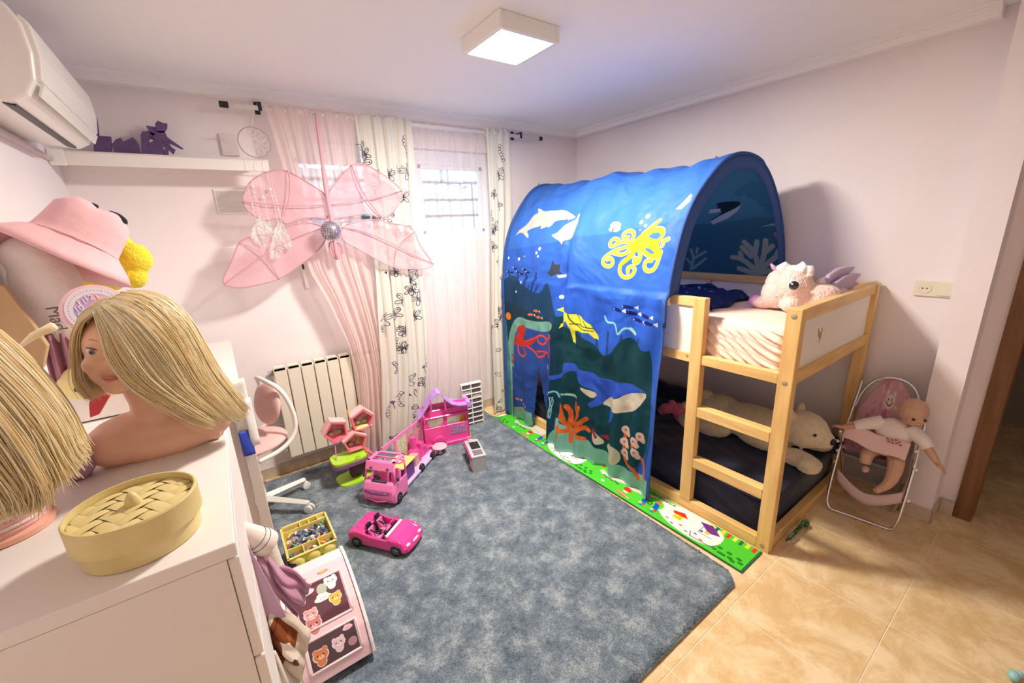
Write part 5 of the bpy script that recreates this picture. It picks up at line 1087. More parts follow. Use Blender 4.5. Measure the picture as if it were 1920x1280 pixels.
# --- grey toy kitchen
km = TM4((-.665, 1.545, .016), math.radians(-17))
kt = thing('toy_kitchen', 'grey toy kitchen cooker with pink knobs and an oven window on the rug', 'toy kitchen', (-.665, 1.545, .016))
q = M().bx(-.045, .045, -.125, .10, 0, .105); q.xf(km); q.obj('cabinet', mat('silver_plastic', (.50, .50, .52), .3, metal=.4), kt, bevel=.003)
q = M().bx(-.047, .047, -.127, .102, .105, .114); q.xf(km); q.obj('worktop', mat('silver_light', (.66, .66, .67), .3, metal=.3), kt, bevel=.002)
q = M().bx(-.025, .035, -.03, .06, .114, .117); q.xf(km); q.obj('hob', BLACK, kt)
q = M().bx(-.028, .032, -.110, -.05, .1145, .1165); q.xf(km); q.obj('sink', mat('sink_grey', (.35, .35, .36), .2, metal=.8), kt)
q = M().bx(-.048, -.045, -.03, .095, .01, .08); q.xf(km); q.obj('oven_window', mat('oven_blue', (.05, .07, .12), .2), kt)
q = M().bx(-.052, -.045, -.12, .10, .086, .103); q.xf(km); kb = q.obj('control_strip', HOT, kt)
for k in range(6):
    q = M().lathe([(.005, 0), (.004, .006), (0, .006)], (-.052, -.10 + k * .036, .095), 8, axis=(-1, 0, 0)); q.xf(km); q.obj('knob', BLACK, kb)
q = M().bx(-.048, -.045, -.12, -.045, .01, .08); q.xf(km); q.obj('shelf_picture', mat('pantry_print', (.80, .68, .68), .5, col2=(.5, .22, .3), vscale=80), kt)
q = M().bx(-.03, .01, .06, .10, .114, .122).tube([(-.02, .08, .12), (-.02, .08, .155), (-.02, .06, .158)], .003, n=6); q.xf(km); q.obj('tap', mat('silver_light', (.66, .66, .67), .3), kt, bevel=.001)
# --- white toy rack with dark drawers
ra = TM4((-.47, 2.06, .018), math.radians(-8)); rk = thing('toy_rack', 'tall white toy rack with dark compartments behind the camper wall', 'toy rack', (-.38, 2.07, .016))
q = M().bx(0, .008, -.02, .02, 0, .345).bx(.165, .173, -.02, .02, 0, .345).bx(.078, .086, -.02, .02, 0, .345)
for k in range(9): q.bx(0, .173, -.02, .02, .012 + k * .041, .020 + k * .041)
q.xf(ra); q.obj('rack_frame', WPLA, rk, bevel=.0015, seg=1)
for k in range(8):
    for s in (0, 1):
        q = M().bx(.012 + s * .082, .076 + s * .082, -.012, .018, .022 + k * .041, .044 + k * .041); q.xf(ra); q.obj('drawer', mat('dark_drawer', (.10, .085, .10), .5) if k < 4 or (k + s) % 3 else mat('rose_grey', (.55, .45, .47), .5), rk)
# --- yellow toy chair
ym = TM4((-.545, 1.89, .016), math.radians(-10)); yc = thing('toy_yellow_chair', 'small bright yellow toy chair beside the magenta camper wall', 'toy chair', (-.545, 1.89, .016))
YB2 = mat('vivid_yellow', (.93, .82, .02), .35)
q = M().prism([(-.03, .07), (-.036, .12), (-.018, .165), (-.006, .21), (.006, .21), (.016, .165), (.034, .12), (.03, .07), (.012, .075), (0, .09), (-.012, .075)], 'y', .018, .026); q.xf(ym); q.obj('backrest', YB2, yc, bevel=.003)
q = M().bx(-.03, .03, -.03, .024, .062, .072); q.xf(ym); q.obj('seat', YB2, yc, bevel=.004)
for sx in (-1, 1):
    for sy_ in (-1, 1):
        q = M().tube([(sx * .026, sy_ * .022, .064), (sx * .032, sy_ * .028, 0)], .004, n=6); q.xf(ym); q.obj('leg', YB2, yc)

# --- tree house with pentagon pods
th_ = thing('toy_tree_house', 'toy tree house with three pink pentagon rooms, lime green decks and a red slide', 'toy house', (-1.34, 1.93, .016))
PK2 = mat('pod_pink', (.85, .20, .28), .4, clear=.2); PKI = mat('pod_inside', (.50, .14, .20), .6, col2=(.62, .42, .30), vscale=40); PKL = mat('pod_pale', (.88, .55, .55), .4)
YT = 1.93
def pod(cx_, cz_, r, a0, y0=YT, sq=1.0):
    P = [(cx_ + r * math.cos(a0 + k * 2 * PI / 5), cz_ + r * sq * math.sin(a0 + k * 2 * PI / 5)) for k in range(5)]
    I = [(cx_ + r * .80 * math.cos(a0 + k * 2 * PI / 5), cz_ + r * sq * .80 * math.sin(a0 + k * 2 * PI / 5)) for k in range(5)]
    q = M()
    for k in range(5):
        a, b, c_, d_ = P[k], P[(k + 1) % 5], I[(k + 1) % 5], I[k]; q.prism([a, b, c_, d_], 'y', y0 - .035, y0 + .035)
    o = q.obj('pod', PK2, th_, bevel=.002, seg=1); M().prism(I, 'y', y0 + .022, y0 + .03).obj('pod_back', PKI, o)
    q = M()
    for k in (0, 1): q.ell((cx_ + (k - .5) * r * .6, y0 + .01, cz_ - r * .25), (r * .22, .008, r * .2))
    q.obj('furniture', mat('sage_toy', (.35, .38, .25), .6), o, smooth=True)
    q = M()
    for k in range(5):
        a, b = P[k], P[(k + 1) % 5]
        if (a[1] + b[1]) / 2 > cz_: q.prism([a, b, (b[0], b[1] + .008), (a[0], a[1] + .008)], 'y', y0 - .037, y0 + .04)
    q.obj('pod_roof', PKL, o)
pod(-1.425, .355, .078, PI); pod(-1.265, .385, .078, math.radians(80), YT - .01); pod(-1.33, .262, .078, PI / 2, YT - .03, .85)
M().bx(-1.32, -1.21, YT - .045, YT + .035, .335, .341).obj('balcony', mat('pale_lime', (.75, .80, .35), .4), th_, bevel=.002)
def slab(cx_, cy_, rx, ry, z0, z1, m, name, a=0):
    P = [(cx_ + rx * math.copysign(abs(math.cos(t)) ** .5, math.cos(t)) * math.cos(a) - ry * math.copysign(abs(math.sin(t)) ** .5, math.sin(t)) * math.sin(a), cy_ + rx * math.copysign(abs(math.cos(t)) ** .5, math.cos(t)) * math.sin(a) + ry * math.copysign(abs(math.sin(t)) ** .5, math.sin(t)) * math.cos(a)) for t in np.linspace(0, 2 * PI, 29)[:-1]]
    return M().prism(P, 'z', z0, z1).obj(name, m, th_, bevel=.002)
slab(-1.385, 1.87, .105, .075, .175, .190, LIME, 'deck'); slab(-1.385, 1.87, .108, .078, .150, .174, mat('plum_band', (.26, .12, .22), .4), 'deck_band')
slab(-1.34, 1.89, .13, .085, .016, .030, LIME, 'ground_deck', .1)
M().bx(-1.385, -1.30, 1.87, 1.93, .03, .15).obj('door_block', mat('aubergine', (.12, .03, .10), .5, var=.4, vscale=60), th_, bevel=.004)
q = M().tube([(-1.27, 1.92, .03), (-1.275, 1.92, .09), (-1.29, 1.92, .20), (-1.30, 1.94, .34)], [.045, .026, .022, .030], n=10, smooth=1); q.obj('trunk', mat('tree_orange', (.62, .34, .10), .6, var=.3, vscale=20), th_, smooth=True)
q = M(); pts = [(-1.285, 1.86, .195), (-1.255, 1.845, .172), (-1.235, 1.83, .125), (-1.205, 1.81, .08), (-1.165, 1.795, .055)]
for s in (-1, 0, 1):
    q.tube([(x, y + s * .020, z + (.008 if s else 0)) for x, y, z in pts], .007 if s else .006, n=6, smooth=1)
q.grid(lambda u, v: (np.interp(u, np.linspace(0, 1, 5), [p_[0] for p_ in pts]), np.interp(u, np.linspace(0, 1, 5), [p_[1] for p_ in pts]) + (v - .5) * .04, np.interp(u, np.linspace(0, 1, 5), [p_[2] for p_ in pts])), 16, 2)
q.obj('slide', REDP, th_, smooth=True)
M().tube([(-1.46, 1.86, .19), (-1.44, 1.92, .28)], .0035, n=6).obj('ladder_pole', mat('mauve_plastic', (.55, .22, .45), .4), th_)
q = M()
for k in range(6): q.ell((-1.345 + .01 * math.sin(k), 1.82 - .004 * k, .191), (.012, .008, .003))
q.obj('deck_print', mat('olive_print', (.30, .50, .05), .5), th_)
M().lathe([(.018, 0), (.020, .006), (.012, .012), (0, .012)], (-1.24, 1.86, .030), 12).obj('pond', mat('yellow_flower', (.9, .85, .1), .4), th_)
M().ell((-1.335, YT, .445), (.008, .008, .014)).ell((-1.335, YT, .462), .006).obj('finial', mat('ochre', (.65, .35, .12), .5), th_, smooth=True)

_n0 = set(bpy.data.objects)
# ================================================================ desk chair
ch = thing('desk_chair', 'small pink upholstered swivel chair with white tubular frame beside the radiator', 'chair', (-1.86, 1.85, .016))
PKU = mat('pink_upholstery', (.85, .52, .49), .9, sheen=.4, bump=.1, bscale=80)
q = M().ell((-1.745, 1.90, .635), (.030, .155, .115), (0, .28, 0), n=24, m=16); q.obj('backrest', PKU, ch, smooth=True)
q = M()
q.tube([(-1.90, 1.73, .40), (-1.78, 1.73, .41), (-1.70, 1.735, .46), (-1.675, 1.74, .54), (-1.69, 1.745, .66), (-1.72, 1.76, .745), (-1.745, 1.83, .775), (-1.75, 1.90, .78), (-1.745, 1.97, .775), (-1.72, 2.04, .745), (-1.69, 2.055, .66), (-1.675, 2.06, .54), (-1.70, 2.065, .46), (-1.78, 2.07, .41), (-1.90, 2.07, .40)], .0125, n=10, smooth=2)
q.obj('frame_tube', WPLA, ch, smooth=True)
q = M().ell((-1.87, 1.90, .445), (.19, .18, .035), n=28, m=10); q.obj('seat', PKU, ch, smooth=True)
q = M().lathe([(.025, .08), (.025, .25), (.018, .25), (.018, .40), (.09, .405), (.09, .415)], (-1.87, 1.87, 0), 16); q.obj('pedestal', WPLA, ch, autos=.6)
for k, (ax, ay) in enumerate(((-1.640, 1.965), (-1.665, 1.70), (-1.88, 1.60), (-2.07, 1.79), (-1.98, 2.02))):
    d = Vector((ax + 1.87, ay - 1.87, 0)); e = Vector((-1.87, 1.87, 0)) + d
    q = M().tube([(-1.87, 1.87, .105), (e.x, e.y, .078)], [.024, .017], n=4); q.obj('base_arm', WPLA, ch, bevel=.003)
    q = M()
    for s in (-1, 1): q.lathe([(.018, -.006), (.024, -.004), (.024, .004), (.018, .006)], (e.x + .013 * s * d.normalized().y * 1, e.y - .013 * s * d.normalized().x, .041), 16, axis=tuple(Vector((d.y, -d.x, 0)).normalized()))
    q.tube([(e.x, e.y, .045), (e.x, e.y, .085)], .008, n=8); q.obj('caster', WPLA, ch, autos=.6)

for o in set(bpy.data.objects) - _n0:      # the chair is turned a little towards the room
    if o is ch: continue
    if o.name.startswith(('backrest', 'frame_tube', 'seat')) and o.parent is ch:
        c_ = Vector((-1.845, 1.90, 0)) - Vector(ch['_org']); c_.z = 0
        o.data.transform(Matrix.Translation(c_) @ Matrix.Rotation(math.radians(17), 4, 'Z') @ Matrix.Translation(-c_))
# ================================================================ yellow compartment tray on lime case
tr = thing('craft_tray', 'yellow compartment tray full of small beads on a lime green case', 'tray', (-1.72, 1.28, .06))
q = M(); X0, X1, Y0, Y1, Z0, Z1 = -1.822, -1.628, 1.155, 1.395, .135, .185; w_ = .004
q.bx(X0, X1, Y0, Y1, Z0, Z0 + .004).bx(X0, X0 + w_, Y0, Y1, Z0, Z1).bx(X1 - w_, X1, Y0, Y1, Z0, Z1).bx(X0, X1, Y0, Y0 + w_, Z0, Z1).bx(X0, X1, Y1 - w_, Y1, Z0, Z1).bx(X0, X1, Y0 + .060, Y0 + .064, Z0, Z1).bx(X0, X1, Y1 - .044, Y1 - .040, Z0, Z1)
for t in (.33, .66): q.bx(lerp(X0, X1, t) - .002, lerp(X0, X1, t) + .002, Y0, Y0 + .06, Z0, Z1)
for t in (.4, .6, .8): q.bx(lerp(X0, X1, t) - .002, lerp(X0, X1, t) + .002, Y1 - .04, Y1, Z0, Z1)
q.bx(X0 - .006, X0 + .004, Y0 - .006, Y1 + .006, Z1 - .004, Z1).bx(X1 - .004, X1 + .006, Y0 - .006, Y1 + .006, Z1 - .004, Z1).bx(X0 - .006, X1 + .006, Y0 - .008, Y0 + .004, Z1 - .004, Z1).bx(X0 - .006, X1 + .006, Y1 - .004, Y1 + .008, Z1 - .004, Z1)
q.obj('tray_box', YEL, tr, bevel=.0015, seg=1)
for k in range(3):
    xc = lerp(X0, X1, (k + .5) / 3); M().ell((xc, Y0 + .004, .150), (.030, .020, .030)).obj('scoop_front', YEL, tr, smooth=True)
r = random.Random(5)
cols = [mat('bead_%s' % n_, c_, .4) for n_, c_ in (('dark', (.05, .05, .09)), ('white', (.85, .84, .80)), ('green', (.10, .38, .22)), ('orange', (.85, .30, .10)), ('cream', (.75, .66, .42)), ('blue', (.12, .18, .35)), ('brown', (.30, .17, .10)), ('grey', (.30, .30, .34)))]
for ci, m_ in enumerate(cols):
    q = M()
    for _ in range(55 if ci in (0, 7, 5) else 26):
        zone = r.random()
        if zone < .75: x, y = r.uniform(X0 + .012, X1 - .012), r.uniform(Y0 + .07, Y1 - .05)
        elif zone < .88: x, y = r.uniform(X0 + .01, X1 - .01), r.uniform(Y0 + .01, Y0 + .055)
        else: x, y = r.uniform(X0 + .01, X1 - .01), r.uniform(Y1 - .035, Y1 - .008)
        q.box((x, y, Z0 + r.uniform(.010, .036)), (r.uniform(.008, .030), r.uniform(.005, .013), r.uniform(.004, .009)), (r.uniform(-.4, .4), r.uniform(-.4, .4), r.uniform(0, 3)))
    o = q.obj('small_bits', m_, tr); o['kind'] = 'stuff'
lc = thing('lime_case', 'lime green plastic case on the rug under the yellow bead tray', 'case', (-1.72, 1.24, .016))
q = M().bx(-1.815, -1.625, 1.07, 1.38, .02, .085); q.obj('case_body', LIME, lc, bevel=.010, seg=3)
for x in (-1.765, -1.675): M().lathe([(.030, 0), (.034, .012), (.030, .05), (0, .05)], (x, 1.13, .085), 20).obj('knob_block', LIME, lc, bevel=.003, autos=.6)
for x in (-1.79, -1.65):
    for y in (1.2, 1.36): M().bx(x - .008, x + .008, y - .008, y + .008, .085, .134).obj('support', LIME, lc)
M().bx(-1.83, -1.80, 1.09, 1.3, .018, .16).obj('dark_side', BLACK, lc, bevel=.003)

# ================================================================ pink toy carrier with animal stickers
bp = thing('toy_pet_carrier', 'pale pink curved toy box with animal sticker windows in front of the dresser', 'toy box', (-1.74, .85, .016))
PF = [(1.02, .05), (1.02, .238), (.99, .258), (.93, .262), (.85, .242), (.76, .200), (.69, .140), (.655, .083), (.64, .045), (.66, .03)]
BPK = mat('blush_plastic', (.90, .68, .71), .35, clear=.3)
M().prism(PF, 'x', -1.868, -1.640).obj('shell', BPK, bp, bevel=.004)
for x0 in (-1.880, -1.640):
    q = M(); n = len(PF)
    q.prism([(y + (.008 if y < .9 else -.0) * -1, z + .006) for y, z in PF], 'x', x0, x0 + .012); q.obj('side_rim', mat('rim_white', (.88, .80, .80), .35), bp, bevel=.003)
for x in (-1.82, -1.69):
    for y in (.72, .96): M().bx(x - .015, x + .015, y - .015, y + .015, .017, .05).obj('foot', mat('foot_grey', (.35, .3, .32), .5), bp)
# sticker sheet following the curved front: v runs down the front from the top edge
FP = [(.93, .2632), (.85, .2435), (.76, .201), (.69, .141), (.655, .084), (.64, .046)]
fc = [0]
for i in range(1, len(FP)): fc.append(fc[-1] + math.dist(FP[i], FP[i - 1]))
LT = fc[-1]
sp = Print(0, .20, 0, LT, 900, (.93, .79, .81))
def vv(t): return LT - t
WB = (.36, .22, .26)
sp.rect(.022, vv(.215), .178, vv(.055), (.88, .66, .70)); sp.rect(.028, vv(.210), .172, vv(.06), WB)
sp.rect(.022, vv(.345), .178, vv(.245), (.95, .9, .88)); sp.rect(.030, vv(.340), .172, vv(.250), (.34, .26, .28))
r = random.Random(8)
for _ in range(30): sp.dot(r.uniform(.04, .16), vv(r.uniform(.07, .2)), r.uniform(.008, .02), (.42 + r.uniform(-.06, .1), .25, .28), a=.5)
def face(x, v, s, c, c2):
    W_ = (.95, .92, .90)
    for k, cc in ((1.15, W_), (1.0, c)):
        sp.dot(x, v, s * k, cc, s * .85 * k); sp.dot(x - s * .65, v + s * .7, s * .36 * k, cc); sp.dot(x + s * .65, v + s * .7, s * .36 * k, cc); sp.dot(x, v - s * .9, s * .62 * k, cc, s * .7 * k)
    sp.dot(x, v - s * .25, s * .45, c2, s * .3)
    for sg in (-1, 1): sp.dot(x + sg * s * .42, v + s * .05, s * .13, (.12, .08, .1)); sp.dot(x + sg * s * .42 + .001, v + s * .1, s * .04, W_)
    sp.dot(x, v - s * .12, s * .07, (.3, .12, .12))
def cloudp(x, v, s, c):
    for k, cc in ((1.12, (.97, .94, .93)), (1, c)):
        sp.dot(x, v, s * k, cc, s * .42 * k); sp.dot(x - s * .3, v + s * .3, s * .45 * k, cc); sp.dot(x + s * .35, v + s * .28, s * .38 * k, cc)
    for sg in (-.3, 0, .3): sp.dot(x + sg * s, v, s * .07, (.6, .4, .5))
cloudp(.060, vv(.085), .024, (.90, .80, .88)); face(.140, vv(.082), .019, (.93, .92, .93), (.98, .85, .86)); sp.dot(.108, vv(.098), .016, (.70, .74, .66), .022); cloudp(.105, vv(.130), .024, (.93, .92, .90))
face(.140, vv(.148), .018, (.96, .70, .28), (.98, .85, .55)); face(.060, vv(.165), .019, (.88, .62, .60), (.95, .8, .78)); face(.062, vv(.200), .021, (.80, .50, .50), (.92, .72, .7))
face(.060, vv(.300), .021, (.85, .52, .36), (.95, .78, .6)); face(.115, vv(.292), .018, (.90, .80, .83), (.97, .9, .9)); cloudp(.150, vv(.262), .014, (.93, .70, .76)); sp.dot(.155, vv(.310), .014, (.72, .55, .58))
for x in (.055, .125): sp.dot(x, vv(.030), .018, (.85, .48, .32), .007); sp.dot(x, vv(.028), .012, (.95, .75, .55), .004)
q = M().grid(lambda u, v: (lerp(-1.865, -1.643, u), float(np.interp((1 - v) * LT, fc, [p_[0] for p_ in FP])) - .0028, float(np.interp((1 - v) * LT, fc, [p_[1] for p_ in FP])) + .0028), 2, 40, uv=lambda u, v: (u, v))
q.obj('sticker_sheet', imgmat('sticker_print', sp.image('sticker_print'), .3), bp, smooth=True)
for (a, b_) in ((.215, .055), (.345, .245)):     # raised window frames
    q = M()
    for t in (a, b_): y_, z_ = np.interp(t, fc, [p_[0] for p_ in FP]), np.interp(t, fc, [p_[1] for p_ in FP]); q.tube([(-1.84, y_ - .003, z_ + .003), (-1.667, y_ - .003, z_ + .003)], .004, n=6)
    for x in (-1.84, -1.667): q.tube([(x, float(np.interp(t, fc, [p_[0] for p_ in FP])) - .003, float(np.interp(t, fc, [p_[1] for p_ in FP])) + .003) for t in np.linspace(b_, a, 9)], .004, n=6)
    q.obj('window_rim', BPK, bp, smooth=True)
M().tube([(-1.648, .652, .050), (-1.635, .650, .050)], .007, n=10).obj('hinge', mat('rim_white', (.88, .80, .80), .35), bp, autos=.6)

# ================================================================ doll high chair and baby doll
hc = thing('doll_high_chair', 'folding metal doll high chair with pale pink seat, between bed end and wall pier', 'doll chair', (.74, -.17, 0))
LF, LB = (.56, -.035), (.62, -.320)
q = M()
for (fx, fy), (bx_, by_) in (((.560, -.035), (.93, -.045)), ((.610, -.320), (.815, -.335))):
    pass
q.tube([(.83, -.030, .66), (.70, -.030, .42), (.585, -.032, .10), (.565, -.045, .010), (.580, -.10, .008), (.605, -.26, .008), (.612, -.305, .010), (.625, -.315, .10), (.73, -.312, .42), (.79, -.300, .56)], .0065, n=8, smooth=2)
q.tube([(.62, -.030, .44), (.72, -.032, .25), (.80, -.05, .01), (.81, -.12, .008), (.80, -.24, .008), (.79, -.27, .012), (.74, -.30, .25), (.65, -.312, .44)], .0065, n=8, smooth=2)
q.tube([(.84, -.02, .50), (.85, -.035, .60), (.855, -.08, .68), (.86, -.155, .705), (.855, -.23, .68), (.845, -.262, .60), (.835, -.265, .50)], .0065, n=8, smooth=2)
q.obj('frame_tube', CHROME, hc, smooth=True)
HP = imgp = Print(0, 1, 0, 1, 220, (.80, .62, .66)); r = random.Random(6)
for _ in range(50): HP.dot(r.random(), r.random(), r.uniform(.015, .05), r.choice([(.72, .45, .56), (.86, .74, .76), (.66, .40, .50)]), a=.6)
HP.dot(.50, .80, .09, (.88, .82, .80), .06); HP.line([(.44, .80), (.5, .76), (.56, .80)], .012, (.5, .35, .4)); HP.dot(.43, .87, .025, (.88, .82, .80)); HP.dot(.57, .87, .025, (.88, .82, .80))
for s in (.47, .53): HP.dot(s, .82, .01, (.3, .2, .2))
def seatf(u, v):
    a = lerp(-.035, -.265, u); bulge = math.sin(PI * u)
    if v > .45:
        t = (v - .45) / .55; wz = lerp(.36, .695, t); nar = 1 - .55 * max(0, t - .55) ** 1.2 * 1.6
        return (lerp(.79, .865, t) + .02 * bulge, -.15 + (a + .15) * nar, lerp(.34, .60, t) + (.10 * bulge * t))
    t = v / .45; return (lerp(.66, .79, t), a, lerp(.335, .34, t) - .02 * bulge)
M().grid(seatf, 20, 24, uv=lambda u, v: (u, v)).obj('seat_cloth', imgmat('pink_seat_print', HP.image('seat_print'), .85), hc, smooth=True, solid=.006)
def fr(u, v): a = lerp(-.045, -.305, u); return (.63 - .02 * math.sin(PI * u), a, lerp(.145, .205, v) - .055 * math.sin(PI * u) + .03 * abs(u - .5))
M().grid(fr, 16, 3).obj('foot_sling', mat('rose_cloth', (.66, .50, .52), .9), hc, smooth=True, solid=.005)
q = M().bx(.64, .72, -.275, -.055, .30, .312); q.obj('grey_strap', mat('strap_grey', (.20, .19, .20), .8), hc)
q = M().grid(lambda u, v: (lerp(.645, .655, v), lerp(-.06, -.285, u), lerp(.20, .335, v)), 4, 4); q.obj('mesh_panel', sheer('grey_mesh', (.16, .15, .16), .75, .2), hc, smooth=True)
for (x, y, z) in ((.64, -.022, .37), (.64, -.028, .25), (.66, -.325, .34), (.66, -.325, .17), (.655, -.026, .31)): M().lathe([(.008, 0), (.008, .006), (0, .008)], (x, y, z), 10, axis=(-1, 0, 0)).obj('rivet', WPLA, hc, smooth=True)
# doll
bd = thing('baby_doll', 'bald baby doll in white top and pink bib sitting in the high chair', 'doll', (.70, -.19, .33))
DS = mat('doll_skin', (.62, .38, .26), .5, var=.06, vscale=8)
q = M()
q.ell((.725, -.262, .600), (.056, .056, .060)).ell((.708, -.275, .572), (.045, .042, .038)).ell((.735, -.245, .535), (.022, .022, .025))
q.ell((.73, -.21, .46), (.045, .065, .075)).ell((.72, -.20, .385), (.05, .065, .045))
q.tube([(.73, -.165, .505), (.70, -.105, .475), (.675, -.055, .450), (.668, -.020, .440)], [.024, .021, .017, .012], n=10, smooth=1)
q.tube([(.73, -.262, .505), (.71, -.320, .470), (.695, -.360, .420), (.690, -.385, .39)], [.024, .021, .017, .011], n=10, smooth=1)
q.tube([(.70, -.165, .365), (.645, -.145, .350), (.625, -.150, .30)], [.034, .030, .022], n=10, smooth=1)
q.tube([(.70, -.24, .365), (.63, -.262, .335), (.610, -.255, .25), (.600, -.225, .205), (.58, -.215, .200)], [.036, .032, .024, .016, .013], n=10, smooth=1)
q.ell((.60, -.16, .285), (.022, .016, .016))
# fingers
for (bx_, by_, bz, dx, dy, dz_) in ((.668, -.020, .440, -.004, .022, -.004), (.690, -.385, .39, -.004, -.018, -.022)):
    q.ell((bx_, by_ + dy * .3, bz + dz_ * .3), (.014, .013, .010))
    for k in range(4): q.tube([(bx_ - .010 + k * .0078, by_ + dy * .4, bz + dz_ * .4), (bx_ - .012 + k * .0088, by_ + dy * (1.2 + .15 * (k in (1, 2))), bz + dz_ * 1.1 + .001), (bx_ - .012 + k * .009, by_ + dy * (1.6 + .2 * (k in (1, 2))), bz + dz_ * 1.9 - .002)], [.0044, .0040, .0030], n=6)
    q.tube([(bx_ - .006, by_ - dy * .1, bz), (bx_ - .020, by_ + dy * .2, bz + .004), (bx_ - .026, by_ + dy * .6, bz + .003)], [.0052, .0046, .0034], n=6)
q.ell((.703, -.20, .600), (.012, .006, .012))
q.obj('body', DS, bd, remesh=.0027, sm_iter=2)
fd = Vector((-.80, -.55, -.22)).normalized()      # where the doll looks
hcn = Vector((.720, -.266, .590)); rt = fd.cross(Vector((0, 0, 1))).normalized(); upv = rt.cross(fd)
for s in (-1, 1):
    p_ = hcn + fd * .053 + rt * s * .021 + upv * .0; M().ell(tuple(p_), (.0068, .0068, .0068)).obj('eye', mat('doll_eye', (.06, .03, .02), .2), bd, smooth=True)
p_ = hcn + fd * .060 - upv * .014; M().ell(tuple(p_), (.008, .008, .007)).obj('nose', DS, bd, smooth=True)
p_ = hcn + fd * .053 - upv * .030; M().tube([tuple(p_ - rt * .010), tuple(p_ + fd * .003), tuple(p_ + rt * .010)], .0030, n=6).obj('mouth', mat('doll_lip', (.50, .18, .15), .4), bd, smooth=True)
DW_ = mat('doll_top_white', (.86, .78, .76), .9, bump=.25, bscale=40)
q = M().ell((.73, -.21, .465), (.052, .075, .070)).ell((.715, -.20, .385), (.058, .075, .045))
q.tube([(.73, -.165, .505), (.70, -.105, .477), (.685, -.070, .458)], [.034, .030, .026], n=12).tube([(.73, -.262, .505), (.71, -.318, .472), (.702, -.342, .445)], [.034, .030, .027], n=12)
q.obj('top', DW_, bd, remesh=.0045, fuzz=.002, sm_iter=2)
tp = [(.665, -.030, .425), (.655, -.10, .405), (.650, -.19, .390), (.652, -.275, .385), (.665, -.290, .400)]
q = M().grid(lambda u, v: (lerp(.690, .640, v) - .012 * math.sin(PI * u), lerp(-.035, -.285, u), lerp(.470, .398, v) - .026 * u + .006 * math.sin(9 * u)), 30, 8)
bib = q.obj('bib', mat('bib_pink', (.84, .60, .60), .9), bd, smooth=True, solid=.005)
for k, (dy, dz_) in enumerate(((-.235, .452), (-.222, .447), (-.248, .447), (-.240, .437), (-.226, .434), (-.255, .434), (-.212, .436), (-.205, .449))): M().box((.6655 - .0007 * abs(k), dy, dz_ + .002), (.004, .009, .006)).obj('letter_mark', mat('rust_print', (.42, .12, .10), .8), bib)
# ================================================================ dresser in the foreground
dr = thing('dresser', 'large white dresser in the foreground, holding the bamboo steamer and styling heads', 'dresser', (-2.12, .60, 0))
DX0, DX1, DY0, DY1 = XL + .006, -1.905, .168, 1.02
M().bx(DX0, DX1 - .002, DY0, DY1, .972, 1.0).obj('top', WLAM, dr, bevel=.0015, seg=1)
M().bx(DX0, DX1 - .020, DY0, DY0 + .018, .0, .9715).obj('end_panel', WLAM, dr, bevel=.001, seg=1)
M().bx(DX0, DX1 - .020, DY1 - .018, DY1, .0, .9715).obj('end_panel', WLAM, dr, bevel=.001, seg=1)
M().bx(DX0, DX1 - .024, DY0 + .018, DY1 - .018, .06, .95).obj('carcass', WLAM, dr)
for k in range(4):
    z0 = .045 + k * .232
    d_ = M().bx(DX1 - .019, DX1 - .002, DY0 + .003, DY1 - .003, z0, z0 + .227).obj('drawer', WLAM, dr, bevel=.0015, seg=1)
# cabinet behind, with papers taped to it
cb = thing('side_cabinet', 'white cabinet between the dresser and the window wall, with papers taped on its side', 'cabinet', (-2.09, 1.62, 0))
M().bx(DX0, -1.850, 1.30, 2.14, .955, .98).obj('top', WLAM, cb, bevel=.0015, seg=1)
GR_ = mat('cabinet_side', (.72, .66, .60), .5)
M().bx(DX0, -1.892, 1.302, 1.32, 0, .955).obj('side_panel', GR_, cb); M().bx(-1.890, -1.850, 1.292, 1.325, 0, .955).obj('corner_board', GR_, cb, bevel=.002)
M().bx(-1.868, -1.850, 1.325, 1.50, 0, .955).obj('drawer_front', WLAM, cb); M().bx(DX0, -1.868, 2.12, 2.14, 0, .955).obj('side_panel', WLAM, cb)
M().bx(DX0, DX0 + .02, 1.32, 2.12, 0, .955).obj('back_panel', WLAM, cb)
pp = Print(0, .12, 0, .30, 700, (.91, .90, .86)); pp.dot(.035, .10, .022, (.15, .45, .25)); pp.dot(.022, .125, .012, (.93, .93, .9)); pp.dot(.035, .145, .011, (.93, .93, .9)); pp.dot(.022, .07, .014, (.93, .93, .93)); pp.dot(.021, .07, .006, (.1, .1, .15)); pp.dot(.05, .19, .012, (.75, .82, .72))
for k in range(6): pp.line([(.02, .22 + k * .01), (.09, .225 + k * .01)], .0015, (.6, .6, .62), 0)
def sheetp(name, x0, x1, z0, z1, y, m, lab, tiltx=.0):
    q = M().grid(lambda u, v: (lerp(x0, x1, u) + tiltx * v, y - .004 * math.sin(3 * u + 2 * v) - .002, lerp(z0, z1, v)), 6, 8, uv=lambda u, v: (u, v)); o = q.obj(name, m, solid=.0012, smooth=True); tag(o, lab, 'paper'); return o
sheetp('drawing_sheet', -1.895, -1.832, .76, .985, 1.286, imgmat('drawing_print', pp.image('drawing_print'), .9), 'white sheet with a green frog drawing taped on the cabinet corner')
sheetp('card_sheet', -1.858, -1.826, .69, .90, 1.279, PAPER, 'plain white card overlapping the frog drawing on the cabinet corner')
sheetp('blue_card', -1.893, -1.850, .655, .765, 1.276, mat('royal_blue_card', (.03, .07, .50), .6), 'royal blue card below the frog drawing on the cabinet corner')

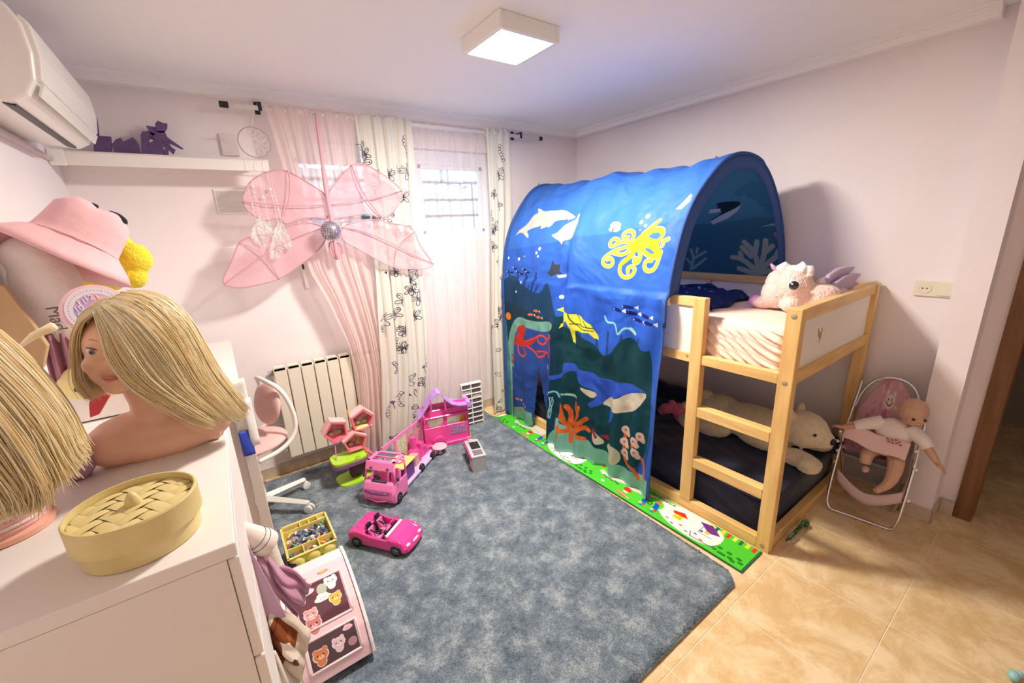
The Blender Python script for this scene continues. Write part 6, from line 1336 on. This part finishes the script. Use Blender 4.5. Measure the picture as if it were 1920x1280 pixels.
# ---------------------------------------------------------------- bamboo steamer
st = thing('bamboo_steamer', 'small round bamboo steamer with a woven lid near the dresser corner', 'steamer', (-2.045, .285, 1.0))
BAM = mat('bamboo', (.74, .62, .29), .5, col2=(.66, .54, .23), vscale=14, bump=.05, bscale=60); SC = Vector((-2.040, .285, 0)); Rr = .091
q = M().lathe([(Rr - .010, 1.001), (Rr - .006, 1.001), (Rr - .006, 1.045), (Rr - .010, 1.045)], SC, 56, cap=False); 
q = M().lathe([(0, 1.0015), (Rr - .007, 1.0015), (Rr - .006, 1.045), (0, 1.045)], SC, 56, cap=False); q.obj('basket', BAM, st, autos=.5)
q = M().lathe([(Rr - .006, 1.036), (Rr + .001, 1.036), (Rr + .001, 1.080), (Rr - .001, 1.083), (Rr - .0035, 1.083), (Rr - .0035, 1.05)], SC, 56, cap=False); ld = q.obj('lid_band', BAM, st, autos=.5)
M().lathe([(0, 1.0655), (Rr - .004, 1.0655)], SC, 40, cap=False).obj('lid_base', mat('bamboo_dark', (.55, .40, .15), .6), st)
nstr = 8; RI = Rr - .0045; wd = 2 * RI / nstr; aw = .62      # woven bamboo splints, over two and under two
def splint(dirn, row, c0, c1):
    def sf(u, v):
        t = lerp(c0, c1, u) * wd - RI; w2 = (row + .5) * wd - RI + (v - .5) * wd * .94
        x, y = (t, w2) if dirn == 0 else (w2, t); r_ = math.hypot(x, y)
        if r_ > RI: x, y = x * RI / r_, y * RI / r_
        z = 1.0668 + .0030 * math.sin(PI * min(1, max(0, u))) ** .6 + .0010 * (1 - (2 * v - 1) ** 2) + .005 * (1 - min(1, r_ / Rr) ** 2)
        return (SC.x + x * math.cos(aw) - y * math.sin(aw), SC.y + x * math.sin(aw) + y * math.cos(aw), z)
    M().grid(sf, 8, 4).obj('woven_splint', BAM, ld, smooth=True)
for row in range(nstr):
    for dirn in (0, 1):
        j = -4
        while j < nstr:
            ok = ((j - row) % 4 == 0) if dirn == 0 else ((j - row) % 4 == 1)
            if ok:
                a_, b_ = max(0, j), min(nstr, j + 2)
                cxm, cym = ((a_ + b_) / 2 * wd - RI), ((row + .5) * wd - RI)
                if b_ > a_ and math.hypot(cxm, cym) < RI + wd * .35: splint(dirn, row, a_ - .08, b_ + .08)
            j += 1
M().lathe([(.013, 1.070), (.013, 1.078), (.009, 1.090), (.005, 1.097), (0, 1.099)], SC, 8).obj('knob', BAM, st, smooth=True)

# ---------------------------------------------------------------- doll styling heads
def strands(name, m, parent, paths, n, jit, wdt, seg=14, seed=0, kind=True, base=False):
    """hair: ribbons interpolated between guide paths (each guide is a list of points)"""
    r = random.Random(seed); q = M(); G_ = [[Vector(p) for p in g] for g in paths]
    def samp(g, t): k = t * (len(g) - 1); i = min(int(k), len(g) - 2); f = k - i; return g[i].lerp(g[i + 1], f)
    def cr(g, t):
        k = t * (len(g) - 1); i = min(int(k), len(g) - 2); f = k - i; p0, p1, p2, p3 = g[max(i - 1, 0)], g[i], g[i + 1], g[min(i + 2, len(g) - 1)]
        return .5 * ((2 * p1) + (p2 - p0) * f + (2 * p0 - 5 * p1 + 4 * p2 - p3) * f * f + (3 * p1 - p0 - 3 * p2 + p3) * f ** 3)
    if base:
        cen = sum((v for g_ in G_ for v in g_), Vector()) / sum(len(g_) for g_ in G_); sf = M()
        def bf_(u, v): k_ = min(int(v * (len(G_) - 1)), len(G_) - 2); f_ = v * (len(G_) - 1) - k_; p_ = cr(G_[k_], u * .95).lerp(cr(G_[k_ + 1], u * .95), f_); return p_ + (cen - p_) * .05 + Vector((.002 * math.sin(v * 90), .002 * math.cos(v * 70), 0))
        sf.grid(bf_, 24, 60); sf.obj('hair_base', m, parent, smooth=True, solid=.004)
    for s_ in range(n):
        a = r.random() * (len(G_) - 1); i = min(int(a), len(G_) - 2); f = a - i; off = Vector((r.gauss(0, 1), r.gauss(0, 1), r.gauss(0, 1))) * jit; w0 = wdt * r.uniform(.6, 1.3); ph = r.uniform(0, 6); L_ = r.uniform(.88, 1.04); depth = r.uniform(-1, 1)
        prev = None; vs = []
        for k in range(seg + 1):
            t = min(1, k / seg * L_); p = cr(G_[i], t).lerp(cr(G_[i + 1], t), f) + off * (t * .8 + .25) + Vector((math.sin(t * 5 + ph), math.cos(t * 4 + ph), 0)) * jit * .3 * t
            vs.append(p)
        q.tube([tuple(v) for v in vs], [w0, w0 * 1.15, w0, w0 * .35], n=4)
    o = q.obj(name, m, parent, smooth=True)
    if kind: o['kind'] = 'stuff'
    return o
BLO = mat('blonde_hair', (.96, .82, .52), .45, col2=(.93, .76, .44), vscale=12, spec=.4, transl=.35); BLO2 = mat('blonde_hair_light', (.99, .92, .70), .45, spec=.4, transl=.35)
hd = thing('styling_head', 'blonde doll styling head with bare shoulders standing on the dresser', 'doll head', (-2.01, .70, 1.0))
# bust
q = M()
q.ell((-2.035, .715, 1.055), (.145, .070, .062), (0, .06, 0)).ell((-2.12, .70, 1.045), (.065, .062, .055)).ell((-1.945, .715, 1.06), (.070, .066, .066)).ell((-2.03, .685, 1.03), (.12, .050, .045)).bx(-2.15, -1.915, .665, .76, 1.003, 1.05)
q.tube([(-2.035, .715, 1.07), (-2.035, .70, 1.14), (-2.04, .69, 1.21)], [.058, .046, .048], n=14)
q.obj('shoulders', SKIN, hd, remesh=.0055, sm_iter=6)
HC = Vector((-2.0405, .655, 1.288)); fdir = Vector((-.253, -.967, -.034)); frt = Vector((.932, -.234, -.277)); fup = Vector((.259, -.102, .960)); HS = 1.12
FM = Matrix((frt, fdir, fup)).transposed()      # columns: right, forward, up
def hp(x, y, z): return tuple(HC + FM @ Vector((x * HS, y * HS, z * HS)))
FR = Matrix((-frt, fdir, fup)).transposed().to_euler()
q = M().ell(hp(0, 0, .018), (.081, .092, .090), FR, n=28, m=20).ell(hp(0, .022, -.030), (.064, .066, .061), FR, n=24, m=16).ell(hp(0, .050, -.064), (.028, .026, .022), FR).ell(hp(0, .078, -.012), (.0105, .013, .0095), FR).ell(hp(0, .070, .006), (.007, .013, .022), FR)
for s in (-1, 1): q.ell(hp(s * .033, .052, -.026), (.024, .024, .022), FR).ell(hp(s * .076, -.005, -.012), (.010, .014, .020), FR)
q.ell(hp(0, .072, -.037), (.016, .010, .006), FR)
q.obj('head', SKIN, hd, remesh=.004, sm_iter=3)
for s in (-1, 1):
    e = M().ell(hp(s * .030, .070, .009), (.012, .0075, .0078), FR).obj('eye', mat('eye_white', (.82, .80, .80), .2, clear=1), hd, smooth=True)
    M().ell(hp(s * .030, .0745, .008), (.0062, .0040, .0062), FR).obj('iris', mat('iris_blue_grey', (.16, .20, .28), .15, clear=1), e, smooth=True)
    M().ell(hp(s * .030, .0765, .008), (.003, .0024, .003), FR).obj('pupil', BLACK, e, smooth=True)
    M().tube([hp(s * .043, .064, .012), hp(s * .036, .076, .0165), hp(s * .026, .079, .0165), hp(s * .018, .075, .012)], .0013, n=5, smooth=1).obj('eyelash', mat('lash_brown', (.12, .06, .05), .6), e)
    M().tube([hp(s * .044, .062, .027), hp(s * .031, .073, .033), hp(s * .018, .077, .030)], .0012, n=5, smooth=1).obj('eyebrow', mat('brow_tan', (.50, .27, .13), .7), e)
M().tube([hp(-.014, .080, -.038), hp(-.006, .087, -.035), hp(0, .087, -.0365), hp(.006, .087, -.035), hp(.014, .080, -.038)], [.0012, .0028, .0026, .0028, .0012], n=8, smooth=1).obj('upper_lip', mat('lip_rose', (.68, .22, .18), .35), hd, smooth=True)
M().tube([hp(-.012, .080, -.040), hp(0, .085, -.044), hp(.012, .080, -.040)], [.0012, .0034, .0012], n=8, smooth=1).obj('lower_lip', mat('lip_rose', (.68, .22, .18), .35), hd, smooth=True)
q = M().ell(hp(0, -.012, .030), (.090, .097, .088), FR, n=28, m=18); q.f = [f for f in q.f if sum((FM.transposed() @ (Vector(q.v[i]) - HC)).y for i in f) / len(f) < .040 + .5 * max(0, sum((FM.transposed() @ (Vector(q.v[i]) - HC)).z for i in f) / len(f) - .05)]
cap_ = q.obj('hair_cap', BLO, hd, smooth=True, solid=.003)
P0 = (-.022, .050, .100)     # the parting, above the doll's right eye
def g(*pts): return [hp(*p) for p in pts]
# towards the viewer's right: hair sweeps from the parting over the face's left half and down the shoulder
sweep = [g((-.028, .074, .088), (-.006, .096, .050), (.008, .102, .008), (.034, .096, -.038), (.072, .076, -.082), (.130, .055, -.130), (.165, .045, -.150)),
         g((-.026, .066, .094), (.006, .092, .072), (.034, .096, .026), (.060, .082, -.030), (.100, .062, -.080), (.155, .040, -.135)),
         g((-.020, .050, .102), (.025, .074, .092), (.068, .066, .040), (.094, .046, -.020), (.125, .035, -.080), (.185, .020, -.145)),
         g((-.016, .030, .110), (.030, .048, .108), (.076, .044, .060), (.104, .026, -.005), (.135, .015, -.070), (.205, .000, -.150)),
         g((-.014, .005, .114), (.032, .018, .116), (.080, .014, .074), (.110, .000, .010), (.142, -.008, -.060), (.212, -.020, -.150)),
         g((-.012, -.025, .112), (.032, -.015, .116), (.080, -.020, .078), (.112, -.030, .015), (.148, -.035, -.055), (.212, -.040, -.145)),
         g((-.012, -.050, .100), (.028, -.050, .106), (.072, -.055, .070), (.104, -.060, .010), (.140, -.060, -.060), (.190, -.060, -.130)),
         g((-.010, -.075, .080), (.020, -.082, .082), (.055, -.088, .045), (.080, -.090, -.010), (.110, -.085, -.070), (.150, -.075, -.130))]
strands('hair', BLO, hd, sweep, 2600, .0055, .0010, seed=1, base=True, seg=12)
strands('hair_highlights', BLO2, hd, sweep, 1500, .0065, .0010, seed=2, seg=12)
left = [g((-0.025, .070, .090), (-0.050, .068, .062), (-0.065, .052, .020), (-0.069, .040, -.030), (-0.062, .045, -.070), (-0.038, .060, -.092)),
        g((-0.022, .045, .102), (-0.054, .044, .076), (-0.071, .026, .030), (-0.072, .012, -.030), (-0.066, .020, -.075), (-0.042, .035, -.100)),
        g((-0.020, .015, .110), (-0.054, .012, .084), (-0.072, -.005, .035), (-0.073, -.015, -.030), (-0.064, -.010, -.080), (-0.046, .000, -.11)),
        g((-0.018, -.030, .108), (-0.049, -.035, .082), (-0.067, -.045, .030), (-0.069, -.050, -.030), (-0.059, -.045, -.08), (-0.042, -.03, -.11)),
        g((-0.015, -.065, .088), (-0.038, -.080, .060), (-0.050, -.090, .010), (-0.050, -.090, -.04), (-0.042, -.080, -.09), (-0.034, -.06, -.11))]
strands('hair', BLO, hd, left, 1100, .0045, .0010, seed=3, base=True)
strands('hair_highlights', BLO2, hd, left, 600, .005, .0010, seed=4)

# second styling head, seen from behind at the left edge
h2 = thing('styling_head', 'blonde doll head on a pink striped stand at the left edge', 'doll head', (-2.262, .47, 1.0))
STR = mat('stripe_pink', (.82, .42, .45), .5)
b2 = Vector((-2.262, .485, 0))
M().lathe([(0, 1.0015), (.066, 1.0015), (.068, 1.012), (.060, 1.016), (.056, 1.085), (0, 1.085)], b2, 32).obj('stand', mat('stand_peach', (.85, .45, .33), .5), h2, autos=.6)
for k in range(7):
    M().lathe([(.0605 - .0008 * k, 1.020 + k * .009), (.0630 - .0008 * k, 1.0225 + k * .009), (.0605 - .0008 * k, 1.0255 + k * .009)], b2, 32, cap=False).obj('stripe', mat('stripe_white', (.88, .78, .76), .5) if k % 2 else STR, h2, smooth=True)
M().tube([(b2.x, b2.y, 1.08), (b2.x, b2.y + .01, 1.20), (b2.x, b2.y + .02, 1.25)], .036, n=12).ell((b2.x, b2.y + .02, 1.32), (.080, .085, .095)).obj('head', SKIN, h2, remesh=.006)
def g2(*p): return [tuple(Vector((b2.x, b2.y, 0)) + Vector(v)) for v in p]
sw2 = [g2((-.02, -.055, 1.40), (.030, -.088, 1.38), (.062, -.098, 1.30), (.082, -.108, 1.22), (.092, -.110, 1.14), (.078, -.105, 1.103)),
       g2((-.02, -.04, 1.41), (.045, -.060, 1.40), (.085, -.070, 1.31), (.112, -.080, 1.22), (.118, -.085, 1.14), (.122, -.080, 1.113)),
       g2((-.02, 0, 1.42), (.050, -.01, 1.41), (.095, -.02, 1.32), (.122, -.03, 1.22), (.128, -.045, 1.15), (.134, -.050, 1.128)),
       g2((-.02, .04, 1.42), (.045, .05, 1.40), (.090, .04, 1.31), (.112, .03, 1.22), (.120, .01, 1.15), (.126, -.01, 1.128)),
       g2((-.02, .08, 1.40), (.030, .10, 1.38), (.070, .10, 1.30), (.092, .09, 1.20), (.10, .06, 1.12), (.10, .03, 1.098))]
fr2 = [g2((-.03, -.055, 1.40), (-.03, -.095, 1.37), (-.02, -.112, 1.29), (.00, -.120, 1.20), (.02, -.115, 1.12), (.030, -.10, 1.098)),
       g2((-.03, -.055, 1.40), (.000, -.095, 1.37), (.030, -.112, 1.29), (.050, -.120, 1.20), (.065, -.118, 1.12), (.06, -.105, 1.088)),
       g2((-.02, -.055, 1.40), (.030, -.088, 1.38), (.066, -.098, 1.30), (.090, -.110, 1.22), (.100, -.115, 1.13), (.090, -.110, 1.083))]
strands('hair', BLO, h2, sw2, 2400, .008, .0012, seed=11, base=True); strands('hair_highlights', BLO2, h2, sw2, 1200, .009, .0011, seed=12)
strands('hair', BLO, h2, fr2, 2000, .008, .0012, seed=13, base=True); strands('hair_highlights', BLO2, h2, fr2, 900, .009, .0011, seed=14)
# lilac bowl-shaped toy behind it
q = M().lathe([(0, 1.001), (.018, 1.001), (.030, 1.02), (.034, 1.05), (.030, 1.085), (.020, 1.115), (.006, 1.13), (0, 1.13)], (-2.190, .66, 0), 24); o = q.obj('lilac_toy', mat('lilac_gloss', (.50, .28, .48), .15, clear=.8), smooth=True)
tag(o, 'glossy lilac egg-shaped toy on the dresser behind the left doll head', 'toy')

# ---------------------------------------------------------------- heap of toys on the cabinet and dresser end
# storage bin with white rim
bn = thing('toy_bin', 'white open storage bin at the back of the dresser holding the soft toys', 'bin', (-2.24, 1.30, .98))
X0, X1, Y0, Y1 = XL + .008, -2.10, 1.08, 1.29
q = M().bx(X0, X1, Y0, Y0 + .006, 1.001, 1.105).bx(X0, X1, Y1 - .006, Y1, 1.001, 1.105).bx(X0, X0 + .006, Y0, Y1, 1.001, 1.105).bx(X1 - .006, X1, Y0, Y1, 1.001, 1.105).bx(X0, X1, Y0, Y1, 1.001, 1.008)
q.obj('bin_wall', WPLA, bn, bevel=.002)
M().bx(DX0, -2.08, 1.021, 1.30, .972, 1.0).obj('bin_shelf', WLAM, bn)
WF = mat('white_towelling', (.90, .86, .80), .95, bump=.4, bscale=60, sheen=.4)
wp = thing('white_plush', 'big off-white soft toy with stitched writing, wearing the pink bucket hat', 'plush toy', (-2.25, 1.16, 1.05))
M().ell((-2.255, 1.165, 1.40), (.078, .085, .15)).ell((-2.235, 1.16, 1.30), (.072, .075, .075)).ell((-2.27, 1.16, 1.50), (.06, .07, .06)).obj('body', WF, wp, remesh=.008)
text_mesh('Mad', .042, Matrix.Translation((-2.238, 1.066, 1.328)) @ Matrix((Vector((.0, .10, -.995)), Vector((.975, .22, .02)), Vector((.22, -.97, -.1)))).transposed().to_4x4(), 'stitched_text', mat('grey_thread', (.16, .13, .14), .9), wp)
mv = mat('mauve_pleats', (.42, .20, .27), .85, bump=.2, bscale=30)
q = M().grid(lambda u, v: (lerp(-2.30, -2.215, u) + .01 * v, 1.10 + .012 * math.sin(u * 20), lerp(1.10, 1.28, v)), 40, 6); o = q.obj('pleated_skirt', mv, wp, smooth=True, solid=.004)
# bucket hat
HATM = mat('hat_pink', (.86, .52, .54), .85, bump=.25, bscale=25, sheen=.2)
ht = thing('bucket_hat', 'pink cotton bucket hat perched on the white soft toy at upper left', 'hat', (-2.16, 1.14, 1.45))
HQ = Matrix.Translation((-2.150, 1.15, 1.555)) @ Euler((-.25, .62, .10)).to_matrix().to_4x4()
prof = [(0, .088), (.035, .090), (.070, .085), (.086, .068), (.090, .03), (.094, -.010), (.097, -.030), (.115, -.050), (.145, -.078), (.162, -.098)]
q = M(); n = 72; vs = []
for i, (r_, z_) in enumerate(prof):
    for j_ in range(n):
        t = 2 * PI * j_ / n; w = 1 + .035 * math.sin(3 * t + i * .5) * (i / 9) + .010 * math.sin(14 * t) * (i > 4)
        zz = z_ + .010 * math.sin(2 * t + 1) * (i > 6) + (.006 * math.sin(5 * t) if i < 5 else 0)
        vs.append((r_ * w * math.cos(t), r_ * w * .80 * math.sin(t), zz))
q.add(vs, [(i * n + j_, i * n + (j_ + 1) % n, (i + 1) * n + (j_ + 1) % n, (i + 1) * n + j_) for i in range(len(prof) - 1) for j_ in range(n)]); q.xf(HQ); q.obj('crown_and_brim', HATM, ht, smooth=True, solid=.004)
for (r_, z_) in ((.100, -.030),):
    q = M(); q.ring((0, 0, z_), r_ + .002, .0022, n=60, m=5, ry=r_ * .8 + .002); q.xf(HQ); q.obj('seam', HATM, ht, smooth=True)
# yellow plush behind the hat
YF = mat('yellow_fur', (.92, .78, .05), .95, bump=.7, bscale=120, sheen=.3); BF_ = mat('black_fur', (.012, .016, .022), .95, bump=.6, bscale=120, sheen=.2)
yp = thing('yellow_plush', 'yellow plush toy with black ear tips peeking out behind the pink hat', 'plush toy', (-2.06, 1.28, 1.35))
M().ell((-2.06, 1.28, 1.475), (.050, .045, .055)).ell((-2.075, 1.28, 1.42), (.04, .04, .045)).ell((-2.15, 1.30, 1.50), (.10, .06, .13)).tube([(-2.15, 1.29, 1.60), (-2.11, 1.28, 1.628), (-2.10, 1.28, 1.624)], [.02, .016, .014], n=10).obj('body', YF, yp, remesh=.007, fuzz=.004)
M().ell((-2.077, 1.27, 1.608), (.032, .018, .019), (0, .65, 0)).obj('ear_tip', BF_, yp, smooth=True); M().ell((-2.128, 1.27, 1.648), (.020, .014, .010), (0, .2, 0)).obj('ear_tip', BF_, yp, smooth=True)
# pink round clock
def clock_frame(n):
    n = n.normalized(); u_ = (Vector((0, 0, 1)) - n * n.z).normalized(); r_ = u_.cross(n); return Matrix((r_, u_, n)).transposed().to_4x4()
ck = thing('toy_clock', 'round pink toy clock with white dial and pastel centre behind the styling head', 'clock', (-2.13, .86, 1.25))
CQ = Matrix.Translation((-2.128, .94, 1.352)) @ clock_frame(Vector((.30, -.90, .20))) @ Matrix.Scale(.76, 4)
q = M().lathe([(0, -.014), (.088, -.014), (.094, -.004), (.092, .006), (.082, .008), (0, .008)], (0, 0, 0), 48); q.xf(CQ); q.obj('case', BABYP, ck, autos=.5)
kp = Print(-.09, .09, -.09, .09, 1500, (.90, .88, .90)); kp.dot(0, 0, .060, (.70, .66, .88)); kp.poly([(0, 0), (.0, .059), (.042, .042), (.059, 0), (.042, -.042)], (.93, .70, .74)); kp.poly([(0, 0), (-.055, .02), (-.033, .048), (0, .059)], (.80, .66, .84))
for k in range(48):
    t = k * PI / 24; kp.dot(.072 * math.cos(t), .072 * math.sin(t), .0020, (.55, .65, .85) if k % 2 else (.85, .6, .7))
kp.poly([(.078 * math.cos(t), .078 * math.sin(t)) for t in np.linspace(0, .001, 3)], (.9, .9, .9))
q = M().grid(lambda u, v: (.082 * v * math.cos(2 * PI * u), .082 * v * math.sin(2 * PI * u), .0088), 48, 4, uv=lambda u, v: (.5 + .082 * v * math.cos(2 * PI * u) / .18, .5 + .082 * v * math.sin(2 * PI * u) / .18)); q.xf(CQ); q.obj('dial', imgmat('dial_print', kp.image('dial_print'), .4), ck)
NUM = mat('numeral_white', (.92, .92, .94), .5)
rot0 = math.radians(14)
for k in range(12):
    t = PI / 2 - (k + 1) * PI / 6 + rot0
    mt = CQ @ Matrix.Translation((.046 * math.cos(t), .046 * math.sin(t), .0098)) @ Matrix.Rotation(rot0, 4, 'Z'); text_mesh(str(k + 1), .027, mt, 'numeral', NUM, ck)
# spotted fabric giraffe & red strap peeking under the doll face
sg = thing('spotted_cushion', 'pale yellow cloth toy with black spots lying at the back of the dresser', 'cloth toy', (-2.235, 1.06, 1.0))
M().ell((-2.225, 1.10, 1.125), (.075, .035, .060), (0, -.5, 0)).ell((-2.19, 1.10, 1.10), (.045, .03, .05)).obj('body', mat('pale_yellow_cloth', (.85, .76, .36), .9, bump=.2), sg, remesh=.006)
for (x, z, r_) in ((-2.245, 1.112, .008), (-2.222, 1.135, .012), (-2.20, 1.098, .007), (-2.215, 1.165, .010), (-2.232, 1.085, .006)): M().ell((x, 1.068, z), (r_, .006, r_ * 1.1)).obj('spot', BLACK, sg, smooth=True)
q = M().prism([(-2.200, 1.115), (-2.165, 1.095), (-2.20, 1.045), (-2.222, 1.040), (-2.215, 1.08)], 'y', .99, 1.005); o = q.obj('red_felt', mat('red_felt', (.45, .05, .06), .95), bevel=.003); tag(o, 'dark red felt flap lying behind the styling head', 'felt piece')
q = M().tube([(-2.225, .72, 1.315), (-2.20, .715, 1.335), (-2.162, .71, 1.352)], [.004, .008, .010], n=8); o = q.obj('hair_tuft', BLO2, smooth=True)
o.parent = h2; o.location = o.location - Vector(h2['_org'])
for k in range(6):
    pass
tn_ = M().prism([(-2.335, 1.46), (-2.30, 1.43), (-2.275, 1.33), (-2.262, 1.26), (-2.285, 1.20), (-2.335, 1.20)], 'y', 1.02, 1.045); o = tn_.obj('cardboard_piece', mat('kraft_card', (.55, .38, .20), .9), bevel=.002); tag(o, 'brown cardboard piece standing behind the left doll head', 'cardboard')

# ---------------------------------------------------------------- things hanging and stuffed along the dresser front
CLW = mat('offwhite_cloth', (.76, .69, .62), .9, bump=.3, bscale=30, sheen=.3); MAU = mat('mauve_velvet', (.46, .22, .34), .8, sheen=.9, bump=.2, bscale=12)
q = M().lathe([(.0, 0), (.036, 0), (.036, .022), (.034, .026), (.022, .10), (.012, .135), (0, .140)], (0, 0, 0), 24); q.xf(Matrix.Translation((-1.872, .57, .70)) @ Euler((.25, -.50, 0)).to_matrix().to_4x4()); 
cp = q.obj('plastic_cone', mat('pearl_plastic', (.80, .72, .66), .35), autos=.6); tag(cp, 'white plastic cone cap with thin dark bands sticking up beside the dresser front', 'container')
for z_ in (.028, .044):
    q = M().lathe([(.0352 - (z_ - .02) * .16, z_), (.0362 - (z_ - .02) * .16, z_ + .001), (.0350 - (z_ - .02) * .16, z_ + .002)], (0, 0, 0), 24, cap=False); q.xf(Matrix.Translation((-1.872, .57, .70)) @ Euler((.25, -.50, 0)).to_matrix().to_4x4()); q.obj('band', BLACK, cp)
q = M().tube([(-1.878, .58, .72), (-1.872, .57, .64), (-1.862, .56, .575)], [.028, .027, .024], n=14, smooth=1); o = q.obj('rolled_towel', CLW, smooth=True); tag(o, 'beige rolled cloth under the white cone, beside the dresser front', 'cloth')
q = M().ell((-1.898, .60, .70), (.014, .014, .020)).ell((-1.890, .60, .672), (.012, .012, .014)); o = q.obj('brown_ornament', mat('rust_brown', (.45, .13, .05), .6), smooth=True); tag(o, 'small rust brown toy squeezed next to the rolled cloth', 'toy')
o = M().ell((-1.880, .555, .665), (.015, .012, .014)).obj('pale_bead', BABYP, smooth=True); tag(o, 'small pale pink ball beside the rust brown toy', 'ball')
q = M().prism([(-1.926, .808), (-1.911, .816), (-1.860, .506), (-1.901, .497), (-1.918, .65)], 'y', .462, .468); o = q.obj('lavender_board', mat('lavender_card', (.55, .36, .50), .6)); tag(o, 'lavender board standing on edge against the dresser front', 'board')
def drape(name, pts4, m, lab, cat, amp=.006, fr=14, nu=40, nv=30, y_off=0, sol=.004, rough=0):
    A_, B_, C_, D_ = [Vector(p) for p in pts4]
    def f(u, v):
        p = (A_.lerp(B_, u)).lerp(D_.lerp(C_, u), v); return (p.x + amp * .4 * math.sin(fr * .7 * v + 3 * u), p.y - amp * math.sin(fr * u + 4 * v) - amp * .6 * math.sin(fr * 2.1 * u - 3 * v) - .02 * math.sin(PI * v) * math.sin(PI * u), p.z + amp * .5 * math.sin(9 * u + 11 * v))
    o = M().grid(f, nu, nv, uv=lambda u, v: (u, v)).obj(name, m, smooth=True, solid=sol); tag(o, lab, cat); return o
drape('mauve_cloth', [(-1.905, .54, .69), (-1.865, .56, .655), (-1.785, .52, .55), (-1.845, .505, .465)], MAU, 'shiny mauve velvet cloth spilling from the dresser front over the pink toy box', 'cloth', .010, 11)
bg_ = Print(0, 1, 0, 1, 300, (.86, .81, .74)); bg_.poly([(.2, .1), (.12, .5), (.25, .58), (.40, .80), (.5, .62), (.82, .70), (.85, .25), (.6, .08)], (.50, .26, .12)); bg_.poly([(.3, .5), (.5, .8), (.62, .5), (.52, .35)], (.93, .88, .82)); bg_.dot(.30, .36, .06, (.25, .10, .05)); bg_.dot(.30, .36, .03, (.55, .30, .18)); bg_.dot(.68, .5, .05, (.62, .35, .18)); bg_.dot(.40, .68, .04, (.3, .28, .2)); bg_.line([(.25, .2), (.5, .15), (.8, .25)], .03, (.35, .16, .08))
drape('printed_bag', [(-1.930, .44, .500), (-1.890, .48, .600), (-1.815, .46, .450), (-1.875, .42, .320)], imgmat('bag_print', bg_.image('bag_print'), .5), 'white plastic bag with brown bear print squeezed beside the dresser', 'bag', .007, 12)
drape('white_cloth', [(-1.952, .44, .66), (-1.918, .46, .68), (-1.885, .46, .30), (-1.945, .42, .28)], CLW, 'white cloth hanging lowest along the dresser front', 'cloth', .008, 9)
drape('white_cloth', [(-1.935, .42, .50), (-1.905, .42, .49), (-1.850, .42, .20), (-1.915, .40, .20)], CLW, 'off-white folded cloth below the bear-print bag', 'cloth', .007, 8)

# tiny teal toy at the lower right corner
q = M().ell((.05, -.735, .018), (.020, .014, .016)).ell((.075, -.745, .014), (.014, .011, .012)); o = q.obj('teal_toy', mat('teal_plastic', (.30, .60, .62), .4), smooth=True); tag(o, 'small teal toy piece on the tiles at the lower right corner', 'toy')
